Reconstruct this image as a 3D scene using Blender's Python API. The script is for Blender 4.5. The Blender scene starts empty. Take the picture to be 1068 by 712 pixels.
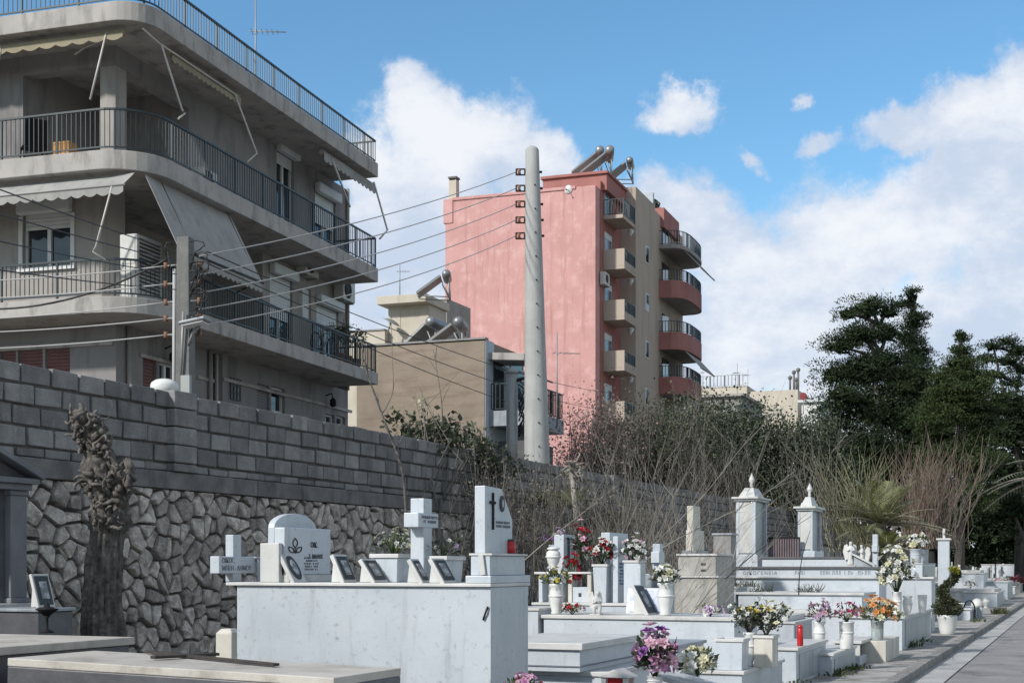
import bpy, bmesh, math, random
from math import sin, cos, tan, atan, atan2, pi, radians, sqrt, asin
from mathutils import Vector, Matrix, noise
random.seed(7)
SC = bpy.context.scene
COL = SC.collection
# ---------------------------------------------------------------- camera model
F, CX, HY, H = 1450.0, 534.0, 590.0, 1.7
TH = atan(596.0 / F)
ct, st = cos(TH), sin(TH)

def c2w(xc, d):
    return (xc * ct - d * st, xc * st + d * ct)

def zpy(py, d):
    return H + (HY - py) / F * d

def P(px, py, d):
    x, y = c2w((px - CX) / F * d, d)
    return Vector((x, y, zpy(py, d)))

def atX(px, X):
    u = (px - CX) / F
    d = X / (u * ct - st)
    return d, u * d * st + d * ct

def atY(px, Y):
    u = (px - CX) / F
    d = Y / (u * st + ct)
    return d, u * d * ct - d * st

def depth(x, y):
    return -x * st + y * ct

# ---------------------------------------------------------------- objects
def tag(o, label=None, cat=None, group=None, kind=None):
    if label: o['label'] = label
    if cat: o['category'] = cat
    if group: o['group'] = group
    if kind: o['kind'] = kind
    return o

ROOT = {}
def thing(name, label, cat, loc=(0, 0, 0), rz=0.0, group=None):
    o = bpy.data.objects.new(name, None)
    o.empty_display_size = 0.1
    COL.objects.link(o)
    o.location = loc
    o.rotation_euler = (0, 0, rz)
    tag(o, label, cat, group)
    ROOT[o.name] = Matrix.Translation(loc) @ Matrix.Rotation(rz, 4, 'Z')
    return o

def dup(o, loc=None, rz=None, label=None, parent=None, scale=None):
    c = o.copy()
    COL.objects.link(c)
    if parent is not None:
        c.parent = parent
    if loc is not None: c.location = loc
    if rz is not None: c.rotation_euler = (0, 0, rz)
    if scale is not None: c.scale = scale
    if label: c['label'] = label
    for ch in list(o.children):
        dup(ch, parent=c)
    return c

class MB:
    def __init__(s):
        s.v, s.f, s.m, s.sm = [], [], [], []
    def add(s, vs, fs, m=0, smooth=False):
        b = len(s.v)
        s.v.extend([tuple(p) for p in vs])
        for f in fs:
            s.f.append([b + i for i in f]); s.m.append(m); s.sm.append(smooth)
        return s
    def box(s, x0, x1, y0, y1, z0, z1, m=0):
        if x0 > x1: x0, x1 = x1, x0
        if y0 > y1: y0, y1 = y1, y0
        if z0 > z1: z0, z1 = z1, z0
        vs = [(x0, y0, z0), (x1, y0, z0), (x1, y1, z0), (x0, y1, z0), (x0, y0, z1), (x1, y0, z1), (x1, y1, z1), (x0, y1, z1)]
        return s.add(vs, [(0, 3, 2, 1), (4, 5, 6, 7), (0, 1, 5, 4), (1, 2, 6, 5), (2, 3, 7, 6), (3, 0, 4, 7)], m)
    def obox(s, o, a, b, c, m=0):
        o, a, b, c = Vector(o), Vector(a), Vector(b), Vector(c)
        if a.cross(b).dot(c) < 0: a, b = b, a
        vs = [o, o + a, o + a + b, o + b, o + c, o + a + c, o + a + b + c, o + b + c]
        return s.add(vs, [(0, 3, 2, 1), (4, 5, 6, 7), (0, 1, 5, 4), (1, 2, 6, 5), (2, 3, 7, 6), (3, 0, 4, 7)], m)
    def frustum(s, cx, cy, z0, z1, ax0, ay0, ax1, ay1, m=0):
        vs = [(cx - ax0, cy - ay0, z0), (cx + ax0, cy - ay0, z0), (cx + ax0, cy + ay0, z0), (cx - ax0, cy + ay0, z0),
              (cx - ax1, cy - ay1, z1), (cx + ax1, cy - ay1, z1), (cx + ax1, cy + ay1, z1), (cx - ax1, cy + ay1, z1)]
        return s.add(vs, [(0, 3, 2, 1), (4, 5, 6, 7), (0, 1, 5, 4), (1, 2, 6, 5), (2, 3, 7, 6), (3, 0, 4, 7)], m)
    def prism(s, poly, fn, m=0, smooth=False):
        """poly: list of 2D points; fn(a, b, k) -> 3D point for k=0/1 (the two end caps)"""
        n = len(poly)
        vs = [fn(a, b, 0) for a, b in poly] + [fn(a, b, 1) for a, b in poly]
        fs = [tuple(range(n - 1, -1, -1)), tuple(range(n, 2 * n))]
        s.add(vs, fs, m)
        b0 = len(s.v) - 2 * n
        for i in range(n):
            j = (i + 1) % n
            s.f.append([b0 + i, b0 + j, b0 + n + j, b0 + n + i]); s.m.append(m); s.sm.append(smooth)
        return s
    def prismz(s, poly, z0, z1, m=0, smooth=False):
        return s.prism(poly, lambda a, b, k: (a, b, z1 if k else z0), m, smooth)
    def prismx(s, poly, x0, x1, m=0, smooth=False):   # poly in (y, z)
        return s.prism(poly, lambda a, b, k: (x1 if k else x0, a, b), m, smooth)
    def prismy(s, poly, y0, y1, m=0, smooth=False):   # poly in (x, z)
        return s.prism(poly, lambda a, b, k: (a, y1 if k else y0, b), m, smooth)
    def tube(s, pts, r, n=6, m=0, smooth=True, cap=True):
        pts = [Vector(p) for p in pts]
        if not isinstance(r, (list, tuple)): r = [r] * len(pts)
        vs, fs = [], []
        up = None
        for i, p in enumerate(pts):
            t = (pts[min(i + 1, len(pts) - 1)] - pts[max(i - 1, 0)])
            if t.length < 1e-9: t = Vector((0, 0, 1))
            t.normalize()
            if up is None:
                up = t.orthogonal().normalized()
            else:
                up = (up - t * up.dot(t))
                up = up.normalized() if up.length > 1e-6 else t.orthogonal().normalized()
            w = t.cross(up)
            for k in range(n):
                a = 2 * pi * k / n
                vs.append(p + (up * cos(a) + w * sin(a)) * r[i])
        for i in range(len(pts) - 1):
            for k in range(n):
                k2 = (k + 1) % n
                fs.append((i * n + k, i * n + k2, (i + 1) * n + k2, (i + 1) * n + k))
        s.add(vs, fs, m, smooth)
        if cap:
            b = len(s.v) - len(vs)
            s.f.append([b + k for k in range(n - 1, -1, -1)]); s.m.append(m); s.sm.append(False)
            e = b + (len(pts) - 1) * n
            s.f.append([e + k for k in range(n)]); s.m.append(m); s.sm.append(False)
        return s
    def bar(s, p, q, w, m=0):
        return s.tube([p, q], w * .7071, 4, m, False)
    def lathe(s, prof, c=(0, 0, 0), n=16, m=0, smooth=True):
        cx, cy, cz = c
        vs, fs = [], []
        for r, z in prof:
            for k in range(n):
                a = 2 * pi * k / n
                vs.append((cx + r * cos(a), cy + r * sin(a), cz + z))
        for i in range(len(prof) - 1):
            for k in range(n):
                k2 = (k + 1) % n
                fs.append((i * n + k, i * n + k2, (i + 1) * n + k2, (i + 1) * n + k))
        s.add(vs, fs, m, smooth)
        b = len(s.v) - len(vs)
        s.f.append([b + k for k in range(n - 1, -1, -1)]); s.m.append(m); s.sm.append(False)
        e = b + (len(prof) - 1) * n
        s.f.append([e + k for k in range(n)]); s.m.append(m); s.sm.append(False)
        return s
    def ball(s, c, rx, ry=None, rz=None, n=10, m=0):
        ry = ry or rx; rz = rz or rx
        k = max(4, n // 2)
        vs, fs = [(c[0], c[1], c[2] - rz)], []
        for i in range(1, k):
            e = -pi / 2 + pi * i / k
            for j in range(n):
                a = 2 * pi * j / n
                vs.append((c[0] + rx * cos(e) * cos(a), c[1] + ry * cos(e) * sin(a), c[2] + rz * sin(e)))
        vs.append((c[0], c[1], c[2] + rz))
        for j in range(n):
            j2 = (j + 1) % n
            fs.append((0, 1 + j2, 1 + j))
            for i in range(k - 2):
                a, b = 1 + i * n, 1 + (i + 1) * n
                fs.append((a + j, a + j2, b + j2, b + j))
            fs.append((len(vs) - 1, 1 + (k - 2) * n + j, 1 + (k - 2) * n + j2))
        return s.add(vs, fs, m, True)
    def build(s, name, mats, parent=None, bevel=0, local=False, seg=2):
        me = bpy.data.meshes.new(name)
        vs = s.v
        root = None
        if parent is not None:
            root = ROOT.get(parent.name)
        if root is not None and not local:
            inv = root.inverted()
            vs = [tuple(inv @ Vector(p)) for p in s.v]
        me.from_pydata(vs, [], s.f)
        if not isinstance(mats, (list, tuple)): mats = [mats]
        for m in mats: me.materials.append(m)
        if len(mats) > 1: me.polygons.foreach_set('material_index', s.m)
        me.polygons.foreach_set('use_smooth', s.sm)
        me.update()
        o = bpy.data.objects.new(name, me)
        COL.objects.link(o)
        if parent is not None:
            o.parent = parent
            if root is not None: ROOT[o.name] = root
        if bevel:
            b = o.modifiers.new('Bevel', 'BEVEL')
            b.width = bevel; b.segments = seg; b.limit_method = 'ANGLE'; b.angle_limit = radians(40)
            b.harden_normals = False
        return o

def rnd(a, b): return random.uniform(a, b)

def lettering(text, size, origin, right, up, mat, parent, depth_=0.002, font_sp=1.0, name='lettering'):
    cu = bpy.data.curves.new('lettering', 'FONT')
    cu.body = text; cu.size = size; cu.extrude = depth_; cu.space_line = 1.1; cu.resolution_u = 3
    cu.space_character = font_sp
    to = bpy.data.objects.new('lettering_tmp', cu)
    COL.objects.link(to)
    bpy.context.view_layer.update()
    me = bpy.data.meshes.new_from_object(to.evaluated_get(bpy.context.evaluated_depsgraph_get()))
    bpy.data.objects.remove(to)
    r, u = Vector(right).normalized(), Vector(up).normalized()
    n = r.cross(u)
    M = Matrix((r, u, n)).transposed().to_4x4()
    M.translation = Vector(origin)
    root = ROOT.get(parent.name)
    if root is not None: M = root.inverted() @ M
    me.transform(M)
    me.materials.clear(); me.materials.append(mat)
    o = bpy.data.objects.new(name, me)
    COL.objects.link(o)
    o.parent = parent
    return o

# ---------------------------------------------------------------- materials
def mat(name, col, rough=0.7, col2=None, scale=4.0, detail=6.0, bump=0.0, bscale=40.0, metallic=0.0, streak=None, island=0.0,
        streak_scale=(3, 3, .35), spec=0.5, objrand=0.0, blotch=None, blotch_scale=1.0, blotch_th=(.5, .7), streak_th=(.5, .72), transl=0.0, trans=0.0, contrast=(.35, .65), alpha=None):
    m = bpy.data.materials.new(name)
    m.use_nodes = True
    nt = m.node_tree; N = nt.nodes; L = nt.links
    b = N['Principled BSDF']
    b.inputs['Roughness'].default_value = rough
    b.inputs['Metallic'].default_value = metallic
    b.inputs['Specular IOR Level'].default_value = spec
    b.inputs['Base Color'].default_value = (*col, 1)
    tc = N.new('ShaderNodeTexCoord')
    co = tc.outputs['Object']
    cur = None
    def noise_(sc, det=detail, vec=None, rough_=.6):
        n = N.new('ShaderNodeTexNoise'); n.inputs['Scale'].default_value = sc; n.inputs['Detail'].default_value = det; n.inputs['Roughness'].default_value = rough_
        L.new(vec or co, n.inputs['Vector']); return n.outputs['Fac']
    def ramp(fac, a, c, ca=(0, 0, 0), cc=(1, 1, 1)):
        r = N.new('ShaderNodeValToRGB')
        r.color_ramp.elements[0].position = a; r.color_ramp.elements[1].position = c
        r.color_ramp.elements[0].color = (*ca, 1); r.color_ramp.elements[1].color = (*cc, 1)
        L.new(fac, r.inputs[0]); return r.outputs[0]
    def mix(fac, a, c, mode='MIX'):
        x = N.new('ShaderNodeMix'); x.data_type = 'RGBA'; x.blend_type = mode
        if isinstance(fac, float): x.inputs[0].default_value = fac
        else: L.new(fac, x.inputs[0])
        for inp, val in ((x.inputs[6], a), (x.inputs[7], c)):
            if isinstance(val, tuple): inp.default_value = (*val, 1)
            else: L.new(val, inp)
        return x.outputs[2]
    if col2 is not None:
        cur = mix(ramp(noise_(scale), *contrast), col, col2)
    if blotch is not None:
        cur = mix(ramp(noise_(blotch_scale, 8, None, .65), *blotch_th), cur if cur is not None else col, blotch)
    if streak is not None:
        mp = N.new('ShaderNodeMapping'); mp.inputs['Scale'].default_value = streak_scale
        L.new(co, mp.inputs['Vector'])
        cur = mix(ramp(noise_(1.6, 8, mp.outputs[0], .65), *streak_th), cur if cur is not None else col, streak)
    if island or objrand:
        if island:
            g = N.new('ShaderNodeNewGeometry'); fac = g.outputs['Random Per Island']; amt = island
        else:
            g = N.new('ShaderNodeObjectInfo'); fac = g.outputs['Random']; amt = objrand
        v = N.new('ShaderNodeMapRange'); v.inputs[3].default_value = 1 - amt; v.inputs[4].default_value = 1 + amt
        L.new(fac, v.inputs[0])
        hs = N.new('ShaderNodeHueSaturation')
        L.new(v.outputs[0], hs.inputs['Value'])
        if cur is None: hs.inputs['Color'].default_value = (*col, 1)
        else: L.new(cur, hs.inputs['Color'])
        cur = hs.outputs[0]
    if cur is not None:
        L.new(cur, b.inputs['Base Color'])
    if bump:
        bn = N.new('ShaderNodeBump'); bn.inputs['Strength'].default_value = bump; bn.inputs['Distance'].default_value = .02
        L.new(noise_(bscale, 5), bn.inputs['Height'])
        L.new(bn.outputs[0], b.inputs['Normal'])
    if trans:
        b.inputs['Transmission Weight'].default_value = trans
    if transl:
        t = N.new('ShaderNodeBsdfTranslucent'); ms = N.new('ShaderNodeMixShader'); ms.inputs[0].default_value = transl
        if cur is not None: L.new(cur, t.inputs[0])
        else: t.inputs[0].default_value = (*col, 1)
        L.new(b.outputs[0], ms.inputs[1]); L.new(t.outputs[0], ms.inputs[2])
        L.new(ms.outputs[0], N['Material Output'].inputs['Surface'])
    return m

K = {}
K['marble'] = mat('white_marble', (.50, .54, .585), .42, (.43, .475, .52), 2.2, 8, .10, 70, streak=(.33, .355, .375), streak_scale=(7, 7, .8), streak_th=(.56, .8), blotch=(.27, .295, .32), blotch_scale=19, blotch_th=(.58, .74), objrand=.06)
K['slab_beige'] = mat('stained_beige_slab', (.50, .475, .43), .6, (.40, .375, .335), 2.5, 9, .2, 60, blotch=(.20, .18, .155), blotch_scale=2.2, blotch_th=(.52, .72))
K['shrine_grey'] = mat('blue_grey_marble', (.20, .215, .235), .5, (.15, .16, .18), 3, 8, .08, 60, streak=(.11, .12, .13))
K['slat'] = mat('purple_grey_slat', (.17, .13, .14), .7, (.12, .09, .10), 4, 5)
K['marble_old'] = mat('lichened_marble', (.40, .395, .37), .6, (.31, .305, .285), 3, 8, .15, 60, streak=(.23, .225, .21), streak_scale=(5, 5, .7), blotch=(.2, .195, .18), blotch_scale=9, blotch_th=(.56, .74))
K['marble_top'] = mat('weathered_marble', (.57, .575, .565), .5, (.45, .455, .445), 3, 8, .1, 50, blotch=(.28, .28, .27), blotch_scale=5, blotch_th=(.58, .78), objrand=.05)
K['marble_cream'] = mat('cream_marble', (.60, .58, .52), .45, (.48, .46, .41), 3, 8, .08, 50, streak=(.36, .34, .29), streak_scale=(4, 4, .6), objrand=.06)
K['marble_grey'] = mat('grey_marble', (.34, .37, .41), .4, (.25, .28, .31), 4, 8, .06, 60, streak=(.18, .2, .22), objrand=.06)
K['dark_stone'] = mat('dark_stone', (.10, .105, .115), .45, (.07, .07, .08), 6, 6, .1, 40)
K['granite_dark'] = mat('dark_granite', (.02, .02, .023), .6, (.035, .055, .06), 60, 3)
K['ink'] = mat('carved_ink', (.035, .035, .045), .6)
K['ink_grey'] = mat('faded_ink', (.16, .17, .2), .7)
K['ink_blue'] = mat('blue_ink', (.08, .17, .38), .6)
K['photo'] = mat('photo_print', (.16, .17, .18), .55, (.4, .42, .44), 9, 2, contrast=(.45, .55))
K['photo_blue'] = mat('blue_photo_print', (.10, .16, .28), .25, (.35, .42, .55), 8, 2)
K['gold'] = mat('brass', (.45, .3, .1), .35, metallic=.8)
K['red_wax'] = mat('red_glass', (.42, .012, .015), .25)
K['black_metal'] = mat('black_metal', (.014, .014, .016), .75, spec=.2)
K['concrete'] = mat('concrete', (.30, .30, .30), .85, (.22, .22, .22), 3, 8, .3, 60, streak=(.17, .165, .16), streak_scale=(2, 2, .4))
K['concrete_dark'] = mat('dark_concrete', (.20, .197, .193), .9, (.125, .124, .122), 2, 8, .5, 40, streak=(.05, .05, .05), streak_scale=(1.5, 1.5, .5))
K['pole'] = mat('pole_concrete', (.40, .41, .40), .8, (.32, .33, .33), 1.3, 8, .2, 80, streak=(.27, .27, .26), streak_scale=(7, 7, .22))
K['pole_rough'] = mat('rough_pole_concrete', (.19, .188, .184), .9, (.12, .12, .118), 3, 8, .4, 60, streak=(.12, .12, .12), streak_scale=(6, 6, .4))
K['stone'] = mat('rubble_stone', (.42, .39, .355), .92, (.26, .24, .22), 7, 10, 1.0, 32, island=.36, blotch=(.60, .56, .50), blotch_scale=9, blotch_th=(.48, .66))
K['mortar'] = mat('dark_mortar', (.075, .071, .068), .95, (.12, .115, .11), 8, 6, .4, 40)
K['block'] = mat('cement_block', (.26, .258, .254), .95, (.185, .184, .183), 3, 9, 1.0, 38, island=.26, streak=(.115, .114, .113), streak_scale=(1.4, 1.4, .5), blotch=(.33, .328, .322), blotch_scale=3.1, blotch_th=(.55, .75))
K['bark'] = mat('grey_bark', (.19, .175, .16), .95, (.06, .054, .05), 16, 10, 1.0, 70, streak=(.075, .066, .06), streak_scale=(11, 11, .9), blotch=(.30, .28, .25), blotch_scale=12, blotch_th=(.56, .72))
K['twig'] = mat('bare_twig', (.19, .175, .155), .9, (.115, .105, .092), 5, 4, island=.35)
K['twig_pale'] = mat('pale_twig', (.29, .27, .235), .9, (.17, .158, .138), 5, 4, island=.35)
K['twig_green'] = mat('olive_twig', (.27, .265, .165), .9, (.16, .155, .095), 5, 4, island=.35)
K['twig_red'] = mat('reddish_twig', (.23, .175, .14), .9, (.14, .105, .085), 5, 4, island=.35)
K['leaf_dark'] = mat('dark_leaf', (.036, .052, .030), .6, (.055, .07, .036), 1.2, 3, island=.5, transl=.12)
K['pine'] = mat('pine_needles', (.017, .032, .017), .75, (.030, .046, .018), .45, 5, island=.55, spec=.2, transl=.08)
K['pine_light'] = mat('cypress_foliage', (.03, .05, .022), .75, (.05, .07, .024), .45, 5, island=.5, spec=.2, transl=.08)
K['leaf'] = mat('green_leaf', (.05, .085, .03), .5, (.075, .11, .035), 5, 3, island=.4, transl=.2)
K['palm_leaf'] = mat('palm_leaf', (.20, .21, .07), .5, (.12, .14, .05), 3, 3, island=.45, transl=.2)
K['leaf_olive'] = mat('olive_leaf', (.085, .095, .05), .6, (.05, .065, .035), 3, 3, island=.45, transl=.15)
K['leaf_dead'] = mat('dead_leaf', (.14, .125, .10), .85, (.075, .068, .055), 3, 3, island=.5)
K['leaf_dry'] = mat('dry_leaf', (.24, .175, .155), .8, (.14, .105, .10), 3, 3, island=.4, transl=.15)
K['leaf_yellow'] = mat('yellow_leaf', (.42, .38, .06), .6, (.25, .28, .04), 3, 3, island=.3, transl=.2)
K['grass'] = mat('weed_grass', (.06, .085, .03), .7, (.09, .10, .04), 3, 3, island=.4, transl=.2)
PET = {'white': (.78, .79, .76), 'cream': (.72, .70, .48), 'pink': (.62, .30, .50), 'lilac': (.62, .45, .66), 'purple': (.30, .10, .42), 'red': (.42, .015, .03),
       'orange': (.75, .34, .11), 'rose': (.55, .06, .16), 'yellow': (.75, .62, .08), 'palepink': (.70, .45, .55), 'blue': (.10, .14, .42), 'peach': (.74, .48, .26)}
for k, c in PET.items():
    K['pet_' + k] = mat('petal_' + k, c, .6, tuple(x * .75 for x in c), 20, 3, island=.2, transl=.25)
K['ceramic'] = mat('white_ceramic', (.66, .67, .66), .25, (.58, .59, .58), 5, 4, blotch=(.42, .41, .38), blotch_scale=6, blotch_th=(.62, .8))
K['glassy'] = mat('clear_glass', (.55, .6, .6), .08, trans=.6)
# buildings
K['render_grey'] = mat('grey_render', (.265, .257, .258), .9, (.225, .218, .22), 1.1, 8, .15, 90, streak=(.135, .128, .126), streak_scale=(1.2, 1.2, .25))
K['render_light'] = mat('light_grey_render', (.34, .32, .30), .9, (.295, .28, .262), 1.1, 8, .15, 90, streak=(.19, .18, .172), streak_scale=(1.2, 1.2, .25))
K['fascia'] = mat('painted_fascia', (.41, .39, .37), .85, (.33, .315, .30), 1.3, 8, .15, 80, streak=(.16, .15, .145), streak_scale=(1.6, 1.6, .5), blotch=(.47, .46, .44), blotch_scale=1.6, blotch_th=(.66, .72))
K['soffit'] = mat('balcony_soffit', (.31, .30, .29), .9, (.25, .24, .232), 1.2, 8)
K['rail'] = mat('dark_railing', (.012, .026, .034), .45)
K['rail_grey'] = mat('grey_railing', (.10, .105, .11), .5)
K['shutter'] = mat('white_shutter', (.62, .64, .64), .5, (.52, .54, .55), 2, 5)
K['shutter_red'] = mat('brown_red_shutter', (.16, .055, .05), .6, (.11, .04, .04), 3, 4)
K['shutter_dark'] = mat('grey_shutter', (.16, .16, .17), .6)
K['win_frame'] = mat('white_window_frame', (.60, .61, .61), .45)
K['pane'] = mat('window_glass', (.018, .024, .03), .06, (.035, .04, .05), 1.5, 2)
K['curtain_pane'] = mat('window_with_curtain', (.16, .18, .21), .12, (.05, .06, .075), 3, 2)
K['awning'] = mat('grey_awning', (.40, .40, .385), .9, (.33, .33, .32), 1.2, 6, streak=(.27, .265, .255), streak_scale=(3, 3, .4), transl=.15)
K['awning_cream'] = mat('cream_awning', (.36, .32, .22), .9, (.28, .25, .18), 2, 6, transl=.15)
K['awning_rod'] = mat('awning_arm', (.52, .5, .47), .5)
K['ac'] = mat('ac_casing', (.55, .55, .52), .5, (.45, .45, .43), 3, 5)
K['ac_dark'] = mat('ac_grille', (.05, .05, .052), .6)
K['pink'] = mat('pink_render', (.57, .315, .30), .9, (.49, .265, .25), .45, 9, .15, 50, streak=(.40, .205, .19), streak_scale=(1.5, 1.5, .11), streak_th=(.52, .70), blotch=(.62, .39, .37), blotch_scale=1.3, blotch_th=(.5, .70))
K['pink_dark'] = mat('red_pink_render', (.37, .165, .148), .9, (.31, .135, .122), .6, 8, streak=(.26, .09, .08), streak_scale=(.6, .6, .15))
K['beige'] = mat('beige_render', (.43, .36, .305), .9, (.40, .34, .28), .5, 8, streak=(.32, .27, .23), streak_scale=(.6, .6, .12))
K['brown'] = mat('bare_brown_render', (.29, .24, .19), .95, (.225, .187, .15), .8, 9, .4, 20, streak=(.185, .145, .112), streak_scale=(.35, .35, 2.6), blotch=(.36, .295, .235), blotch_scale=.5, blotch_th=(.55, .8))
K['cream'] = mat('cream_render', (.52, .475, .40), .9, (.45, .41, .345), .5, 8, streak=(.40, .36, .28), streak_scale=(.8, .8, .2))
K['paleblue'] = mat('pale_painted_edge', (.45, .50, .56), .8, (.38, .43, .48), 1, 6)
K['tank'] = mat('tank_steel', (.27, .28, .29), .4, (.2, .21, .22), 2, 4, metallic=.5)
K['panel'] = mat('solar_glass', (.03, .035, .05), .12)
K['galv'] = mat('galvanised_steel', (.28, .29, .29), .5, metallic=.3)
K['cable'] = mat('cable_black', (.02, .02, .022), .6)
K['cable_pale'] = mat('cable_grey', (.36, .36, .36), .6)
K['wood_dark'] = mat('dark_wood', (.028, .022, .02), .7, (.045, .036, .03), 12, 4)
K['pot_brown'] = mat('clay_pot', (.20, .10, .06), .8)
K['orange_box'] = mat('orange_cardboard', (.42, .22, .07), .8)
K['tile_red'] = mat('red_disc', (.28, .06, .07), .6)
# ground
K['asphalt'] = mat('asphalt', (.27, .26, .265), .9, (.205, .20, .205), 1.3, 12, .6, 90, blotch=(.14, .136, .138), blotch_scale=.8, blotch_th=(.54, .66), streak=(.33, .32, .32), streak_scale=(1.2, .12, 1), streak_th=(.56, .72))
K['gutter'] = mat('gutter_concrete', (.42, .42, .41), .9, (.28, .28, .275), 1.2, 9, .25, 60, blotch=(.2, .2, .2), blotch_scale=.9, blotch_th=(.55, .75))
K['kerb'] = mat('kerb_stone', (.24, .235, .225), .9, (.16, .157, .15), 3, 8, .5, 40, island=.15)
K['pave'] = mat('pavement_concrete', (.38, .375, .36), .9, (.27, .265, .25), 1.6, 9, .5, 50, blotch=(.13, .125, .11), blotch_scale=1.7, blotch_th=(.5, .68))
K['soil'] = mat('soil_gravel', (.13, .115, .095), .95, (.20, .18, .155), 6, 9, .8, 40, blotch=(.06, .07, .035), blotch_scale=.8, blotch_th=(.55, .7))
# ---------------------------------------------------------------- camera
cam = bpy.data.cameras.new('camera')
cam.sensor_width = 36
cam.lens = F / 1068 * 36
cam.shift_y = (HY - 356) / 1068
cam.clip_end = 3000
co = bpy.data.objects.new('camera', cam)
COL.objects.link(co)
co.location = (0, 0, H)
co.rotation_euler = (pi / 2, 0, TH)
SC.camera = co
# ---------------------------------------------------------------- light
SUN_DIR = Vector((-.40, -.76, .60)).normalized()      # towards the sun
sun = bpy.data.lights.new('sun', 'SUN')
sun.energy = 3.0; sun.angle = radians(4); sun.color = (1, .955, .89)
so = bpy.data.objects.new('sun', sun)
COL.objects.link(so)
so.rotation_euler = SUN_DIR.to_track_quat('Z', 'Y').to_euler()
SC.view_settings.view_transform = 'Standard'
SC.view_settings.look = 'None'
SC.view_settings.exposure = 0.52
SC.view_settings.gamma = 1
SC.view_settings.use_curve_mapping = False
SC.cycles.max_bounces = 6
SC.cycles.diffuse_bounces = 3
SC.cycles.transparent_max_bounces = 8
SC.cycles.use_denoising = True

w = bpy.data.worlds.new('World')
SC.world = w
w.use_nodes = True
nt = w.node_tree; N = nt.nodes; L = nt.links
bg = N['Background']
SKY_STR = .085
bg.inputs['Strength'].default_value = SKY_STR
sky = N.new('ShaderNodeTexSky')
sky.sky_type = 'NISHITA'; sky.sun_disc = False
sky.sun_elevation = asin(SUN_DIR.z)
sky.sun_rotation = atan2(SUN_DIR.x, SUN_DIR.y)
sky.altitude = 100; sky.air_density = 1.0; sky.dust_density = .6; sky.ozone_density = 1.4
tcw = N.new('ShaderNodeTexCoord')
DIR = tcw.outputs['Generated']
def wm(op, *a):
    n = N.new('ShaderNodeMath'); n.operation = op
    for i, v in enumerate(a):
        if isinstance(v, (int, float)): n.inputs[i].default_value = v
        else: L.new(v, n.inputs[i])
    return n.outputs[0]
def wdot(vec):
    n = N.new('ShaderNodeVectorMath'); n.operation = 'DOT_PRODUCT'
    L.new(DIR, n.inputs[0]); n.inputs[1].default_value = vec
    return n.outputs['Value']
def wnoise(scale, det, rough_=.6, off=(0, 0, 0), stretch=1.0):
    mp = N.new('ShaderNodeMapping'); mp.inputs['Location'].default_value = off; mp.inputs['Scale'].default_value = (1, 1, stretch)
    L.new(DIR, mp.inputs['Vector'])
    n = N.new('ShaderNodeTexNoise'); n.inputs['Scale'].default_value = scale; n.inputs['Detail'].default_value = det; n.inputs['Roughness'].default_value = rough_
    L.new(mp.outputs[0], n.inputs['Vector'])
    return n.outputs['Fac']
def wsmooth(x, a, b):
    n = N.new('ShaderNodeMapRange'); n.interpolation_type = 'SMOOTHSTEP'
    L.new(x, n.inputs[0]); n.inputs[1].default_value = a; n.inputs[2].default_value = b
    return n.outputs[0]
def wmix(fac, a, b):
    x = N.new('ShaderNodeMix'); x.data_type = 'RGBA'
    if isinstance(fac, float): x.inputs[0].default_value = fac
    else: L.new(fac, x.inputs[0])
    for i, v in ((6, a), (7, b)):
        if isinstance(v, tuple): x.inputs[i].default_value = (*v, 1)
        else: L.new(v, x.inputs[i])
    return x.outputs[2]
azi = wm('ARCTAN2', wdot((ct, st, 0)), wdot((-st, ct, 0)))
ele = wm('ARCSINE', wdot((0, 0, 1)))
azw = wm('ADD', azi, wm('MULTIPLY', wm('SUBTRACT', wnoise(11, 9), .5), .11))
elw = wm('ADD', ele, wm('MULTIPLY', wm('SUBTRACT', wnoise(11, 9, .6, (5, 3, 1)), .5), .09))
def sang(px, py):
    u, v = (px - CX) / F, (HY - py) / F
    return atan(u), atan(v * cos(atan(u)))
clouds = [(470, 200, 100, 100), (445, 125, 55, 52), (560, 180, 62, 52), (512, 150, 62, 55), (395, 230, 60, 105), (330, 330, 180, 120), (540, 300, 240, 140),
          (655, 235, 70, 68), (720, 240, 70, 60), (714, 110, 46, 30), (770, 275, 120, 72), (900, 250, 150, 88), (1000, 200, 130, 70),
          (1010, 118, 80, 34), (940, 134, 60, 24), (1075, 110, 50, 50), (870, 350, 330, 120), (800, 500, 700, 190), (830, 106, 34, 14), (778, 160, 34, 18), (862, 138, 40, 20), (1060, 330, 160, 150), (1150, 160, 120, 110), (1300, 280, 250, 160), (100, 400, 300, 130), (-250, 250, 260, 150)]
dens = None
for cx, cy, rx, ry in clouds:
    a, e = sang(cx, cy)
    ra, re = rx / F, ry / F
    da = wm('DIVIDE', wm('SUBTRACT', azw, a), ra)
    de = wm('DIVIDE', wm('SUBTRACT', elw, e), re)
    q = wm('SUBTRACT', 1.0, wm('SQRT', wm('ADD', wm('MULTIPLY', da, da), wm('MULTIPLY', de, de))))
    q = wm('MAXIMUM', q, -1.0)
    if ry < 22: q = wm('SUBTRACT', q, .52)      # thin wisps
    dens = q if dens is None else wm('SMOOTH_MAX', dens, q, .12)
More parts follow.
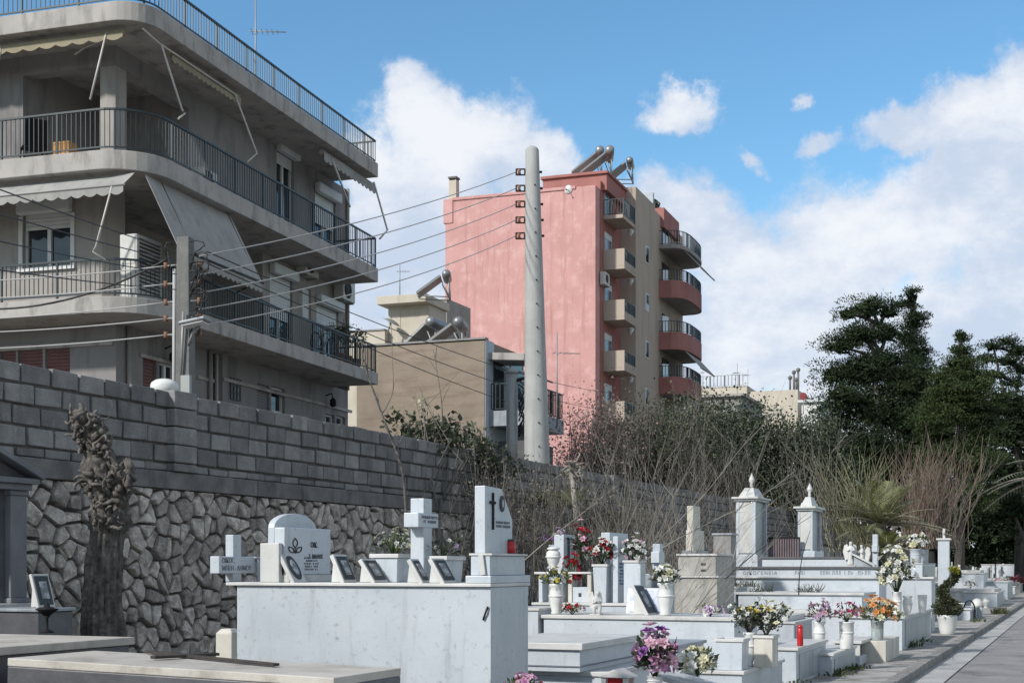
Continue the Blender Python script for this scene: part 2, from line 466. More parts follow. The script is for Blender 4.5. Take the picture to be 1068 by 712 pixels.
# unseen sky behind and overhead: broken noise cover added for its fill light
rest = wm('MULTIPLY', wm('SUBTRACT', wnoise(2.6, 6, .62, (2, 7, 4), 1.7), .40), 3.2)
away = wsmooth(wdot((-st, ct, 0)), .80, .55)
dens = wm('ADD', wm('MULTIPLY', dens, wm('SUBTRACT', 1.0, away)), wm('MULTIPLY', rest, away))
fb = wnoise(15, 12, .68, (1, 4, 9))
dens = wm('ADD', dens, wm('MULTIPLY', wm('SUBTRACT', fb, .5), 1.75))
fac = wsmooth(dens, -.05, .46)
fac = wm('MULTIPLY', fac, .96)
# grey modelling inside the clouds, thinner and bluer towards their undersides
shade = wsmooth(wm('ADD', wnoise(7, 9, .62, (8, 1, 3), 1.7), wm('MULTIPLY', dens, .10)), .45, .70)
ccol = wmix(shade, (.42 / SKY_STR, .48 / SKY_STR, .585 / SKY_STR), (.64 / SKY_STR, .655 / SKY_STR, .685 / SKY_STR))
sat = N.new('ShaderNodeHueSaturation'); sat.inputs['Saturation'].default_value = 1.14; sat.inputs['Value'].default_value = 1.45
L.new(sky.outputs[0], sat.inputs['Color'])
ccol = wmix(wm('MULTIPLY', away, .9), ccol, (.42 / SKY_STR, .43 / SKY_STR, .45 / SKY_STR))   # unseen sky greyed on purpose to weaken the fill on shaded faces
tint = N.new('ShaderNodeMix'); tint.data_type = 'RGBA'; tint.blend_type = 'MULTIPLY'; tint.inputs[0].default_value = 1.0
L.new(sat.outputs[0], tint.inputs[6]); tint.inputs[7].default_value = (.80, 1.0, 1.0, 1)
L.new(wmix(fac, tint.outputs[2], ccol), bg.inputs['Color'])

# ---------------------------------------------------------------- ground
ZP = .12       # cemetery level (pavement)
XK, XKI, XG, XR = -2.35, -2.53, -1.88, 4.6
YA, YB = -30, 240
def sheet(name, xs, ys, zf, m, kind='structure'):
    b = MB()
    nx, ny = len(xs), len(ys)
    vs = [(x, y, zf(x, y)) for y in ys for x in xs]
    fs = [(j * nx + i, j * nx + i + 1, (j + 1) * nx + i + 1, (j + 1) * nx + i) for j in range(ny - 1) for i in range(nx - 1)]
    b.add(vs, fs, 0, True)
    return tag(b.build(name, m), kind=kind)
def lin(a, b, n): return [a + (b - a) * i / (n - 1) for i in range(n)]
sheet('ground', [-900, -300, -60, 0, 60, 300, 900], [-300, -40, 0, 60, 200, 500, 1500], lambda x, y: -.03, K['soil'])
sheet('cemetery_ground', lin(-11.6, XKI, 34), lin(-6, 150, 120), lambda x, y: ZP - .02 + (.035 * (noise.noise((x * .9, y * .9, 0))) if x < -4.3 else -.004), K['soil'])
sheet('pavement', [-4.75, XKI + .002], lin(-6, 150, 40), lambda x, y: ZP + .004, K['pave'])
sheet('road', [XG, XR], lin(YA, YB, 20), lambda x, y: 0.0, K['asphalt'])
sheet('gutter_strip', [XK, XG + .006], lin(YA, YB, 20), lambda x, y: 0.004 + (.012 if x > -2 else 0), K['gutter'])
b = MB(); y = -6.0
while y < 150:
    l = .98
    dz, dx = rnd(-.006, .006), rnd(-.006, .006)
    b.box(XKI + dx, XK + dx, y, y + l - .012, -.02, ZP + .014 + dz)
    y += l
tag(b.build('kerb', K['kerb'], bevel=.012), kind='structure')
b = MB(); y = -4.0; rj = random.Random(2)
while y < 120:
    b.box(-4.7, XKI - .01, y, y + .018, ZP - .01, ZP + .0075); y += 2.1 + rj.uniform(-.2, .2)
tag(b.build('pavement_joints', K['mortar']), kind='structure')
b = MB().box(XR, XR + .16, YA, YB, -.02, .13)
tag(b.build('far_kerb', K['kerb']), kind='structure')
b = MB().box(XR + .16, XR + 3.2, YA, YB, -.02, .12)
tag(b.build('far_pavement', K['pave']), kind='structure')
ZU = 2.95      # street level above the retaining wall
b = MB().box(-420, -12.0, -40, 420, -.5, ZU)
tag(b.build('upper_terrain', K['soil']), kind='structure')
b = MB().box(-14.9, -12.9, -40, 420, ZU - .1, ZU + .004)
tag(b.build('upper_lane', K['asphalt']), kind='structure')

# ---------------------------------------------------------------- the boundary wall
XW = -11.6
wall = thing('boundary_wall', 'long retaining wall of dark rubble stone topped by grey cement blocks', 'wall', (XW, 0, 0))
WY0, WY1 = 2.0, 96.0
ZB0, ZB1, ZT = 2.755, 2.99, 4.11
bk = MB().box(XW - .28, XW - .075, WY0, WY1, 0, ZB0)
bk.build('mortar_bed', K['mortar'], wall)
# rubble: Voronoi cells, each a domed stone
rs = random.Random(3)
cell = .235
ny, nz = int((48 - WY0) / cell), 13
grid = {}
for i in range(-1, ny + 1):
    for j in range(-1, nz + 1):
        p = (WY0 + (i + .5 + rs.uniform(-.5, .5)) * cell, (j + .5 + rs.uniform(-.48, .48)) * cell * .95)
        if rs.random() < .22: continue
        grid[(i, j)] = p
def clip(poly, mx, my, nx_, ny_):
    out = []
    for k in range(len(poly)):
        a, c = poly[k], poly[(k + 1) % len(poly)]
        da = (a[0] - mx) * nx_ + (a[1] - my) * ny_
        dc = (c[0] - mx) * nx_ + (c[1] - my) * ny_
        if da <= 0: out.append(a)
        if (da < 0 < dc) or (dc < 0 < da):
            t = da / (da - dc)
            out.append((a[0] + (c[0] - a[0]) * t, a[1] + (c[1] - a[1]) * t))
    return out
sb = MB()
for (i, j), p in grid.items():
    poly = [(p[0] - .8, p[1] - .8), (p[0] + .8, p[1] - .8), (p[0] + .8, p[1] + .8), (p[0] - .8, p[1] + .8)]
    for di in range(-3, 4):
        for dj in range(-3, 4):
            q = grid.get((i + di, j + dj))
            if q is None or q is p: continue
            nx_, ny_ = q[0] - p[0], q[1] - p[1]
            ll = sqrt(nx_ * nx_ + ny_ * ny_)
            if ll > 1.0: continue
            gap = .012 + .010 * rs.random()
            poly = clip(poly, (p[0] + q[0]) / 2 - nx_ / ll * gap, (p[1] + q[1]) / 2 - ny_ / ll * gap, nx_, ny_)
            if len(poly) < 3: break
        if len(poly) < 3: break
    if len(poly) < 3: continue
    poly = clip(poly, 0, ZB0 - .01, 0, 1)
    if len(poly) >= 3: poly = clip(poly, 0, 0, 0, -1)
    if len(poly) >= 3: poly = clip(poly, 48, 0, 1, 0)
    if len(poly) >= 3: poly = clip(poly, WY0, 0, -1, 0)
    if len(poly) < 3: continue
    near = p[0] < 42
    for _ in range(1):   # soften corners (Chaikin)
        np_ = []
        for k in range(len(poly)):
            a, c = poly[k], poly[(k + 1) % len(poly)]
            np_.append((a[0] * .9 + c[0] * .1, a[1] * .9 + c[1] * .1))
            np_.append((a[0] * .1 + c[0] * .9, a[1] * .1 + c[1] * .9))
        poly = np_
    n = len(poly)
    cy_, cz_ = sum(a for a, _ in poly) / n, sum(c for _, c in poly) / n
    bul = rs.uniform(.03, .09)
    tilt = (rs.uniform(-.12, .12), rs.uniform(-.12, .12))
    vs = []
    rings = ((1.0, -.075), (.985, .35), (.92, .8), (.66, .95))
    for sc_, h_ in rings:
        for (a, c) in poly:
            yy, zz = cy_ + (a - cy_) * sc_, cz_ + (c - cz_) * sc_
            x = XW + (h_ if h_ < 0 else h_ * bul - .02 + (tilt[0] * (yy - cy_) + tilt[1] * (zz - cz_)))
            if h_ > 0:
                x += .040 * noise.noise((yy * 8, zz * 8, i * 1.3)) + .020 * noise.noise((yy * 21, zz * 21, j))
            vs.append((x, yy, zz))
    vs.append((XW + bul - .02 + .02 * noise.noise((cy_ * 9, cz_ * 9, i)), cy_, cz_))
    fs = []
    for r_ in range(len(rings) - 1):
        for k in range(n):
            k2 = (k + 1) % n
            fs.append((r_ * n + k, r_ * n + k2, (r_ + 1) * n + k2, (r_ + 1) * n + k))
    e = (len(rings) - 1) * n
    for k in range(n):
        fs.append((e + k, e + (k + 1) % n, len(vs) - 1))
    sb.add(vs, fs, 0, False)
for k in range(260):     # the far stretch: plain irregular stones
    yy, zz = 48 + (k % 65) * .74 + rs.uniform(-.1, .1), (k // 65) * .68 + .02
    a_, c_ = rs.uniform(.60, .70), rs.uniform(.56, .65)
    sb.add([(XW - .07, yy, zz), (XW - .07, yy + a_, zz), (XW - .07, yy + a_, zz + c_), (XW - .07, yy, zz + c_), (XW + rs.uniform(0, .06), yy + .1, zz + .09), (XW + rs.uniform(0, .06), yy + a_ - .09, zz + .1), (XW + rs.uniform(0, .06), yy + a_ - .1, zz + c_ - .09), (XW + rs.uniform(0, .06), yy + .08, zz + c_ - .1)],
           [(4, 5, 6, 7), (0, 1, 5, 4), (1, 2, 6, 5), (2, 3, 7, 6), (3, 0, 4, 7)])
sb.build('rubble_facing', K['stone'], wall)
bb = MB()
y = WY0
while y < WY1:
    bb.box(XW - .3, XW + .05 + rnd(-.008, .008), y, y + 3.2 - .012, ZB0, ZB1)
    y += 3.2
bb.build('concrete_band', K['concrete_dark'], wall, bevel=.012)
ic = MB().box(XW - .24, XW - .055, WY0, WY1, ZB1, ZT - .03)
ic.build('mortar_core', K['mortar'], wall)
blk = MB()
row = 0; z = ZB1
heights = [.125, .25, .25, .25, .25]
for hgt in heights:
    y = WY0 - (.25 if row % 2 else 0) - rnd(0, .1)
    while y < WY1:
        wl = .50 + rnd(-.03, .03)
        if not (row == 4 and rnd(0, 1) < .0):
            g = .011 + rnd(0, .008)
            dx = rnd(-.014, .014); dz = rnd(-.006, .006)
            x0, x1 = XW - .26, XW - .02 + dx
            vs = [(x0, y + g, z + g), (x1, y + g + rnd(-.01, .012), z + g + rnd(-.006, .01)), (x1, y + wl - g + rnd(-.012, .01), z + g + rnd(-.006, .01)), (x0, y + wl - g, z + g),
                  (x0, y + g, z + hgt - g + dz), (x1, y + g + rnd(-.01, .012), z + hgt - g + dz + rnd(-.012, .006)), (x1, y + wl - g + rnd(-.012, .01), z + hgt - g + dz + rnd(-.012, .006)), (x0, y + wl - g, z + hgt - g + dz)]
            blk.add(vs, [(0, 3, 2, 1), (4, 5, 6, 7), (0, 1, 5, 4), (1, 2, 6, 5), (2, 3, 7, 6), (3, 0, 4, 7)])
        y += wl
    z += hgt; row += 1
blk.build('block_courses', K['block'], wall, bevel=.014)
# piers in the block courses
for px in (190, 497, 640, 760):
    d, yy = atX(px, XW)
    pb = MB(); z = ZB1 + .002
    for hgt in heights:
        pb.box(XW - .3, XW + .10 + rnd(-.006, .006), yy - .30, yy + .22, z + .008, z + hgt - .006)
        z += hgt
    pb.build('pier', K['block'], wall, bevel=.016)
# ---------------------------------------------------------------- grey apartment building
class Frame:
    """a building's own axes: s along the receding facade, t into the building, from the image point px at depth d"""
    def __init__(f, px, d, deg):
        f.a = radians(deg); f.x0 = (px - CX) / F * d; f.d0 = d
        f.sa, f.ca = sin(f.a), cos(f.a)
        x, y = c2w(f.x0, d)
        f.loc = (x, y, 0)
        f.rz = pi / 2 + TH - f.a
    def d(f, s, t): return f.d0 + s * f.ca + t * f.sa
    def s_at(f, px, t):
        u = (px - CX) / F
        return (u * (f.d0 + t * f.sa) - f.x0 + t * f.ca) / (f.sa - u * f.ca)
    def t_at(f, px, s):
        u = (px - CX) / F
        return (u * (f.d0 + s * f.ca) - f.x0 - s * f.sa) / (-f.ca - u * f.sa)
    def z(f, py, s, t): return zpy(py, f.d(s, t))

def holes_wall(mb, fn, a0, a1, z0, z1, holes, rev, m=0):
    """a wall sheet with real openings: fn(a, out, z) -> 3D; rev = how deep the reveals go in"""
    as_ = sorted({a0, a1, *[h[0] for h in holes], *[h[1] for h in holes]})
    zs = sorted({z0, z1, *[h[2] for h in holes], *[h[3] for h in holes]})
    as_ = [a for a in as_ if a0 <= a <= a1]; zs = [z for z in zs if z0 <= z <= z1]
    for i in range(len(as_) - 1):
        for j in range(len(zs) - 1):
            ca, cz = (as_[i] + as_[i + 1]) / 2, (zs[j] + zs[j + 1]) / 2
            if any(h[0] < ca < h[1] and h[2] < cz < h[3] for h in holes): continue
            mb.add([fn(as_[i], 0, zs[j]), fn(as_[i + 1], 0, zs[j]), fn(as_[i + 1], 0, zs[j + 1]), fn(as_[i], 0, zs[j + 1])], [(0, 1, 2, 3)], m)
    for h in holes:
        p = [(h[0], h[2]), (h[1], h[2]), (h[1], h[3]), (h[0], h[3])]
        for k in range(4):
            (a, z), (c, y) = p[k], p[(k + 1) % 4]
            mb.add([fn(a, 0, z), fn(c, 0, y), fn(c, -rev, y), fn(a, -rev, z)], [(0, 1, 2, 3)], m)

def bx3(mb, fn, a0, a1, o0, o1, z0, z1, m=0):
    vs = [fn(a0, o0, z0), fn(a1, o0, z0), fn(a1, o1, z0), fn(a0, o1, z0), fn(a0, o0, z1), fn(a1, o0, z1), fn(a1, o1, z1), fn(a0, o1, z1)]
    mb.add(vs, [(0, 3, 2, 1), (4, 5, 6, 7), (0, 1, 5, 4), (1, 2, 6, 5), (2, 3, 7, 6), (3, 0, 4, 7)], m)

def window(root, fn, a0, a1, z0, z1, rev=.14, box=True, drop=0.0, leaves=2, pane='pane', boxh=.26, name='window', shutter_mat='shutter', ext=.06):
    """frame > pane, shutter_box, shutter; sits inside a real opening"""
    fr = MB(); fw = .055
    o = -rev + .03
    bx3(fr, fn, a0, a0 + fw, o - .05, o + .02, z0, z1); bx3(fr, fn, a1 - fw, a1, o - .05, o + .02, z0, z1)
    bx3(fr, fn, a0 + fw, a1 - fw, o - .05, o + .02, z1 - fw, z1); bx3(fr, fn, a0 + fw, a1 - fw, o - .05, o + .02, z0, z0 + fw)
    for k in range(1, leaves):
        c = a0 + (a1 - a0) * k / leaves
        bx3(fr, fn, c - .045, c + .045, o - .05, o + .025, z0 + fw, z1 - fw)
    f = fr.build(name, K['win_frame'], root, local=True)
    pb = MB(); bx3(pb, fn, a0 + .02, a1 - .02, o - .06, o - .03, z0 + .02, z1 - .02)
    pb.build('pane', K[pane], f, local=True)
    if box:
        sx = MB(); bx3(sx, fn, a0 - ext, a1 + ext, 0.002, .20, z1 - .02, z1 + boxh)
        sx.build('shutter_box', K['shutter'], f, bevel=.04, local=True)
    if drop > 0:
        sh = MB(); n = max(2, int(drop / .075)); hh = drop / n
        for k in range(n):
            bx3(sh, fn, a0 + .03, a1 - .03, o + .03, o + .055, z1 - (k + 1) * hh + .008, z1 - k * hh)
        sh.build('shutter', K[shutter_mat], f, local=True)
    return f

def polyrail(mb, path, z0, h, step=.115, post=1.35, w=.016, lower=.09):
    """balusters, posts, top and bottom rails along a polyline of (x, y)"""
    pts = [Vector((p[0], p[1], 0)) for p in path]
    acc_p = 0
    for k in range(len(pts) - 1):
        a, c = pts[k], pts[k + 1]
        l = (c - a).length
        if l < 1e-6: continue
        t = (c - a) / l
        n = Vector((-t.y, t.x, 0))
        mb.obox(a - n * .025 + Vector((0, 0, z0 + h - .04)), t * l, n * .05, (0, 0, .04))
        mb.obox(a - n * .014 + Vector((0, 0, z0 + lower - .03)), t * l, n * .028, (0, 0, .03))
        m = max(1, int(round(l / step)))
        for i in range(m):
            p = a + t * (l * i / m)
            acc_p += l / m
            ww = w
            if acc_p > post: ww = w * 2.4; acc_p = 0
            zb = z0 if ww > w else z0 + lower
            mb.obox(p - t * ww / 2 - n * ww / 2 + Vector((0, 0, zb)), t * ww, n * ww, (0, 0, z0 + h - .04 - zb))

def scallop_valance(mb, p, q, drop, n, th=.01, amp=.06):
    p, q = Vector(p), Vector(q)
    t = (q - p); l = t.length; t /= l
    nn = t.cross(Vector((0, 0, 1))).normalized()
    k = n * 6
    top = [p + t * (l * i / k) for i in range(k + 1)]
    vs = []
    for i, a in enumerate(top):
        s_ = drop - amp * (1 - abs(sin(pi * i / 6)))
        vs += [a, a - Vector((0, 0, s_)), a + nn * th, a + nn * th - Vector((0, 0, s_))]
    fs = []
    for i in range(k):
        a, c = i * 4, i * 4 + 4
        fs += [(a, c, c + 1, a + 1), (a + 2, a + 3, c + 3, c + 2), (a + 1, c + 1, c + 3, a + 3), (a, a + 2, c + 2, c)]
    mb.add(vs, fs)

G = Frame(148, 28.4, 17.4)
gray = thing('apartment_building', 'grey four storey apartment building with dark balcony railings wrapping its rounded corner', 'building', G.loc, G.rz)
WS, WT, SE = 1.2, 1.4, 12.35      # front wall at s, right wall at t, slab end
WE, TB = 13.35, 14.0
Z1, Z2, Z3 = 6.93, 9.89, 12.92    # slab undersides
TS = (.34, .40, .40)
def fR(a, o, z): return (a, WT - o, z)       # right facade: a = s
def fF(a, o, z): return (WS - o, a, z)       # front facade: a = t
def corner_poly(s_end, r, tb, off=0.0, s_in=None):
    p = [(s_end, off)]
    for k in range(9):
        an = -pi / 2 - (pi / 2) * k / 8
        p.append((off + r + r * cos(an), off + r + r * sin(an)))
    p.append((off, tb))
    p.append((s_in if s_in is not None else s_end, tb))
    return p
for zb, th, r in ((Z1, TS[0], 1.15), (Z2, TS[1], 1.15), (Z3, TS[2], .75)):
    MB().prismz(corner_poly(SE, r, TB), zb, zb + th).build('roof_slab' if zb == Z3 else 'balcony_slab', [K['fascia']], gray, local=True, bevel=.015)
# terrace floor fill behind the slab edges (body of the building)
def railing(zb, r, h, front_to, name='railing', m='rail', off=.07, extra=None):
    mb = MB()
    pp = corner_poly(SE - .05, r - off, front_to, off)[:-1]
    path = [pp[0]] + pp[1:]
    path = [(SE - .07, WT - .02)] + path if extra is None else extra + path
    polyrail(mb, path, zb, h)
    return mb.build(name, K[m], gray, local=True)
railing(Z1 + TS[0], 1.15, .80, TB)
railing(Z2 + TS[1], 1.15, .88, TB)
railing(Z3 + TS[2], .75, .66, TB, extra=[(SE - .07, 6.0)])
# --- ground floor
zt = Z1
sg = lambda px, t=WT: G.s_at(px, t)
tg = lambda px, s=WS: G.t_at(px, s)
def zR(py, px, t=WT): return G.z(py, G.s_at(px, t), t)
def zF(py, px, s=WS): return G.z(py, s, G.t_at(px, s))
gw = MB()
hF0 = []
for pa, pb in ((0, 16.5), (18.5, 44.5), (47, 73)):
    t0, t1 = sorted((tg(pa), tg(pb)))
    hF0.append((t0, t1, zF(415, 40), zF(364.5, 40)))
holes_wall(gw, fF, WT, TB, 2.9, Z1, hF0, .14)
hR0 = []
for pa, pb, ya, yb in ((149, 163, 415, 374), (166, 184, 415, 379), (268, 281, 428, 401), (283, 297, 430, 404), (222, 232, 428, 364)):
    s0, s1 = sorted((sg(pa), sg(pb)))
    m_ = (pa + pb) / 2
    hR0.append((s0, s1, zR(ya, m_), zR(yb, m_)))
for pa, pb, ya, yb in ((339, 349, 446, 432), (351, 360, 446, 434)):
    s0, s1 = sorted((sg(pa), sg(pb))); m_ = (pa + pb) / 2
    hR0.append((s0, s1, zR(ya, m_), zR(yb, m_)))
holes_wall(gw, fR, WS, WE, 2.9, Z1, hR0, .16)
gw.add([(WE, WT, 2.9), (WE, TB, 2.9), (WE, TB, Z3), (WE, WT, Z3)], [(0, 1, 2, 3)])
gw.build('ground_floor_wall', K['render_grey'], gray, local=True)
for h in hF0:
    window(gray, fF, h[0], h[1], h[2], h[3], box=False, drop=h[3] - h[2] - .06, shutter_mat='shutter_red', leaves=1)
window(gray, fR, *hR0[0], box=False, drop=1.4, shutter_mat='shutter_red', leaves=1)
window(gray, fR, *hR0[1], box=False, leaves=2)
window(gray, fR, *hR0[2], box=False, leaves=1, drop=1.2, shutter_mat='shutter_dark')
window(gray, fR, *hR0[3], box=False, leaves=1)
window(gray, fR, *hR0[4], box=False, leaves=1, rev=.16, name='door')
window(gray, fR, *hR0[5], box=False, leaves=1)
window(gray, fR, *hR0[6], box=False, leaves=1)
bd = MB()     # ledge and string course
bx3(bd, fF, tg(118), TB, .002, .05, zF(365, 40) + .02, zF(361, 40) + .04)
for pa, pb, ya, yb in ((145, 186, 371, 380), (205, 222, 394, 398), (232, 300, 396, 413), (300, 366, 413, 432)):
    s0, s1 = sg(pa), sg(pb)
    bx3(bd, fR, s0, s1, .002, .045, zR(ya, pa) - .02, zR(ya, pa) + .06)
bd.build('string_course', K['fascia'], gray, local=True)
gp = MB()
for px in (132, 217):
    s0 = sg(px); gp.tube([fR(s0, .07, 2.9), fR(s0, .07, Z1)], .055, 8)
gp.tube([fR(sg(361), .06, Z1), fR(sg(361), .06, Z3)], .05, 8)
gp.build('drainpipe', K['render_light'], gray, local=True)
wg = MB()
s0, s1 = sg(240), sg(250)
za, zb_ = zR(417, 245), zR(395, 245)
for k in range(4): bx3(wg, fR, s0 + (s1 - s0) * k / 3.0 - .015, s0 + (s1 - s0) * k / 3.0 + .015, .004, .03, za, zb_)
for k in range(4): bx3(wg, fR, s0 - .013, s1 + .013, .006, .028, za + (zb_ - za) * k / 3.0 - .015, za + (zb_ - za) * k / 3.0 + .015)
wgo = wg.build('window_grille', K['rail'], gray, local=True)
for px, py in ((172, 368), (340, 416)):
    mb = MB(); s0, z0 = sg(px), zR(py, px)
    mb.tube([fR(s0, 0.002, z0 + .1), fR(s0, .18, z0 + .16), fR(s0, .22, z0)], .02, 5)
    mb.lathe([(.03, .0), (.09, -.05), (.10, -.2), (.04, -.26)], fR(s0, .22, z0 + .02), 8)
    mb.build('wall_lantern', K['black_metal'], gray, local=True)
# --- first floor (window, recess behind the big awning, doors)
fw_ = MB()
z0, z1 = Z1 + TS[0], Z2
t0, t1 = sorted((tg(24), tg(74)))
w1 = (t0, t1, zF(279, 50), zF(222.5, 50))
holes_wall(fw_, fF, WT + .35, TB, z0, z1, [w1], .14)
SR1 = sg(274)                       # the recess ends here
rec = 1.5
fw_.add([(WS, WT + .35, z0), (WS + .35, WT, z0), (WS + .35, WT, z1), (WS, WT + .35, z1)], [(0, 1, 2, 3)])
fw_.add([(WS + .35, WT, z0), (WS + .35, WT + rec, z0), (WS + .35, WT + rec, z1), (WS + .35, WT, z1)], [(0, 1, 2, 3)])
fw_.add([(WS + .35, WT + rec, z0), (SR1, WT + rec, z0), (SR1, WT + rec, z1), (WS + .35, WT + rec, z1)], [(0, 1, 2, 3)])
fw_.add([(SR1, WT + rec, z0), (SR1, WT, z0), (SR1, WT, z1), (SR1, WT + rec, z1)], [(0, 1, 2, 3)])
def hole(pa, pb, ya, yb):
    s0, s1 = sorted((sg(pa), sg(pb))); m_ = (pa + pb) / 2
    return (s0, s1, zR(ya, m_), zR(yb, m_))
hA, hB, hC = hole(281.5, 305, 356, 289), hole(315.5, 324.5, 333, 301), hole(330, 353, 398, 321)
hA = (hA[0], hA[1], z0 + .06, hA[3]); hC = (hC[0], hC[1], z0 + .02, hC[3])
holes_wall(fw_, fR, SR1, WE, z0, z1, [hA, hB, hC], .14)
fw_.build('first_floor_wall', K['render_light'], gray, local=True)
window(gray, fF, *w1, drop=.34, pane='pane', boxh=.32)
mb = MB(); a_, c_, e_, f_ = w1
bx3(mb, fF, a_ - .10, a_ - .002, .002, .03, e_ - .06, f_ - .03); bx3(mb, fF, c_ + .002, c_ + .10, .002, .03, e_ - .06, f_ - .03); bx3(mb, fF, a_ - .12, c_ + .12, .031, .07, e_ - .07, e_ - .003)
mb.build('window_surround', K['win_frame'], gray, local=True)
window(gray, fR, *hA, drop=1.15)
window(gray, fR, *hB, box=False, drop=hB[3] - hB[2] - .05, leaves=1)
window(gray, fR, *hC, drop=.55)
# --- second floor: open corner loggia with a column
z0, z1 = Z2 + TS[1], Z3
sw = MB()
TL, SL = tg(24), sg(197)
LD = 2.7
hD, hE = hole(288.5, 306.5, 236, 162.5), hole(328.5, 350, 260, 206)
hD = (hD[0], hD[1], z0 + .02, hD[3]); hE = (hE[0], hE[1], z0 + .02, hE[3])
holes_wall(sw, fF, TL, TB, z0, z1, [], .1)
holes_wall(sw, fR, SL, WE, z0, z1, [hD, hE], .14)
q = lambda p, r: sw.add([(*p, z0), (*r, z0), (*r, z1), (*p, z1)], [(0, 1, 2, 3)])
q((WS, TL), (WS + LD, TL)); q((WS + LD, TL), (WS + LD, WT + 1.9)); q((WS + LD, WT + 1.9), (SL, WT + 1.9)); q((SL, WT + 1.9), (SL, WT))
sw.build('second_floor_wall', K['render_grey'], gray, local=True)
window(gray, fR, *hD, drop=.30); window(gray, fR, *hE, drop=.85)
cb = MB()
cb.box(WS, WS + .42, WT, WT + .40, z0, z1 - .42)
cb.build('corner_column', K['render_light'], gray, local=True, bevel=.02)
be = MB()
be.box(WS, WS + .3, WT, TL - .003, z1 - .42, z1); be.box(WS + .3, SL - .003, WT, WT + .3, z1 - .42, z1)
be.build('loggia_beam', K['render_grey'], gray, local=True)
ld = MB()
fL = lambda a, o, z: (WS + LD - o, a, z)
ld_t0, ld_t1 = WT + 2.1, TL - .5
bx3(ld, fL, ld_t0, ld_t1, .003, .05, z0, z0 + 2.1)
ld.build('balcony_door', K['pane'], gray, local=True)
# inner body closing the roof and upper terrace
tb = MB().box(WE, WE + .02, WT, TB, Z3, Z3 + .3)
ph = MB().box(4.5, 11.0, 5.5, 12.5, Z3 + TS[2], Z3 + TS[2] + .5)
ph.build('roof_kerb', K['concrete'], gray, local=True)
# --- awnings
def rolled(name, mats, p, q, out, valn, drop=.22):
    mb = MB()
    mb.tube([p, q], .075, 8); scallop_valance(mb, Vector(p) + Vector(out), Vector(q) + Vector(out), drop, valn)
    o_ = mb.build(name, mats, gray, local=True)
    return o_
ts = sorted((tg(0, .35) + 3.0, tg(131, .35)))
aw = rolled('awning', K['awning_cream'], (.32, ts[0], Z3 - .14), (.32, ts[1], Z3 - .14), (-.08, 0, -.02), 15, .15)
arm = MB(); 
def armline(mb, *pts, r=.022): mb.tube(pts, r, 5)
armline(arm, (.25, tg(111, .25), Z3 - .12), (.05, tg(94, .05), G.z(104, .05, tg(94, .05))))
arm.build('awning_arm', K['awning_rod'], aw, local=True); arm = MB()
armline(arm, (.25, tg(108, .25), Z3 - .25), (.6, tg(88, .6), G.z(50, .6, tg(88, .6))), (.6, tg(78, .6), G.z(57, .6, tg(78, .6))))
arm.build('awning_arm', K['awning_rod'], aw, local=True); arm = MB()
armline(arm, (.25, tg(1, .25), Z3 - .12), (.1, tg(-8, .1), Z3 - 1.4))
arm.build('awning_arm', K['awning_rod'], aw, local=True)
s_a, s_b = sg(176, .32), sg(248, .32)
aw = rolled('awning', K['awning_cream'], (s_a, .32, Z3 - .14), (s_b, .32, Z3 - .14), (0, -.08, -.03), 15, .20)
arm = MB()
armline(arm, (sg(149, .2), .2, Z3 - .1), (sg(166, .2), .2, Z3 - .18), (sg(248, .2), .2, Z3 - .2))
armline(arm, (sg(168, .15), .15, Z3 - .2), (sg(190, .1), .1, G.z(115, sg(190, .1), .1)), (sg(193, .1), .1, G.z(118, sg(193, .1), .1)), (sg(186, .1), .1, G.z(124, sg(186, .1), .1)))
arm.build('awning_arm', K['awning_rod'], aw, local=True); arm = MB()
armline(arm, (sg(245, .2), .2, Z3 - .2), (sg(256, .1), .1, G.z(128, sg(256, .1), .1)), (sg(268, .1), .1, G.z(160, sg(268, .1), .1)), (sg(258, .1), .1, G.z(169, sg(258, .1), .1)))
arm.build('awning_arm', K['awning_rod'], aw, local=True)
s_a, s_b = sg(335, .3), sg(389, .3)
aw = rolled('awning', K['awning'], (s_a, .3, Z3 - .14), (s_b, .3, Z3 - .14), (0, -.08, -.02), 13, .24)
arm = MB()
armline(arm, (sg(346, .2), .2, Z3 - .2), (sg(365, .1), .1, G.z(216, sg(365, .1), .1)), r=.03)
arm.build('awning_arm', K['awning_rod'], aw, local=True); arm = MB()
armline(arm, (SE - .1, .1, Z3 - .15), (sg(404, -.05), -.05, G.z(240, sg(404, -.05), -.05)), (sg(396, 0), 0, G.z(249, sg(396, 0), 0)), r=.03)
arm.build('awning_arm', K['awning_rod'], aw, local=True)
# front awning over the first floor
def slab_quad(mb, pts, th, nrm):
    pts = [Vector(p) for p in pts]; nrm = Vector(nrm).normalized() * th
    mb.add(pts + [p + nrm for p in pts], [(0, 1, 2, 3), (7, 6, 5, 4), (0, 4, 5, 1), (1, 5, 6, 2), (2, 6, 7, 3), (3, 7, 4, 0)])
t0, t1 = tg(135, .1), TB
mb = MB()
zl = G.z(193, -.05, tg(134, -.05))
slab_quad(mb, [(.3, t0, Z2 - .06), (.3, t1, Z2 - .06), (-.12, t1, zl), (-.12, t0, zl)], .012, (-1, 0, .5))
scallop_valance(mb, (-.13, t0, zl), (-.13, t1, zl), .2, 44)
aw = mb.build('awning', K['awning'], gray, local=True)
arm = MB()
arm.tube([(-.13, t0 - .03, zl), (-.13, t1, zl)], .025, 6)
armline(arm, (-.13, tg(117, -.13), zl), (0, tg(100, 0), G.z(257, 0, tg(100, 0))), (.06, tg(97, .06), G.z(262, .06, tg(97, .06))), (.06, tg(110, .06), G.z(271, .06, tg(110, .06))))
arm.build('awning_arm', K['awning_rod'], aw, local=True)
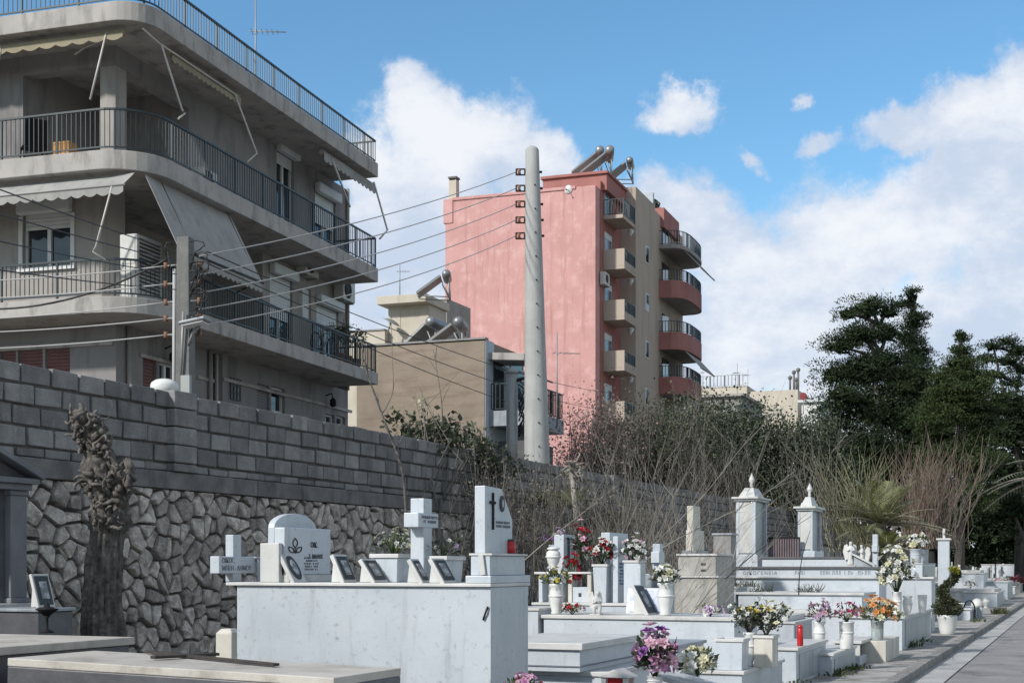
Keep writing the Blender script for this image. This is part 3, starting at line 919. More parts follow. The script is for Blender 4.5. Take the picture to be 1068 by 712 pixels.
# big lowered awning on the right facade
mb = MB()
sa, sb_ = sg(151, .25), sg(240, .25)
zb0 = Z1 + TS[0] + .98
sc0, sc1 = sg(203, -.3), sg(276, -.3)
sa2, sb2 = sa, sb_
slab_quad(mb, [(sa, .25, Z2 - .05), (sb_, .25, Z2 - .05), (sb_ + .05, -.55, zb0), (sa, -.55, zb0)], .012, (0, -1, .3))
scallop_valance(mb, (sa, -.56, zb0), (sb_ + .05, -.56, zb0), .24, 17)
aw = mb.build('awning', K['awning'], gray, local=True)
arm = MB()
arm.tube([(sa, -.57, zb0), (sb_ + .08, -.57, zb0)], .03, 6)
for ss in (sa + .62, sb_ - .12):
    armline(arm, (ss, .24, Z2 - .06), (ss + .02, -.53, zb0 + .02), r=.02)
    armline(arm, (ss, -.55, zb0), (ss, .02, Z1 + 1.1), r=.02)
arm.build('awning_arm', K['cable'], aw, local=True)

# --- loose things on the building (each its own)
def gpos(s, t, z):
    v = Matrix.Translation(G.loc) @ Matrix.Rotation(G.rz, 4, 'Z') @ Vector((s, t, z))
    return v
def ac_unit(label, pos, rz, w=.85, h=.62, dp=.32, bracket=True):
    r = thing('air_conditioner', label, 'air conditioner', pos, rz, 'air conditioner units on the grey building')
    MB().box(-w / 2, w / 2, -dp, 0, 0, h).build('casing', K['ac'], r, local=True, bevel=.02)
    g = MB()
    for k in range(8):
        rr = .06 + .025 * k
        g.tube([(-.1 + rr * cos(a), -dp - .012, h / 2 + rr * sin(a)) for a in [2 * pi * i / 18 for i in range(19)]], .006, 4)
    g.build('fan_grille', K['ac_dark'], r, local=True)
    MB().lathe([(.0, 0), (.25, 0), (.25, .008), (0, .008)], (0, 0, 0), 20).build('fan', K['ac_dark'], r, local=True).matrix_local = Matrix.Translation((-.1, -dp - .002, h / 2)) @ Matrix.Rotation(pi / 2, 4, 'X')
    if bracket:
        b_ = MB(); b_.box(-w / 2 + .1, -w / 2 + .14, -dp, 0, -.05, -.004); b_.box(w / 2 - .14, w / 2 - .1, -dp, 0, -.05, -.004)
        b_.build('bracket', K['galv'], r, local=True)
    return r
rzR = G.rz            # local -y faces out of the right facade
zq = Z1 + TS[0]
s_ac = G.s_at(146, .75)
# big cabinet unit standing on the first-floor balcony corner
r = thing('air_conditioner', 'tall pale air conditioner cabinet standing on the first balcony corner', 'air conditioner', gpos(.95, .62, zq), G.rz, 'air conditioner units on the grey building')
MB().box(-.48, .48, -.21, .21, .02, 1.36).build('casing', K['ac'], r, local=True, bevel=.02)
mb = MB()
for k in range(2): mb.box(-.49, -.482, -.16, .16, .12 + k * .62, .66 + k * .62)
mb.build('side_panel', K['ac'], r, local=True, bevel=.01)
mb = MB()
for k in range(14): mb.box(-.40, .40, -.222, -.212, .2 + k * .08, .24 + k * .08)
mb.build('vent_grille', K['ac_dark'], r, local=True)
ac_unit('air conditioner hung under the second balcony above the lowered white shutter', gpos(sg(315, WT - .02), WT - .02, zR(289, 315)), rzR)
ac_unit('air conditioner hung under the second balcony above the half shuttered door', gpos(sg(354, WT - .02), WT - .02, zR(315, 354)), rzR)
ac_unit('air conditioner on the top floor wall between column and first window', gpos(sg(200, WT - .02) + .3, WT - .02, Z2 + TS[1] + .28), rzR, w=.7, h=.55)
# chair and box on the top balcony
zq = Z2 + TS[1]
r = thing('balcony_chair', 'dark plastic chair on the top balcony behind the railing', 'chair', gpos(.75, tg(35, .75), zq), G.rz + 2.4)
mb = MB(); mb.box(-.24, .24, -.24, .24, .42, .45); mb.build('seat', K['black_metal'], r, local=True)
mb = MB(); mb.obox((-.24, .22, .45), (.48, 0, 0), (0, .03, 0), (0, .16, .5)); mb.build('backrest', K['black_metal'], r, local=True)
for sx in (-1, 1):
    for sy in (-1, 1):
        mb = MB(); mb.tube([(sx * .22, sy * .22, .42), (sx * .25, sy * .25, 0)], .018, 6); mb.build('leg', K['black_metal'], r, local=True)
p = gpos(.45, tg(68, .45), zq)
o = MB(); o.box(-.19, .19, -.15, .15, 0, .36); o.box(-.197, .197, -.157, .157, .31, .325)
bx_ = o.build('cardboard_box', K['orange_box']); bx_.location = p; bx_.rotation_euler = (0, 0, G.rz + pi / 2)
tag(bx_, 'orange cardboard box on the top balcony beside the chair', 'box')
# bicycle and pots crowding the right end of the first balcony
zq = Z1 + TS[0]
r = thing('potted_plant', 'bushy dark potted plants crowding the far end of the first balcony', 'plant', gpos(11.4, .55, zq), G.rz)
mb = MB()
for k in range(520):
    p_ = Vector((rnd(-.9, .8), rnd(-.35, .35), .75 + rnd(0, .45)))
    d_ = Vector((rnd(-1, 1), rnd(-1, 1), rnd(-.6, 1))).normalized(); e_ = d_.orthogonal().normalized()
    l_ = rnd(.06, .14)
    mb.add([p_, p_ + d_ * l_ * .5 + e_ * l_ * .3, p_ + d_ * l_, p_ + d_ * l_ * .5 - e_ * l_ * .3], [(0, 1, 2, 3)])
mb.build('foliage', K['leaf_dark'], r, local=True)
mb = MB()
for sx in (-.65, -.1, .5): mb.lathe([(.14, 0), (.2, .34), (.21, .36), (.0, .36)], (sx, 0, 0), 12); mb.tube([(sx, 0, .3), (sx + .05, 0, .9)], .02, 5)
mb.build('pot', K['pot_brown'], r, local=True)
r = thing('bicycle', 'bicycle leaning inside the first balcony railing at its far end', 'bicycle', gpos(9.6, .42, zq), G.rz)
for sx in (-.5, .5):
    mb = MB(); mb.tube([(sx + .33 * cos(a), 0, .35 + .33 * sin(a)) for a in [2 * pi * i / 20 for i in range(21)]], .022, 6)
    wv = mb.build('wheel', K['black_metal'], r, local=True)
    sp = MB()
    for i in range(10): sp.bar((sx, 0, .35), (sx + .32 * cos(i * pi / 5), 0, .35 + .32 * sin(i * pi / 5)), .006)
    sp.build('spokes', K['galv'], wv, local=True)
mb = MB(); A_, B_, C_, D_ = (-.5, 0, .35), (-.05, 0, .33), (-.2, 0, .85), (.38, 0, .85)
for a_, c_ in ((A_, B_), (A_, C_), (B_, C_), (B_, D_), (C_, D_), (D_, (.5, 0, .35)), (D_, (.36, 0, .98))): mb.tube([a_, c_], .02, 6)
mb.build('frame', K['galv'], r, local=True)
mb = MB(); mb.ball((-.22, 0, .9), .13, .06, .035); mb.build('saddle', K['black_metal'], r, local=True)
mb = MB(); mb.tube([(.36, -.25, 1.0), (.36, 0, .98), (.36, .25, 1.0)], .016, 6); mb.build('handlebar', K['galv'], r, local=True)
# roof antenna
def antenna(label, pos, h, ang, name='tv_antenna', n=6, boom=1.0, ln=.35, fz=.78):
    r = thing(name, label, 'antenna', pos, ang, 'television aerials on the roofs')
    MB().tube([(0, 0, 0), (0, 0, h)], [.028, .018], 6).build('mast', K['galv'], r, local=True)
    mb = MB(); z_ = h * fz
    mb.tube([(-.15, 0, z_), (boom, 0, z_)], .014, 5)
    for k in range(n):
        x_ = -.1 + k * boom / n; mb.bar((x_, -ln * (1 - .06 * k), z_), (x_, ln * (1 - .06 * k), z_), .014)
    mb.build('yagi', K['galv'], r, local=True)
    return r
sx_ = sg(281, 1.2)
r = antenna('tall thin television aerial above the roof railing of the grey building', gpos(sx_, 1.6, Z3 + TS[2]), zpy(-25, G.d(sx_, 1.6)) - Z3 - TS[2], G.rz - 1.2, boom=.8, ln=.25, fz=.62)
mb = MB()
for k in range(3): mb.bar((0, -.5 + k * .3, 1.15 - .2 * k), (0, -.5 + k * .3, 1.7 - .1 * k), .014)
mb.bar((0, 0, 1.5), (0, -.5, 1.5), .014); mb.build('dipole', K['galv'], r, local=True)
antenna('small aerial poking out past the far end of the roof railing', gpos(11.9, 2.0, Z3 + TS[2]), 1.0, G.rz - 1.0, boom=.9, n=5, ln=.2)
# ---------------------------------------------------------------- pink apartment tower
B = Frame(621, 81, 20.0)
pink = thing('apartment_building', 'tall pink apartment building with a blank side wall and curved red balconies', 'building', B.loc, B.rz)
def bz(py, s, t=0): return B.z(py, s, t)
TW = B.t_at(464.5, 0)            # width of the blank wall
zp = bz(193, 0)
ZG = ZU
mb = MB()
mb.box(0, 15.5, 0.002, TW, ZG, zp)
mb.build('wall', K['pink'], pink, local=True)
mb = MB()
mb.box(-.10, .16, -.05, TW + .08, zp - 1.5, zp + .02) if False else None
mb.box(-.06, 15.6, TW - .5, TW + .12, zp - 1.45, zp + .01)
mb.box(-.07, .2, 1.2, TW - .5, zp - .12, zp + .06)
mb.build('parapet', K['pink'], pink, local=True, bevel=.02)
mb = MB()
t5 = B.t_at(566, 1.2)
mb.box(1.2, 8, -.35, t5, zp, zp + .95)
mb.build('stair_parapet', K['pink_dark'], pink, local=True, bevel=.02)
mb = MB(); mb.box(1.05, 8.1, -.45, t5 + .1, zp + .955, zp + 1.12); mb.build('parapet_cap', K['pink_dark'], pink, local=True, bevel=.02)
# red recessed strip on the facade, windows and box balconies
mb = MB()
mb.box(.9, 5.3, -.045, -.002, ZG, zp + .5)
mb.build('facade_strip', K['pink_dark'], pink, local=True)
fB = lambda a, o, z: (a, -.05 - o, z)
for k in range(7):
    zb = bz(281, 1.5) - 3.0 * (k - 1) - .05
    if zb < ZG + .4: break
    top = k == 0
    mb = MB()
    if top:
        mb.box(1.45, 4.2, -1.25, -.05, zb, zb + .22)
    else:
        mb.box(1.45, 4.2, -1.35, -.05, zb, zb + .18); mb.box(1.45, 1.57, -1.35, -.05, zb + .18, zb + 1.2)
        mb.box(1.57, 4.2, -1.35, -1.23, zb + .18, zb + .5)
    bb_ = mb.build('balcony', K['beige'], pink, local=True, bevel=.015)
    rl = MB()
    polyrail(rl, [(1.5, -.1), (1.5, -1.28), (4.15, -1.28)] if top else [(1.6, -1.29), (4.15, -1.29)], zb + (.22 if top else .5), .95 if top else .7, step=.16, post=1.2, w=.03)
    rl.build('railing', K['rail'], bb_, local=True)
    w_ = MB(); bx3(w_, fB, 1.7, 3.2, .004, .03, zb + .25, zb + 2.35)
    f_ = w_.build('window', K['win_frame'], pink, local=True)
    w_ = MB(); bx3(w_, fB, 1.8, 2.4, .034, .045, zb + .35, zb + 2.0); bx3(w_, fB, 2.5, 3.1, .034, .045, zb + .35, zb + 2.0); w_.build('pane', K['curtain_pane'], f_, local=True)
    # small white bracket lamp under each balcony
    w_ = MB(); w_.lathe([(.04, 0), (.22, -.1), (.02, -.5)], (4.5, -.9, zb + .05), 8); w_.build('balcony_lamp', K['ceramic'], pink, local=True)
# beige service tower
zt_ = bz(196, 5.4)
mb = MB(); mb.box(5.4, 10.2, -1.0, 1.0, ZG, zt_); mb.build('service_tower', K['beige'], pink, local=True, bevel=.03)
mb = MB(); mb.box(9.6, 9.9, -1.01, -.4, zt_, zt_ + .7); mb.build('tower_fin', K['paleblue'], pink, local=True)
fT = lambda a, o, z: (a, -1.0 - o, z)
for k in range(6):
    zb = bz(271, 7) - 3.0 * (k - 0) - .1
    if zb < ZG + 1: break
    w_ = MB(); bx3(w_, fT, 7.6, 8.5, .004, .03, zb, zb + 1.1); f_ = w_.build('window', K['win_frame'], pink, local=True)
    w_ = MB(); bx3(w_, fT, 7.7, 8.4, .033, .04, zb + .08, zb + 1.02); w_.build('pane', K['pane'], f_, local=True)
mb = MB(); mb.box(10.2, 19, -.8, 2, ZG, bz(228, 13)); mb.build('rear_wing', K['beige'], pink, local=True)
mb = MB(); mb.box(12.4, 16.8, -1.05, 1.5, bz(240, 13), bz(220, 13)); mb.build('penthouse_wall', K['pink_dark'], pink, local=True)
# curved balconies
def round_balcony(zb, par=.85, top=False):
    s0, s1, o = 12.0, 19.0, -.8
    pts = [(s0, o)]
    for k in range(13):
        a = pi - pi * k / 12
        pts.append(((s0 + s1) / 2 + (s1 - s0) / 2 * (abs(cos(a)) ** .6) * (1 if cos(a) > 0 else -1), o - 1.75 * (abs(sin(a)) ** .55)))
    pts.append((s1, o))
    pts = pts[::-1]
    mb = MB(); mb.prismz(pts, zb, zb + .25)
    f_ = mb.build('balcony', K['soffit'], pink, local=True)
    if not top:
        mb = MB()
        for i in range(1, len(pts) - 2):
            a, c = Vector((*pts[i], zb + .25)), Vector((*pts[i + 1], zb + .25))
            if (c - a).length < 1e-3: continue
            ctr = Vector(((s0 + s1) / 2, o, 0)); n = ((a + c) / 2 - ctr); n.z = 0; n.normalize()
            mb.obox(a, c - a, -n * .12, (0, 0, par)); mb.obox(a + n * .004 - Vector((0, 0, .3)), c - a, -n * .1, (0, 0, .294))
        mb.build('parapet', K['pink_dark'], f_, local=True)
    rl = MB(); polyrail(rl, [((p[0] - 15.5) * .97 + 15.5, (p[1] - o) * .97 + o) for p in pts[1:-1]], zb + .25 + (0 if top else par), .95 if top else .75, step=.2, post=1.0, w=.035)
    rl.build('railing', K['rail'], f_, local=True)
    w_ = MB(); w_.box(12.8, 14.6, -.84, -.803, zb + .3, zb + 2.5); w_.build('balcony_door', K['pane'], f_, local=True)
    return f_
for py, tp in ((270, True), (319, False), (371, False), (416, False)):
    zb = bz(py, 15)
    bal = round_balcony(zb, top=tp)
    if py != 319:
        mb = MB(); slab_quad(mb, [(13.0, -2.3, zb - .05), (17.4, -2.3, zb - .05), (17.4, -3.4, zb - 1.25), (13.0, -3.4, zb - 1.25)], .03, (0, -.6, .6))
        mb.tube([(13.0, -3.4, zb - 1.25), (17.4, -3.4, zb - 1.25)], .05, 6)
        mb.build('awning', K['awning'], bal, local=True)
def ppos(s, t, z): return Matrix.Translation(B.loc) @ Matrix.Rotation(B.rz, 4, 'Z') @ Vector((s, t, z))
# chimney
tcx = B.t_at(473.5, .8)
r = thing('chimney', 'rusty cream chimney standing on the left end of the pink roof', 'chimney', ppos(.8, tcx, zp), B.rz)
MB().box(-.25, .25, -.24, .24, -.3, 1.3).build('stack', K['cream'], r, local=True)
mb = MB(); mb.box(-.3, .3, -.28, .28, 1.42, 1.52)
for a in (-1, 1):
    for c in (-1, 1): mb.box(a * .2 - .03, a * .2 + .03, c * .2 - .03, c * .2 + .03, 1.3, 1.42)
mb.build('cowl', K['pole_rough'], r, local=True)

def solar_heater(label, pos, rz, sc=1.0, tank_len=1.1, tilt=38):
    r = thing('solar_water_heater', label, 'solar heater', pos, rz, 'solar water heaters on the roofs')
    c_, s_ = cos(radians(tilt)), sin(radians(tilt))
    L_ = 2.1 * sc
    mb = MB()
    for k in (0, 1):
        x0 = -1.02 * sc + k * 1.04 * sc
        mb.obox((x0, 0, .15), (1.0 * sc, 0, 0), (0, L_ * c_, L_ * s_), (0, -s_ * .09, c_ * .09))
    mb.build('collector_frame', K['galv'], r, local=True)
    mb = MB()
    for k in (0, 1):
        x0 = -.97 * sc + k * 1.04 * sc
        mb.obox((x0, .04 * c_ - s_ * .092, .15 + .04 * s_ + c_ * .092), (.9 * sc, 0, 0), (0, (L_ - .1) * c_, (L_ - .1) * s_), (0, -s_ * .012, c_ * .012))
    mb.build('collector_glass', K['panel'], r, local=True)
    yt, zt2 = L_ * c_ + .25, L_ * s_ + .38 * sc
    mb = MB()
    rr, hl = .32 * sc, tank_len * sc
    prof = [(-hl - .1, .02), (-hl - .09, rr * .5), (-hl, rr * .93), (-hl + .05, rr), (hl - .05, rr), (hl, rr * .93), (hl + .09, rr * .5), (hl + .1, .02)]
    mb.tube([(x, yt, zt2) for x, _ in prof], [a for _, a in prof], 14)
    mb.build('tank', K['tank'], r, local=True)
    mb = MB()
    for sx in (-.7, .7):
        mb.tube([(sx * sc, yt + .15, 0), (sx * sc, yt + .1, zt2 - rr)], .035, 5); mb.tube([(sx * sc, L_ * c_, L_ * s_), (sx * sc, yt + .15, 0)], .03, 5)
        mb.tube([(sx * sc, 0, .1), (sx * sc, yt + .15, 0.02)], .03, 5)
    mb.build('stand', K['galv'], r, local=True)
    return r
# tanks are seen end on, so their long axis points towards the viewer; collectors slope down to the left
RV = B.rz
def heater_at(label, px, py, s, rzoff, sc=1.0, zbase=None):
    t = B.t_at(px, s)
    zb = zbase if zbase is not None else bz(py, s, t)
    return solar_heater(label, ppos(s, t, zb), RV + rzoff, sc)
HV = TH - pi / 2 - .05 - B.rz
heater_at('solar heater with the highest tank on the pink roof, long dark panels', 606, 187, 4.0, HV, .9)
heater_at('solar heater partly hidden behind the tallest one on the pink roof', 597, 186, 7.0, HV, .9)
heater_at('small solar heater at the right edge of the pink roof above the balconies', 634, 191, 6.2, HV - .1, .7)
o = MB(); o.tube([(0, 0, 0), (0, .12, 0)], [.42, .42], 16); o.tube([(0, .125, 0), (0, .16, 0)], [.3, .3], 14)
sd = thing('satellite_dish', 'small white round dish fixed under the pink roof parapet', 'dish', ppos(-.02, B.t_at(593, 0), bz(195, 0)), B.rz + pi / 2)
MB().lathe([(.03, .10), (.15, .07), (.25, .015), (.265, 0), (.2, -.01), (.02, .03)], (0, 0, 0), 16).build('reflector', K['ceramic'], sd, local=True).matrix_local = Matrix.Rotation(-pi / 2, 4, 'X')
mb = MB(); mb.tube([(0, 0.0, 0), (0, .45, -.12)], .02, 5); mb.ball((0, .45, -.12), .05); mb.build('feed_arm', K['black_metal'], sd, local=True)
ac = ac_unit('air conditioner beside the second box balcony of the pink building', ppos(1.25, -.05, bz(298, 1.2)), B.rz, w=1.0, h=.75)
# roof garden shrubs
for i, (px, py, rr) in enumerate(((676, 222, .7), (681, 216, .6), (684.5, 224, .6))):
    s_ = 13 + i * .8
    r = thing('roof_shrub', ['dark clipped shrub on the pink roof terrace, leftmost of three', 'tallest dark shrub on the pink roof terrace, middle of three', 'dark shrub at the outer corner of the pink roof terrace'][i], 'shrub', ppos(s_, B.t_at(px, s_), bz(231, s_)), 0, 'shrubs on the pink roof terrace')
    mb = MB(); c_ = Vector((0, 0, bz(py, s_) - bz(231, s_)))
    for k in range(160):
        d_ = Vector((random.gauss(0, 1), random.gauss(0, 1), random.gauss(0, 1))).normalized()
        p_ = c_ + d_ * rr * rnd(.5, 1); e_ = d_.orthogonal().normalized(); f_ = d_.cross(e_)
        mb.add([p_ - e_ * .13, p_ + f_ * .13, p_ + e_ * .13, p_ - f_ * .13], [(0, 1, 2, 3)])
    mb.build('foliage', K['leaf_dark'], r, local=True)
    MB().tube([(0, 0, 0), c_], .06, 5).build('stem', K['bark'], r, local=True)

# ---------------------------------------------------------------- brown house
D = Frame(505.5, 50, 21.0)
brown = thing('house', 'low house with a bare brown side wall, a railed balcony and a tiled eave', 'building', D.loc, D.rz)
zt_ = zpy(354.5, 50)
TWb = D.t_at(372, 0)
MB().box(0, 4, 0, TWb, ZG, zt_).build('wall', K['brown'], brown, local=True)
MB().box(.03, D.s_at(514.5, 0), -.03, -.003, ZG, zt_ + .03).build('painted_edge', K['paleblue'], brown, local=True)
MB().box(-.06, .25, -.05, TWb, zt_ + .032, zt_ + .1).build('coping', K['concrete'], brown, local=True)
# facade (faces right) with recess, balcony, eave
fD = lambda a, o, z: (a, -o, z)
mb = MB(); SEb = D.s_at(588, -1.5)
mb.box(D.s_at(514.5, 0) + .003, SEb, -.04, -.004, ZG, D.z(376, 1, 0)); mb.build('facade', K['paleblue'], brown, local=True)
mb = MB()
z1_, z2_ = D.z(376, .5, -.8), D.z(360, .5, -.8)
SEb = D.s_at(588, -1.5)
mb.obox((.3, 0, z2_ - .5), (D.s_at(566, -1.5) - .3, 0, 0), (0, -1.4, -.10), (0, 0, .26)); mb.build('eave', K['fascia'], brown, local=True, bevel=.02)
zbal = D.z(444, .6, -1.0)
mb = MB(); mb.box(.35, SEb, -1.5, -.042, zbal - .0, zbal + .55); b_ = mb.build('balcony', K['marble_grey'], brown, local=True)
rl = MB(); polyrail(rl, [(.4, -.1), (.4, -1.45), (SEb - .05, -1.45), (SEb - .05, -.1)], zbal + .55, 1.0, step=.16, w=.03); rl.build('railing', K['rail'], b_, local=True)
mb = MB(); mb.box(.9, SEb * .55, -1.40, -1.37, zbal + .6, zbal + 1.3); mb.build('railing_panel', K['cable'], b_, local=True)
w_ = MB(); w_.box(.75, 1.7, -.08, -.045, zbal + .55, zbal + 2.7); f_ = w_.build('balcony_door', K['pane'], brown, local=True)
w_ = MB(); w_.box(2.4, 3.6, -.08, -.045, zbal + 1.3, zbal + 2.6); f_ = w_.build('window', K['pane'], brown, local=True)
mb = MB(); mb.tube([fD(.9, .1, zt_ - .9), fD(1.2, 1.45, zt_ - 1.2), fD(3.2, 1.45, zt_ - 1.2)], .04, 5)
slab_quad(mb, [(1.2, -.3, zt_ - .85), (3.2, -.3, zt_ - .85), (3.2, -1.45, zt_ - 1.2), (1.2, -1.45, zt_ - 1.2)], .02, (0, -.3, .8)); mb.build('awning', K['awning'], brown, local=True)
mb = MB(); mb.box(.9, 4, -1.2, -.05, ZG, zbal - .5); mb.build('porch_block', K['dark_stone'], brown, local=True)
def dpos(s, t, z): return Matrix.Translation(D.loc) @ Matrix.Rotation(D.rz, 4, 'Z') @ Vector((s, t, z))
hl = solar_heater('solar heater with a pale tank on the brown house roof, left of the two', dpos(3.0, D.t_at(424, 3), zt_ + .1), TH - pi / 2 - .35, .66, tilt=40)
solar_heater('solar heater with a round tank end beside the pink wall, right of the two', dpos(2.4, D.t_at(444, 2.4), zt_ + .05), TH - pi / 2 - .12, .66, tilt=36)
solar_heater('distant solar heater with a dark panel against the pink wall corner', P(436, 312, 66) , TH - pi / 2, .66, tilt=36)

# cream building behind
E = Frame(447, 68, 20.0)
cream = thing('house', 'cream rooftop house with an overhanging flat roof and one window', 'building', E.loc, E.rz)
zc = zpy(317, 68)
te = E.t_at(405, 0)
fE = lambda a, o, z: (-o, a, z)
mb = MB(); t1_, t2_ = E.t_at(438, 0), E.t_at(417.5, 0)
holes_wall(mb, fE, 0, te, ZG, zc, [(t1_, t2_, zpy(345, 69), zpy(325, 69))], .15)
mb.box(.02, 2.2, -.01, te, ZG, zc - .01); mb.build('wall', K['cream'], cream, local=True)
window(cream, fE, t1_, t2_, zpy(345, 69), zpy(325, 69), box=False, pane='curtain_pane', rev=.13)
mb = MB(); mb.box(-.7, 2.3, -.15, te + .3, zc, zc + .40); mb.build('roof_slab', K['cream'], cream, local=True, bevel=.02)
tl0, tl1 = te + .002, E.t_at(330, 0)
mb = MB(); mb.box(-.4, 5, tl0, tl1, ZG, zpy(346.5, 69)); mb.build('lower_wing', K['cream'], cream, local=True)
mb = MB(); mb.box(-.46, 5.1, tl0 + .003, tl1, zpy(346.5, 69) + .002, zpy(345, 69)); mb.build('coping', K['concrete'], cream, local=True)
antenna('slim television aerial on the cream house roof', P(417, 308, 68), 1.5, 0.4, boom=.5, n=4, ln=.2)
r = thing('satellite_dish', 'grey dish on the lower wing of the cream house', 'dish', P(404, 346, 68), 0)
MB().lathe([(.03, .14), (.25, .10), (.44, .02), (.46, 0), (.38, -.01), (.02, .05)], (0, 0, .5), 14).build('reflector', K['galv'], r, local=True).rotation_euler = (0, .5, 0)
MB().tube([(0, 0, -.1), (0.2, 0, .5)], .04, 5).build('stand', K['galv'], r, local=True)
# strip between cream house and pink wall
o = thing('house', 'narrow pale building squeezed between the cream house and the pink wall', 'building', P(456, 590, 72))
mb = MB(); p = P(450, 318, 72); 
MB().box(-.6, .55, 0, 3, ZG - H, zpy(312, 72) - H).build('wall', K['render_light'], o, local=True)
mb = MB()
for k in range(3): mb.box(-.45 + k * .4, -.35 + k * .4, -.05, -.004, ZG - H, zpy(312, 72) - H - .4)
mb.build('downpipe', K['galv'], o, local=True)

# ---------------------------------------------------------------- far houses
def far_house(label, px0, px1, py, d, m, deg=21, dep=10, roof=None):
    f = Frame(px1, d, deg)
    r = thing('house', label, 'building', f.loc, f.rz)
    t = f.t_at(px0, 0); z = zpy(py, d)
    MB().box(0, dep, 0, t, ZG, z).build('wall', K[m], r, local=True)
    if roof: MB().box(-.3, dep + .3, -.3, t + .3, z + .003, z + .22).build('roof_slab', K[roof], r, local=True)
    return f, r, t, z
f, r, t, z = far_house('low grey flat roofed house beyond the wall right of the pink building', 716, 772, 413, 110, 'concrete', dep=9, roof='fascia')
w_ = MB(); w_.box(1.5, 3, -.05, -.004, z - 2.4, z - .8); w_.build('window', K['pane'], r, local=True)
f, r, t, z = far_house('cream walled rooftop behind the grey flat roofed house', 715, 779, 402, 150, 'cream')
rl = MB(); polyrail(rl, [(-.2, t), (-.2, 0)], z, 1.2, step=.4, w=.06); rl.build('railing', K['rail_grey'], r, local=True)
f, r, t, z = far_house('cream blank wall with roof pipes near the dark pine', 782, 832, 406, 130, 'cream', dep=14)
mb = MB()
for k, (px, hh) in enumerate(((824, 1.0), (828, 1.5), (832.5, 1.7), (830.5, .8))):
    tt = f.t_at(px, .5); mb.tube([(.5, tt, z), (.5, tt, z + hh)], .1, 6); mb.lathe([(.1, 0), (.2, .1), (.2, .3), (.05, .4)], (.5, tt, z + hh), 8)
mb.build('flue_pipe', K['pole_rough'], r, local=True)
f, r, t, z = far_house('small white roofed house left of the dark pine', 836, 856, 419, 125, 'ceramic', dep=8, roof='shutter')
o = thing('round_sign', 'dull red round disc on the small white roofed house', 'sign', P(838, 413, 123), TH)
mb = MB(); mb.tube([(0, 0, 0), (0, .08, 0)], [.33, .33], 18); mb.build('disc', K['tile_red'], o, local=True)
mb = MB(); mb.tube([(0, .05, -.33), (0, .05, -1.6)], .04, 5); mb.build('post', K['galv'], o, local=True)
for label, px, py, d, hh in (('tall thin roof aerial over the grey flat roofed house', 769, 425, 112, 3.6), ('short bushy roof aerial right of the tall thin one', 780, 414, 128, 2.6), ('faint roof aerial beside the curved pink balconies', 733, 408, 148, 2.6)):
    antenna(label, P(px, py, d), hh, 1.0 + px * .01, boom=.7, n=5, ln=.3)
antenna('television aerial in front of the pink wall right of the big pole', P(581, 445, 47), 3.2, TH + .2, boom=.8, n=4, ln=.25)
# distant blocks closing the horizon behind the trees
for i, (px0, px1, py, d, m) in enumerate(((300, 470, 420, 170, 'render_light'),)):
    far_house(['pale block far beyond the lane behind the brown house', 'cream block far behind the dark pines'][i], px0, px1, py, d, m, dep=12)

# ---------------------------------------------------------------- poles and cables
def cpole(name, label, px0, pxt, pyt, d, r0, r1, m, zb=ZU):
    top = P(pxt, pyt, d); base = P(px0, 590, d); base.z = zb
    r = thing(name, label, 'pole', base)
    off = top - base
    n = 14
    mb = MB(); mb.tube([off * (k / n) for k in range(n + 1)] + [off + Vector((0, 0, .06)), off + Vector((0, 0, .10))],
                       [r0 + (r1 - r0) * k / n for k in range(n + 1)] + [r1 * .8, r1 * .4], 20)
    mb.build('shaft', K[m], r, local=True)
    return r, base, top
D2 = 34.0
bp, bbase, btop = cpole('concrete_pole', 'tall thick round concrete pole in front of the pink wall', 561, 555, 157, D2, .34, .165, 'pole')
left_dir = Vector((-ct, -st, 0))
hooks = []
for k, py in enumerate((179.5, 196.5, 213, 229.5, 246)):
    p = P(546.5, py, D2); z_ = p.z
    f_ = (z_ - bbase.z) / (btop.z - bbase.z)
    ax = bbase + (btop - bbase) * f_
    rr = .34 + (.165 - .34) * f_
    mb = MB()
    a = ax + left_dir * (rr - .02); 
    mb.tube([a, a + left_dir * .05], .05, 8)
    mb.tube([ax - left_dir * (rr + .06), ax - left_dir * (rr - .02)], .03, 6)
    # a square shackle
    q0 = ax + left_dir * (rr + .0); q1 = ax + left_dir * (rr + .22)
    for zz in (-.07, .07): mb.bar(q0 + Vector((0, 0, zz)), q1 + Vector((0, 0, zz)), .03)
    mb.bar(q1 + Vector((0, 0, -.08)), q1 + Vector((0, 0, .08)), .03)
    h_ = mb.build('shackle', K['black_metal'], bp)
    mb = MB(); mb.lathe([(.02, -.07), (.05, -.06), (.035, 0), (.05, .06), (.02, .07)], q1 - left_dir * .07, 8); mb.build('insulator', K['pot_brown'], h_)
    hooks.append(q1)
mb = MB()
for k in range(13):
    f_ = .12 + k * .065; ax = bbase + (btop - bbase) * f_; rr = .34 + (.165 - .34) * f_
    fw = Vector((st, -ct, 0)); mb.tube([ax + fw * (rr - .01) - left_dir * .05, ax + fw * (rr + .02) - left_dir * .05], .02, 6)
mb.build('step_bolt', K['black_metal'], bp)
o = MB(); ax0 = bbase + left_dir * .35; o.tube([ax0 + Vector((0, 0, .1)), ax0 + (btop - bbase) * .17 + Vector((.05, 0, 0)), ax0 + (btop - bbase) * .35 + Vector((.12, .02, 0))], .012, 5); o.build('earth_wire', K['cable'], bp)
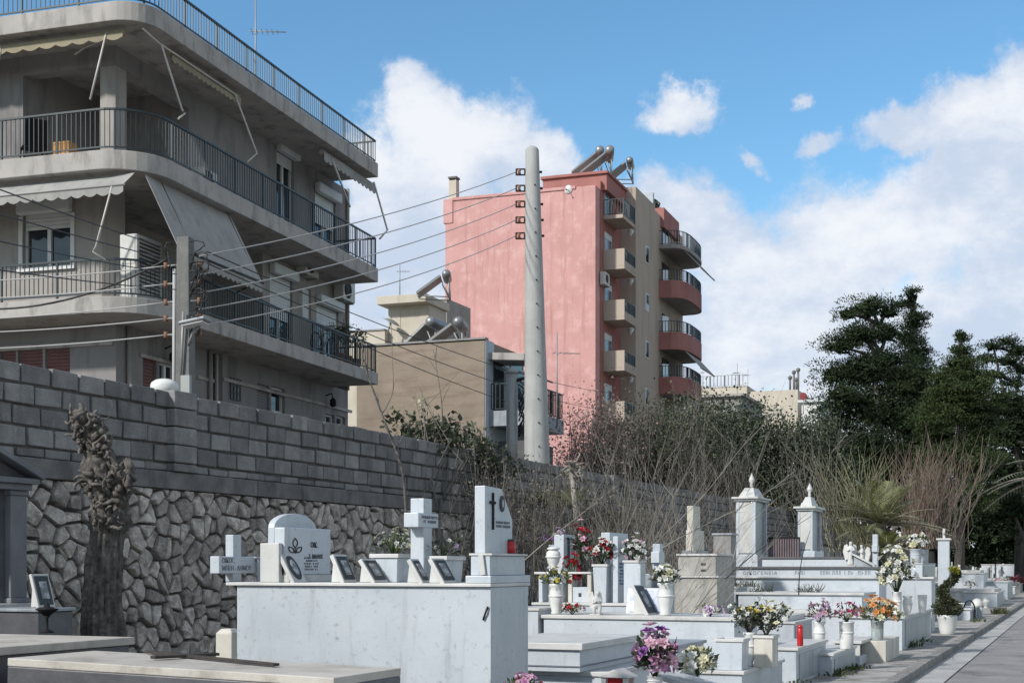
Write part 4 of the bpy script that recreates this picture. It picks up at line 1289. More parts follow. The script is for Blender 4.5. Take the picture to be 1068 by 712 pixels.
# square street pole on the left
D1 = 22.0
pb_ = P(193.5, 590, D1); pb_.z = ZU
lp = thing('utility_pole', 'rough square concrete utility pole tangled with cables before the grey building', 'pole', pb_, TH - .25)
ztop = zpy(248, D1)
mb = MB(); mb.frustum(0, 0, 0, ztop - ZU, .135, .12, .105, .10); mb.build('shaft', K['pole_rough'], lp, local=True, bevel=.015)
mb = MB(); mb.tube([(-.165, -.08, .2), (-.15, -.08, ztop - ZU - .5)], .03, 8); mb.build('conduit', K['cable_pale'], lp, local=True)
M1 = ROOT[lp.name]
left_ins, right_ins = [], []
for k, py in enumerate((277, 296, 315, 332, 349)):
    z_ = zpy(py, D1) - ZU
    mb = MB(); mb.tube([(-.34, -.06, z_), (.30, -.06, z_)], .016, 6)
    rk = mb.build('bracket', K['galv'], lp, local=True)
    for sx in (-.31, .27):
        mb = MB(); mb.lathe([(.015, -.05), (.04, -.045), (.03, 0), (.04, .045), (.015, .05)], (sx, -.06, z_), 8)
        mb.build('insulator', K['pot_brown'], rk, local=True)
    left_ins.append(M1 @ Vector((-.31, -.06, z_))); right_ins.append(M1 @ Vector((.27, -.06, z_ + .12)))
# tangle of jumper loops
rs = random.Random(5)
mb = MB()
for k in range(11):
    z0_ = ztop - ZU - rs.uniform(.05, 1.45); x0_ = rs.choice((-.14, .13)) ; sgn = 1 if x0_ > 0 else -1
    if rs.random() < .7: sgn = 1; x0_ = .13
    l_ = rs.uniform(.18, .48); pts = []
    for i in range(9):
        a = i / 8
        pts.append((x0_ + sgn * l_ * sin(pi * a) * (.8 if sgn > 0 else .4), -.1 - .15 * sin(pi * a) * rs.uniform(.5, 1), z0_ - a * rs.uniform(.25, .5) + .14 * sin(pi * a)))
    mb.tube(pts, .012, 5)
mb.build('jumper_loop', K['cable'], lp, local=True)
mb = MB(); mb.box(.02, .17, -.2, -.12, ztop - ZU - 2.6, ztop - ZU - 2.2); mb.tube([(.0, -.15, ztop - ZU - 2.2), (.05, -.17, ztop - ZU - 1.2)], .02, 5); mb.tube([(.08, -.15, ztop - ZU - 2.6), (.06, -.15, .3)], .022, 5)
mb.build('junction_box', K['galv'], lp, local=True)
# street lamp head
lh = thing('street_lamp', 'flat grey street lamp head bracketed to the rough utility pole', 'street lamp', M1 @ Vector((.12, -.1, zpy(343, D1) - ZU)), TH - .25)
mb = MB(); mb.tube([(-.02, 0, -.28), (.08, -.05, -.12), (.22, -.12, -.02)], .025, 6); mb.build('bracket_arm', K['galv'], lh, local=True)
mb = MB(); mb.obox((.02, -.42, -.03), (.42, .06, .08), (-.05, .36, 0), (0, 0, .06)); mb.build('lamp_housing', K['tank'], lh, local=True, bevel=.02)
mb = MB(); mb.obox((.06, -.40, -.042), (.34, .05, .065), (-.04, .30, 0), (0, 0, .012)); mb.build('lamp_lens', K['ceramic'], lh, local=True)
# poles outside the frame that carry the other cable ends
px_ = P(-200, 590, 24.5); px_.z = ZU
lp2 = thing('utility_pole', 'square concrete utility pole farther up the lane', 'pole', px_, TH)
MB().frustum(0, 0, 0, ztop - ZU, .155, .14, .12, .11).build('shaft', K['pole_rough'], lp2, local=True, bevel=.015)
x_, y_ = c2w(-5.4, 8.0)
lp3 = thing('utility_pole', 'square concrete utility pole inside the cemetery', 'pole', (lp.location.x + (x_ - lp.location.x) * 1.9, lp.location.y + (y_ - lp.location.y) * 1.9, 0), TH)
MB().frustum(0, 0, 0, 6.4, .14, .13, .11, .1).build('shaft', K['pole_rough'], lp3, local=True, bevel=.015)
def cable(label, p, q, sag, r=.011, m='cable_pale', group=None):
    mb = MB(); p, q = Vector(p), Vector(q); n = 18
    mb.tube([p + (q - p) * (k / n) - Vector((0, 0, sag * 4 * (k / n) * (1 - k / n))) for k in range(n + 1)], r, 5)
    o = mb.build('cable', K[m])
    return tag(o, label, 'cable', group)
names = ['highest', 'second highest', 'middle', 'fourth', 'lowest']
for k in range(5):
    cable(names[k] + ' of five cables strung between the rough pole and the thick round pole', right_ins[k], hooks[k], .16 + .02 * k, r=.011, group='cables between the two poles')
    # dark insulated lead near the round pole
for k in range(5):
    p = P(-200, [287.5, 305, 329, 340, 357][k] + 6, 24.5)
    cable(names[k] + ' of five cables running left from the rough pole along the balcony', left_ins[k], p, .12, r=.011, group='cables running left from the rough pole')
for k, (py, yl) in enumerate(((262, 136), (272, 158), (286, 184), (302, 206))):
    d0_, py0, px0_ = D1 - .3, py, 184
    p = P(px0_, py0, d0_)
    # pass through the frame edge (x=0) at yl, end at the pole inside the cemetery
    e = Vector((x_, y_, 0)); e.z = 5.1 - .35 * k; e = p + (e - p) * 1.9
    cable(['uppermost', 'second', 'third', 'lowest'][k] + ' of four thin dark cables slanting up to the left across the balcony', p, e, .25, r=.008, m='cable', group='cables slanting across the grey building')
cable('thick dark cable drooping along the first balcony railing to the rough pole', P(178, 268, 22.5), P(-60, 318, 24), .35, r=.018, m='cable')
for k, (a, c) in enumerate(((205, 395), (214, 405), (222, 418))):
    cable(['upper', 'middle', 'lower'][k] + ' of three thin cables crossing before the brown house', P(215, 262 + 12 * k, D1), P(640, a + 205 + 10 * k, 60), .4, r=.010, m='cable', group='thin cables before the brown house')
# grey steel post beside the big pole
p = P(534, 590, 38); p.z = ZU
r = thing('steel_post', 'slim grey steel post standing left of the thick round pole', 'post', p)
hz = zpy(389, 38) - ZU
MB().tube([(0, 0, 0), (0, 0, hz)], .16, 10).build('shaft', K['galv'], r, local=True)
MB().lathe([(.17, 0), (.17, .08), (.06, .16), (.02, .2)], (0, 0, hz - .02), 10).build('cap', K['galv'], r, local=True)
mb = MB(); mb.tube([(.15, 0, hz - .2), (.5, .1, hz - .1), (.75, .1, hz - .5)], .05, 6)
for k in range(7): mb.tube([(.2, 0, hz - .2 - k * .12), (.45 + .1 * sin(k * 2), -.1, hz - .4 - k * .16), (.2, 0, hz - .9 - k * .14)], .022, 5)
mb.build('cable_coil', K['cable'], r, local=True)
# white dome behind the wall
p = P(171.5, 402, 21.0)
o = thing('dome_cover', 'white rounded dome showing above the block wall beside the rough pole', 'dome', (p.x, p.y, ZU))
hz = p.z - ZU
MB().lathe([(.21, hz - .16), (.21, hz), (.195, hz + .04), (.14, hz + .08), (.07, hz + .10), (.01, hz + .105)], (0, 0, 0), 22).build('cover', K['ceramic'], o, local=True)
MB().lathe([(.06, 0), (.06, hz - .12)], (0, 0, 0), 10).build('post', K['galv'], o, local=True)
# ---------------------------------------------------------------- graves
class Box: pass
def boxpx(pl, pc, pr, pt, X):
    b = Box()
    d, y = atX(pc, X)
    b.x1, b.y0, b.z = X, y, zpy(pt, d)
    b.x0 = atY(pl, y)[1]
    b.y1 = atX(pr, X)[1]
    b.d = d
    return b
def gbox(x0, x1, y0, y1, z):
    b = Box(); b.x0, b.x1, b.y0, b.y1, b.z = x0, x1, y0, y1, z; b.d = depth(x1, y0); return b

def grave(label, b, m='marble', lid=.05, over=.035, plinth=.0, tm='marble_top', steps=(), group=None, name='marble_grave', panel=False, base_z=None, cat='grave'):
    """body, lid, plinth; steps = [(inset, height)] stacked on the lid"""
    zb = ZP - .03 if base_z is None else base_z
    r = thing(name, label, cat, ((b.x0 + b.x1) / 2, (b.y0 + b.y1) / 2, zb), 0, group)
    top = b.z - lid
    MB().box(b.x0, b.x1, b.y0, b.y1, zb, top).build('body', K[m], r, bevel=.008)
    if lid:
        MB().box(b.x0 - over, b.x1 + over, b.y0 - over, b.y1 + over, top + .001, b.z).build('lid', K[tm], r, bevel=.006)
    if plinth:
        MB().box(b.x0 - .06, b.x1 + .06, b.y0 - .06, b.y1 + .06, zb - .01, zb + plinth).build('plinth', K[m], r, bevel=.01)
    if panel:
        mb = MB(); w_ = b.y1 - b.y0
        mb.box(b.x1 + .001, b.x1 + .012, b.y0 + .08 * w_, b.y1 - .08 * w_, zb + .08, top - .05)
        mb.build('end_panel', K['marble_grey'], r, bevel=.004)
    z = b.z
    for ins, hh in steps:
        MB().box(b.x0 + ins, b.x1 - ins, b.y0 + ins * .6, b.y1 - ins * .6, z + .001, z + hh).build('upper_slab', K[tm], r, bevel=.008)
        z += hh
    b.ztop = z
    b.root = r
    return r

def pt_on(px, Y, z):
    d, x = atY(px, Y)
    return Vector((x, Y, z))

def plaque(label, x, y, z, w_, h, lean, kind='oval', group='photo plaques leaning on the graves', th=.035):
    """a leaning marble tablet that faces the road (+X); its foot at x, leaning back towards -X"""
    r = thing('photo_plaque', label, 'plaque', (x, y, z), 0, group)
    a = radians(lean); up = Vector((-sin(a), 0, cos(a))); n = Vector((cos(a), 0, sin(a)))
    p0 = Vector((x, y - w_ / 2, z + .004))
    mb = MB(); mb.obox(p0 - n * th, Vector((0, w_, 0)), up * h, n * th)
    # a wedge foot behind, so that it stands by itself
    ft = Vector((x - sin(a) * h * .75 , 0, 0))
    mb.prism([(x - .01, z + .003), (x - sin(a) * h * .9 - .03, z + h * cos(a) * .86), (x - sin(a) * h * .9 - .05, z + .003)], lambda q, s_, k: (q, y + (w_ * .3 if k else -w_ * .3), s_))
    mb.build('tablet', K['marble_top'], r, bevel=.004)
    ins = .022
    mb = MB()
    if kind == 'oval':
        c = p0 + Vector((0, w_ / 2, 0)) + up * h / 2 + n * .001
        mb.prism([(cos(2 * pi * i / 28) * (w_ / 2 - ins), sin(2 * pi * i / 28) * (h / 2 - ins)) for i in range(28)], lambda u, v, k: c + Vector((0, u, 0)) + up * v + n * (.006 if k else 0))
    else: mb.obox(p0 + Vector((0, ins, 0)) + up * ins + n * .001, Vector((0, w_ - 2 * ins, 0)), up * (h - 2 * ins), n * .006)
    fr = mb.build('photo_mount', K['granite_dark'], r)
    mb = MB()
    c = p0 + Vector((0, w_ / 2, 0)) + up * h / 2 + n * .008
    if kind == 'oval':
        q = [(cos(2 * pi * i / 24) * (w_ * .2), sin(2 * pi * i / 24) * h * .27) for i in range(24)]
    else:
        q = [(-w_ * .22, -h * .26), (w_ * .22, -h * .26), (w_ * .22, h * .26), (-w_ * .22, h * .26)]
    mb.prism(q, lambda u, v, k: c + Vector((0, u, 0)) + up * v + n * (.004 if k else 0)); mb.build('photo', K['photo'], fr)
    return r

def cross(label, x, y, z, h, arm, bw, dp, m='marble', group=None, arm_z=.68, arm_h=None, text=None, base=True, name='grave_cross'):
    r = thing(name, label, 'cross', (x, y, z), 0, group)
    arm_h = arm_h or bw
    za = z + h * arm_z
    mb = MB()
    mb.box(x - dp / 2, x + dp / 2, y - bw / 2, y + bw / 2, z, z + h)
    mb.build('upright', K[m], r, bevel=.006)
    mb = MB(); mb.box(x - dp / 2 - .006, x + dp / 2 + .006, y - arm / 2, y + arm / 2, za - arm_h / 2, za + arm_h / 2); a_ = mb.build('cross_arm', K[m], r, bevel=.006)
    if text:
        n = text.count('\n') + 1; s_ = arm_h / (n * 1.25)
        lettering(text, s_, (x + dp / 2 + .008, y - arm / 2 + .04, za + arm_h / 2 - s_ * .95), (0, 1, 0), (0, 0, 1), K['ink_grey'], r)
    return r

def slab_headstone(label, x, y, z, w_, h, th, m='marble', top='round', group=None, name='headstone'):
    r = thing(name, label, 'headstone', (x, y, z), 0, group)
    y0, y1 = y - w_ / 2, y + w_ / 2
    if top == 'round':
        rise = w_ * .22
        q = [(y0, z), (y1, z), (y1, z + h - rise)] + [(y + w_ / 2 * cos(pi * i / 12), z + h - rise + rise * sin(pi * i / 12)) for i in range(1, 12)] + [(y0, z + h - rise)]
    elif top == 'slant':
        q = [(y0, z), (y1, z), (y1, z + h * .70), (y + w_ * .06, z + h * .965), (y0, z + h)]
    elif top == 'gable':
        q = [(y0, z), (y1, z), (y1, z + h * .88), (y, z + h), (y0, z + h * .88)]
    else:
        q = [(y0, z), (y1, z), (y1, z + h), (y0, z + h)]
    MB().prismx(q, x - th / 2, x + th / 2).build('slab', K[m], r, bevel=.007)
    return r

def marks(parent, x, y0, y1, z0, z1, n, m='ink_grey', seed=1):
    """worn lines of carved writing, too small to read in the photograph"""
    rs = random.Random(seed); mb = MB(); hh = (z1 - z0) / n
    for k in range(n):
        yy = y0 + rs.uniform(0, .08) * (y1 - y0)
        zt = z1 - k * hh
        while yy < y1 - .01:
            l = rs.uniform(.3, .7) * hh
            if rs.random() < .82:
                mb.box(x, x + .003, yy, yy + l * .25, zt - hh * .62, zt)
                mb.box(x + .0005, x + .0035, yy + l * .25, yy + l * .7, zt - hh * .12 - (hh * .4 if rs.random() < .4 else 0), zt - (hh * .4 if rs.random() < .3 else 0) + hh * .02)
                if rs.random() < .5: mb.box(x + .001, x + .004, yy + l * .62, yy + l * .8, zt - hh * .6, zt - hh * .05)
            yy += l * 1.15
    return mb.build('inscription', K[m], parent)

def planter(label, x, y, z, w_, dp, h, m='marble', group='square marble planters', taper=.0):
    r = thing('marble_planter', label, 'planter', (x, y, z), 0, group)
    mb = MB(); mb.frustum(x, y, z + .001, z + h - .035, w_ / 2 - taper, dp / 2 - taper, w_ / 2, dp / 2); mb.build('box', K[m], r, bevel=.006)
    t = .035; a, c = w_ / 2 + .015, dp / 2 + .015
    mb = MB(); z0, z1 = z + h - .034, z + h
    mb.box(x - a, x + a, y - c, y - c + t, z0, z1); mb.box(x - a, x + a, y + c - t, y + c, z0, z1)
    mb.box(x - a, x - a + t, y - c + t, y + c - t, z0, z1); mb.box(x + a - t, x + a, y - c + t, y + c - t, z0, z1)
    mb.build('rim', K['marble_top'], r, bevel=.004)
    MB().box(x - a + t, x + a - t, y - c + t, y + c - t, z0, z0 + .012).build('earth', K['soil'], r)
    return r

VASE = {'urn': [(.55, 0), (.6, .04), (.42, .10), (.36, .16), (.62, .3), (.86, .52), (.9, .66), (.72, .82), (.66, .88), (.82, .95), (.86, 1.0), (.74, 1.0), (.6, .9)],
        'jar': [(.6, 0), (.66, .05), (.56, .1), (.82, .35), (.9, .55), (.84, .75), (.7, .86), (.9, .93), (.92, 1), (.8, 1), (.62, .86)],
        'cyl': [(.78, 0), (.82, .03), (.84, .5), (.88, .94), (.95, .96), (.95, 1), (.84, 1), (.8, .6)],
        'bowl': [(.62, 0), (.66, .04), (.8, .3), (.93, .8), (1.0, .86), (1.0, 1.0), (.9, 1.0), (.86, .84)],
        'lid_urn': [(.5, 0), (.62, .06), (.45, .14), (.42, .2), (.72, .36), (.9, .6), (.92, .72), (.8, .8), (.62, .84), (.6, .88), (.84, .9), (.8, .95), (.3, 1.0), (.04, 1.02)]}
def vase(label, x, y, z, w_, h, shape='urn', m='ceramic', group='vases and pots on the graves', name='vase', cat='vase', bands=True):
    r = thing(name, label, cat, (x, y, z), 0, group)
    MB().lathe([(a * w_ / 2, c * h) for a, c in VASE[shape]], (x, y, z + .002), 20).build('bowl', K[m], r)
    if shape != 'lid_urn':
        MB().lathe([(w_ * .36, h * .88), (w_ * .01, h * .9)], (x, y, z), 14).build('earth', K['soil'], r)
    if bands:
        rr = max(a for a, c in VASE[shape] if c < .8) * w_ / 2 + .004
        MB().lathe([(rr * .96, h * .56), (rr + .006, h * .58), (rr + .006, h * .62), (rr * .96, h * .64)], (x, y, z), 20).build('moulded_band', K[m], r)
    return r

def flower(mb, c, n, r, rs, m, petals=6, cup=.35):
    c, n = Vector(c), Vector(n).normalized()
    e = n.orthogonal().normalized(); f = n.cross(e)
    a0 = rs.uniform(0, 6)
    for k in range(petals):
        a = a0 + 2 * pi * k / petals
        d = e * cos(a) + f * sin(a); s_ = e * -sin(a) + f * cos(a)
        rr = r * rs.uniform(.8, 1.15)
        p1 = c + d * rr * .5 + n * rr * cup; p2 = c + d * rr + n * rr * cup * rs.uniform(.2, 1.2)
        wv = rr * .36
        mb.add([c, p1 - s_ * wv, p2, p1 + s_ * wv], [(0, 1, 2, 3)], m)
    # inner whorl
    for k in range(4):
        a = a0 + .5 + 2 * pi * k / 4
        d = e * cos(a) + f * sin(a); s_ = e * -sin(a) + f * cos(a); rr = r * .45
        p1 = c + d * rr * .5 + n * rr * .9; p2 = c + d * rr * .5 + n * rr * 1.4
        mb.add([c, p1 - s_ * rr * .35, p2, p1 + s_ * rr * .35], [(0, 1, 2, 3)], m)

def leafq(mb, p, d, l, wd, m=0, bend=.2):
    d = Vector(d).normalized(); e = d.orthogonal().normalized(); f = d.cross(e)
    a = random.uniform(0, 6.28); s_ = e * cos(a) + f * sin(a); up = d.cross(s_)
    p = Vector(p)
    mb.add([p, p + d * l * .5 + s_ * wd + up * l * bend, p + d * l, p + d * l * .5 - s_ * wd + up * l * bend], [(0, 1, 2, 3)], m)

def bouquet(label, x, y, z, rw, h, nf, fr, cols, leaf='leaf', nl=60, group='flowers on the graves', flat=.75, name='flower_bouquet', lean=(0, 0), cat='flowers', seed=None, weights=None, lower=.15, petals=6):
    """stems rise from one point and end in a dome of blossoms: parts stems, foliage, blossoms"""
    rs = random.Random(seed if seed is not None else int(x * 977 + y * 131))
    random.seed(rs.randint(0, 99999))
    r = thing(name, label, cat, (x, y, z), 0, group)
    o = Vector((x, y, z))
    fl, st_, lv = MB(), MB(), MB()
    mats = [K['pet_' + c] for c in cols]
    for k in range(nf):
        th_ = rs.uniform(0, 2 * pi); u = rs.uniform(-lower, 1)
        q = sqrt(max(0, 1 - u * u)) if u > 0 else 1
        d = Vector((q * cos(th_), q * sin(th_), u))
        rad = rs.uniform(.55, 1.14)
        c = o + Vector((d.x * rw * rad + lean[0] * u, d.y * rw * rad + lean[1] * u, h * .38 + d.z * h * .58 * rad))
        mi = rs.choices(range(len(cols)), weights)[0] if weights else rs.randrange(len(cols))
        flower(fl, c, d + Vector((0, 0, .25)), fr * rs.uniform(.75, 1.2), rs, mi, petals)
        if k % 2 == 0: st_.tube([o, o + (c - o) * .5 + Vector((0, 0, h * .08)), c], .004 + fr * .03, 4)
    for k in range(nl):
        th_ = rs.uniform(0, 2 * pi); u = rs.uniform(-.25, .9); q = sqrt(max(0, 1 - u * u))
        d = Vector((q * cos(th_), q * sin(th_), u)); rad = rs.uniform(.3, .98)
        c = o + Vector((d.x * rw * rad, d.y * rw * rad, max(.01, h * .33 + d.z * h * .5 * rad)))
        leafq(lv, c, d + Vector((rs.uniform(-.5, .5), rs.uniform(-.5, .5), .3)), fr * rs.uniform(1.0, 2.0), fr * rs.uniform(.2, .4))
    st_.build('stems', K['leaf'], r)
    lv.build('foliage', K[leaf], r)
    fl.build('blossoms', mats, r)
    return r

def shrublet(label, x, y, z, rw, h, n, ls, leaf='leaf_dark', name='potted_plant', group='plants on the graves', cat='plant', blossoms=None, nb=0):
    r = thing(name, label, cat, (x, y, z), 0, group)
    lv, st_ = MB(), MB(); o = Vector((x, y, z))
    rs = random.Random(int(x * 311 + y * 77)); random.seed(rs.randint(0, 99999))
    tips = []
    for k in range(max(5, n // 40)):
        d = Vector((rs.uniform(-1, 1) * rw, rs.uniform(-1, 1) * rw, h * rs.uniform(.55, 1)))
        st_.tube([o, o + d * .5 + Vector((0, 0, h * .1)), o + d], [.012, .008, .003], 4); tips.append(d)
    for k in range(n):
        d = rs.choice(tips); f_ = rs.uniform(.3, 1.05)
        p = o + d * f_ + Vector((rs.gauss(0, rw * .2), rs.gauss(0, rw * .2), rs.gauss(0, h * .06)))
        leafq(lv, p, (rs.uniform(-1, 1), rs.uniform(-1, 1), rs.uniform(-.2, 1)), ls * rs.uniform(.7, 1.3), ls * .28)
    st_.build('stem', K['bark'], r); lv.build('foliage', K[leaf], r)
    if blossoms:
        fl = MB()
        for k in range(nb):
            d = rs.choice(tips); p = o + d * rs.uniform(.8, 1.1) + Vector((rs.gauss(0, rw * .2), rs.gauss(0, rw * .2), rs.gauss(0, h * .05)))
            flower(fl, p, (rs.uniform(-1, 1), rs.uniform(-1, .3), .8), ls * .8, rs, rs.randrange(len(blossoms)))
        fl.build('blossoms', [K['pet_' + c] for c in blossoms], r)
    return r

def candle(label, x, y, z, w_, h):
    r = thing('grave_candle', label, 'candle', (x, y, z), 0, 'red grave candles')
    MB().lathe([(w_ * .42, 0), (w_ * .5, .01), (w_ * .5, h * .78), (w_ * .4, h * .82)], (x, y, z + .002), 14).build('glass', K['red_wax'], r)
    MB().lathe([(w_ * .42, h * .82), (w_ * .44, h * .9), (w_ * .3, h * .96), (w_ * .1, h)], (x, y, z), 14).build('cap', K['granite_dark'] if 'dark cap' in label else K['red_wax'], r)
    return r

# ================= the near left corner
# front low slab with the dark wooden cross
dF, YF = atX(345, -4.2)
zF_ = zpy(706.5, dF)
xl = atY(5, YF)[1]
fb = gbox(xl, -4.2, YF, YF + .89, zF_ + .03)
grave('low wide grave with a pale weathered slab, dark wooden cross lying on it', fb, m='dark_stone', lid=.055, over=.0, tm='slab_beige', base_z=ZP - .05)
r = thing('wooden_cross', 'dark wooden cross lying flat on the low pale slab', 'cross', (-5.2, YF + .8, zF_))
zF_ += .03; ROOT[r.name] = Matrix.Translation((-5.2, YF + .8, zF_)); r.location.z = zF_ - .03 + .03; r.rotation_euler = (0, radians(1.3), 0); fb.root.rotation_euler = (0, radians(1.3), 0)
p = lambda px, Y, z=zF_ + .004: pt_on(px, Y, z)
a, c = p(150, YF + .80), p(285, YF + .40)
mb = MB(); t = (c - a); n = Vector((-t.y, t.x, 0)).normalized()
mb.obox(a, t, n * .055, (0, 0, .018)); mb.build('beam', K['wood_dark'], r, bevel=.004)
a2 = a + t * .28
mb = MB(); mb.obox(a2 - n * .26 + t.normalized() * .04, n * .55, t.normalized() * .055, (0, 0, .020)); r2 = mb.build('cross_arm', K['wood_dark'], r, bevel=.004)
# the slab behind it, cut off by the left edge of the picture
dS, YS = atX(135, -6.9)
zS = zpy(664, dS)
sb_ = gbox(-9.6, -6.9, YS - 2.4, YS, zS)
grave('long low grave at the foot of the gabled shrine, pale slab on dark sides', sb_, m='dark_stone', lid=.06, over=.03, tm='slab_beige')
# stepped base and shrine
Yt = YS + .35
Yk = Yt + 1.5
b1 = gbox(-11.0, atY(72, Yk)[1], Yt, Yk, 1)
shr = thing('shrine_tomb', 'small gabled marble shrine with grey columns on a stepped base', 'shrine', (-9.6, Yt + .7, 0))
xr = b1.x1; dd = depth(xr, Yt + .6)
MB().box(-11.2, xr, Yt, Yt + 1.5, 0, zpy(657, dd)).build('base_step', K['dark_stone'], shr, bevel=.01)
MB().box(-11.25, xr + .03, Yt - .03, Yt + 1.53, zpy(657, dd) + .001, zpy(649, dd)).build('base_step', K['marble_top'], shr, bevel=.01)
MB().box(-11.2, xr - .02, Yt, Yt + 1.5, zpy(649, dd) + .001, zpy(640.5, dd)).build('base_step', K['dark_stone'], shr, bevel=.01)
zb = zpy(640.5, dd)
x3 = atY(30, Yt + 1.4)[1]
MB().box(-11.1, x3 + .02, Yt + .06, Yt + 1.45, zb + .001, zpy(631, dd)).build('base_step', K['marble_top'], shr, bevel=.01)
zc0 = zpy(631, dd)
d3 = depth(x3, Yt + 1.3)
zc1 = zpy(511, d3)
xL = x3 - 1.25
cw = .22
for cx_ in (x3 - cw / 2 - .03, xL + cw / 2 + .03):
    for cy_ in (Yt + .15 + cw / 2, Yt + 1.3):
        mb = MB(); mb.box(cx_ - cw / 2, cx_ + cw / 2, cy_ - cw / 2, cy_ + cw / 2, zc0 + .05, zc1 - .05)
        mb.box(cx_ - cw / 2 - .02, cx_ + cw / 2 + .02, cy_ - cw / 2 - .02, cy_ + cw / 2 + .02, zc0 + .001, zc0 + .05)
        mb.box(cx_ - cw / 2 - .015, cx_ + cw / 2 + .015, cy_ - cw / 2 - .015, cy_ + cw / 2 + .015, zc1 - .049, zc1 - .001)
        mb.build('column', K['shrine_grey'], shr, bevel=.008)
MB().box(xL + .1, x3 - .1, Yt + 1.1, Yt + 1.2, zc0, zc1).build('back_panel', K['dark_stone'], shr)
mb = MB(); mb.box(xL - .03, x3 + .03, Yt + .1, Yt + 1.42, zc1, zc1 + .06); mb.box(xL - .08, x3 + .08, Yt + .05, Yt + 1.47, zc1 + .061, zc1 + .115)
mb.build('entablature', K['shrine_grey'], shr, bevel=.008)
zp0 = zc1 + .116; xm = (xL + x3) / 2
ya_, yb_ = Yt + .05, Yt + 1.47; ymd = (ya_ + yb_) / 2
MB().prismx([(ya_ + .03, zp0), (yb_ - .03, zp0), (ymd, zp0 + .26)], xL, x3 - .03).build('gable', K['dark_stone'], shr)
mb = MB()
for sgn in (-1, 1):
    e = Vector((xL - .06, ymd + sgn * (yb_ - ymd + .05), zp0 - .012)); a_ = Vector((xL - .06, ymd, zp0 + .275)); t = a_ - e; nn = Vector((0, -t.z, t.y)).normalized()
    if nn.z < 0: nn = -nn
    mb.obox(e, t, (x3 - xL + .16, 0, 0), nn * .055)
mb.build('raking_cornice', K['shrine_grey'], shr, bevel=.008)
# small framed photo leaning on the shrine steps, lamp stand
d_ = depth(*P(34, 632, 12.6).xy)
pp = P(40, 640, 12.5)
plaque('small framed photo standing against the rubble wall beside the shrine column', pp.x + .1, pp.y, zpy(633, 12.5), .22, .31, 16, 'rect', th=.03)
MB().box(pp.x - .2, pp.x + .16, pp.y - .2, pp.y + .2, 0, zpy(633.3, 12.5) - .004)
sd_ = thing('stone_ledge', 'narrow grey stone ledge carrying the small framed photo beside the shrine', 'ledge', (pp.x, pp.y, 0))
MB().box(pp.x - .32, pp.x + .22, pp.y - .25, pp.y + .2, 0, zpy(633.3, 12.5) - .03).build('block', K['dark_stone'], sd_, bevel=.01)
MB().box(pp.x - .34, pp.x + .24, pp.y - .27, pp.y + .22, zpy(633.3, 12.5) - .029, zpy(633.3, 12.5)).build('top', K['marble_grey'], sd_, bevel=.006)
lampx, lampy = P(49, 664, 11.6).xy
lo = thing('oil_lamp', 'small dark iron oil lamp on a stem before the shrine steps', 'lamp', (lampx, lampy, zS))
MB().lathe([(.06, 0), (.055, .012), (.012, .03), (.01, .12), (.03, .14)], (lampx, lampy, zS), 10).build('stem', K['black_metal'], lo)
MB().lathe([(.02, .14), (.09, .19), (.095, .20), (.03, .21), (.02, .24), (.002, .25)], (lampx, lampy, zS), 12).build('bowl', K['black_metal'], lo)

# ================= the big raised tomb
T = boxpx(247, 512, 551, 608.2, -4.2)
r = thing('raised_tomb', 'large plain white raised marble tomb carrying crosses, headstones and photo plaques', 'tomb', ((T.x0 + T.x1) / 2, (T.y0 + T.y1) / 2, 0))
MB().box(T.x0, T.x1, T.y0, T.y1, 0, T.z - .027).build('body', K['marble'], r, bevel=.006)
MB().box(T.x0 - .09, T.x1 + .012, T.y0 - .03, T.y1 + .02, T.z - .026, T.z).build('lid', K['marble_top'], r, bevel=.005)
dmb = MB(); p_ = pt_on(507, T.y0, 0)
mb = MB(); mb.tube([(p_.x + .02, T.y0 - .012, zpy(632, T.d)), (p_.x + .005, T.y0 - .02, zpy(638, T.d)), (p_.x - .02, T.y0 - .012, zpy(646, T.d))], .008, 6); mb.build('hook', K['black_metal'], r)
ZT_ = T.z
yc = (T.y0 + T.y1) / 2; wT = T.y1 - T.y0
# rounded headstone with the lily emblem
d0, x0 = atY(297, T.y0 + .03)
hx = x0
hz = zpy(549.5, d0)
hs = thing('headstone', 'white headstone with a rounded cap and a carved lily emblem', 'headstone', (hx, yc, ZT_), 0, 'headstones on the graves')
y0_, y1_ = T.y0 + .03, atX(345, hx)[1]
ym = (y0_ + y1_) / 2
MB().box(hx - .10, hx, y0_, y1_, ZT_ + .06, hz).build('slab', K['marble'], hs, bevel=.008)
q = [(y0_ + .0, hz + .002)] + [(ym - .03 + (y1_ - y0_) * .46 * cos(a), hz + .03 + .125 * sin(a)) for a in [pi - pi * i / 14 for i in range(15)]] + [(y1_ - .06, hz + .002)]
q = [(y0_ + .005, ZT_ + .06), (y1_ - .06, ZT_ + .06)] + [(ym - .025 + (y1_ - y0_) * .45 * cos(a), hz + .0 + .125 * sin(a)) for a in [pi * i / 14 for i in range(15)]]
MB().prismx(q, hx - .17, hx - .105).build('rounded_cap', K['marble'], hs, bevel=.008)
MB().box(hx - .2, hx + .05, y0_ - .01, y1_ + .01, ZT_ + .001, ZT_ + .059).build('base', K['marble_top'], hs, bevel=.006)
MB().box(hx - .20, hx - .02, T.y0 - .028, y0_ - .004, ZT_ + .001, zpy(566, d0)).build('side_pilaster', K['marble_top'], hs, bevel=.006)
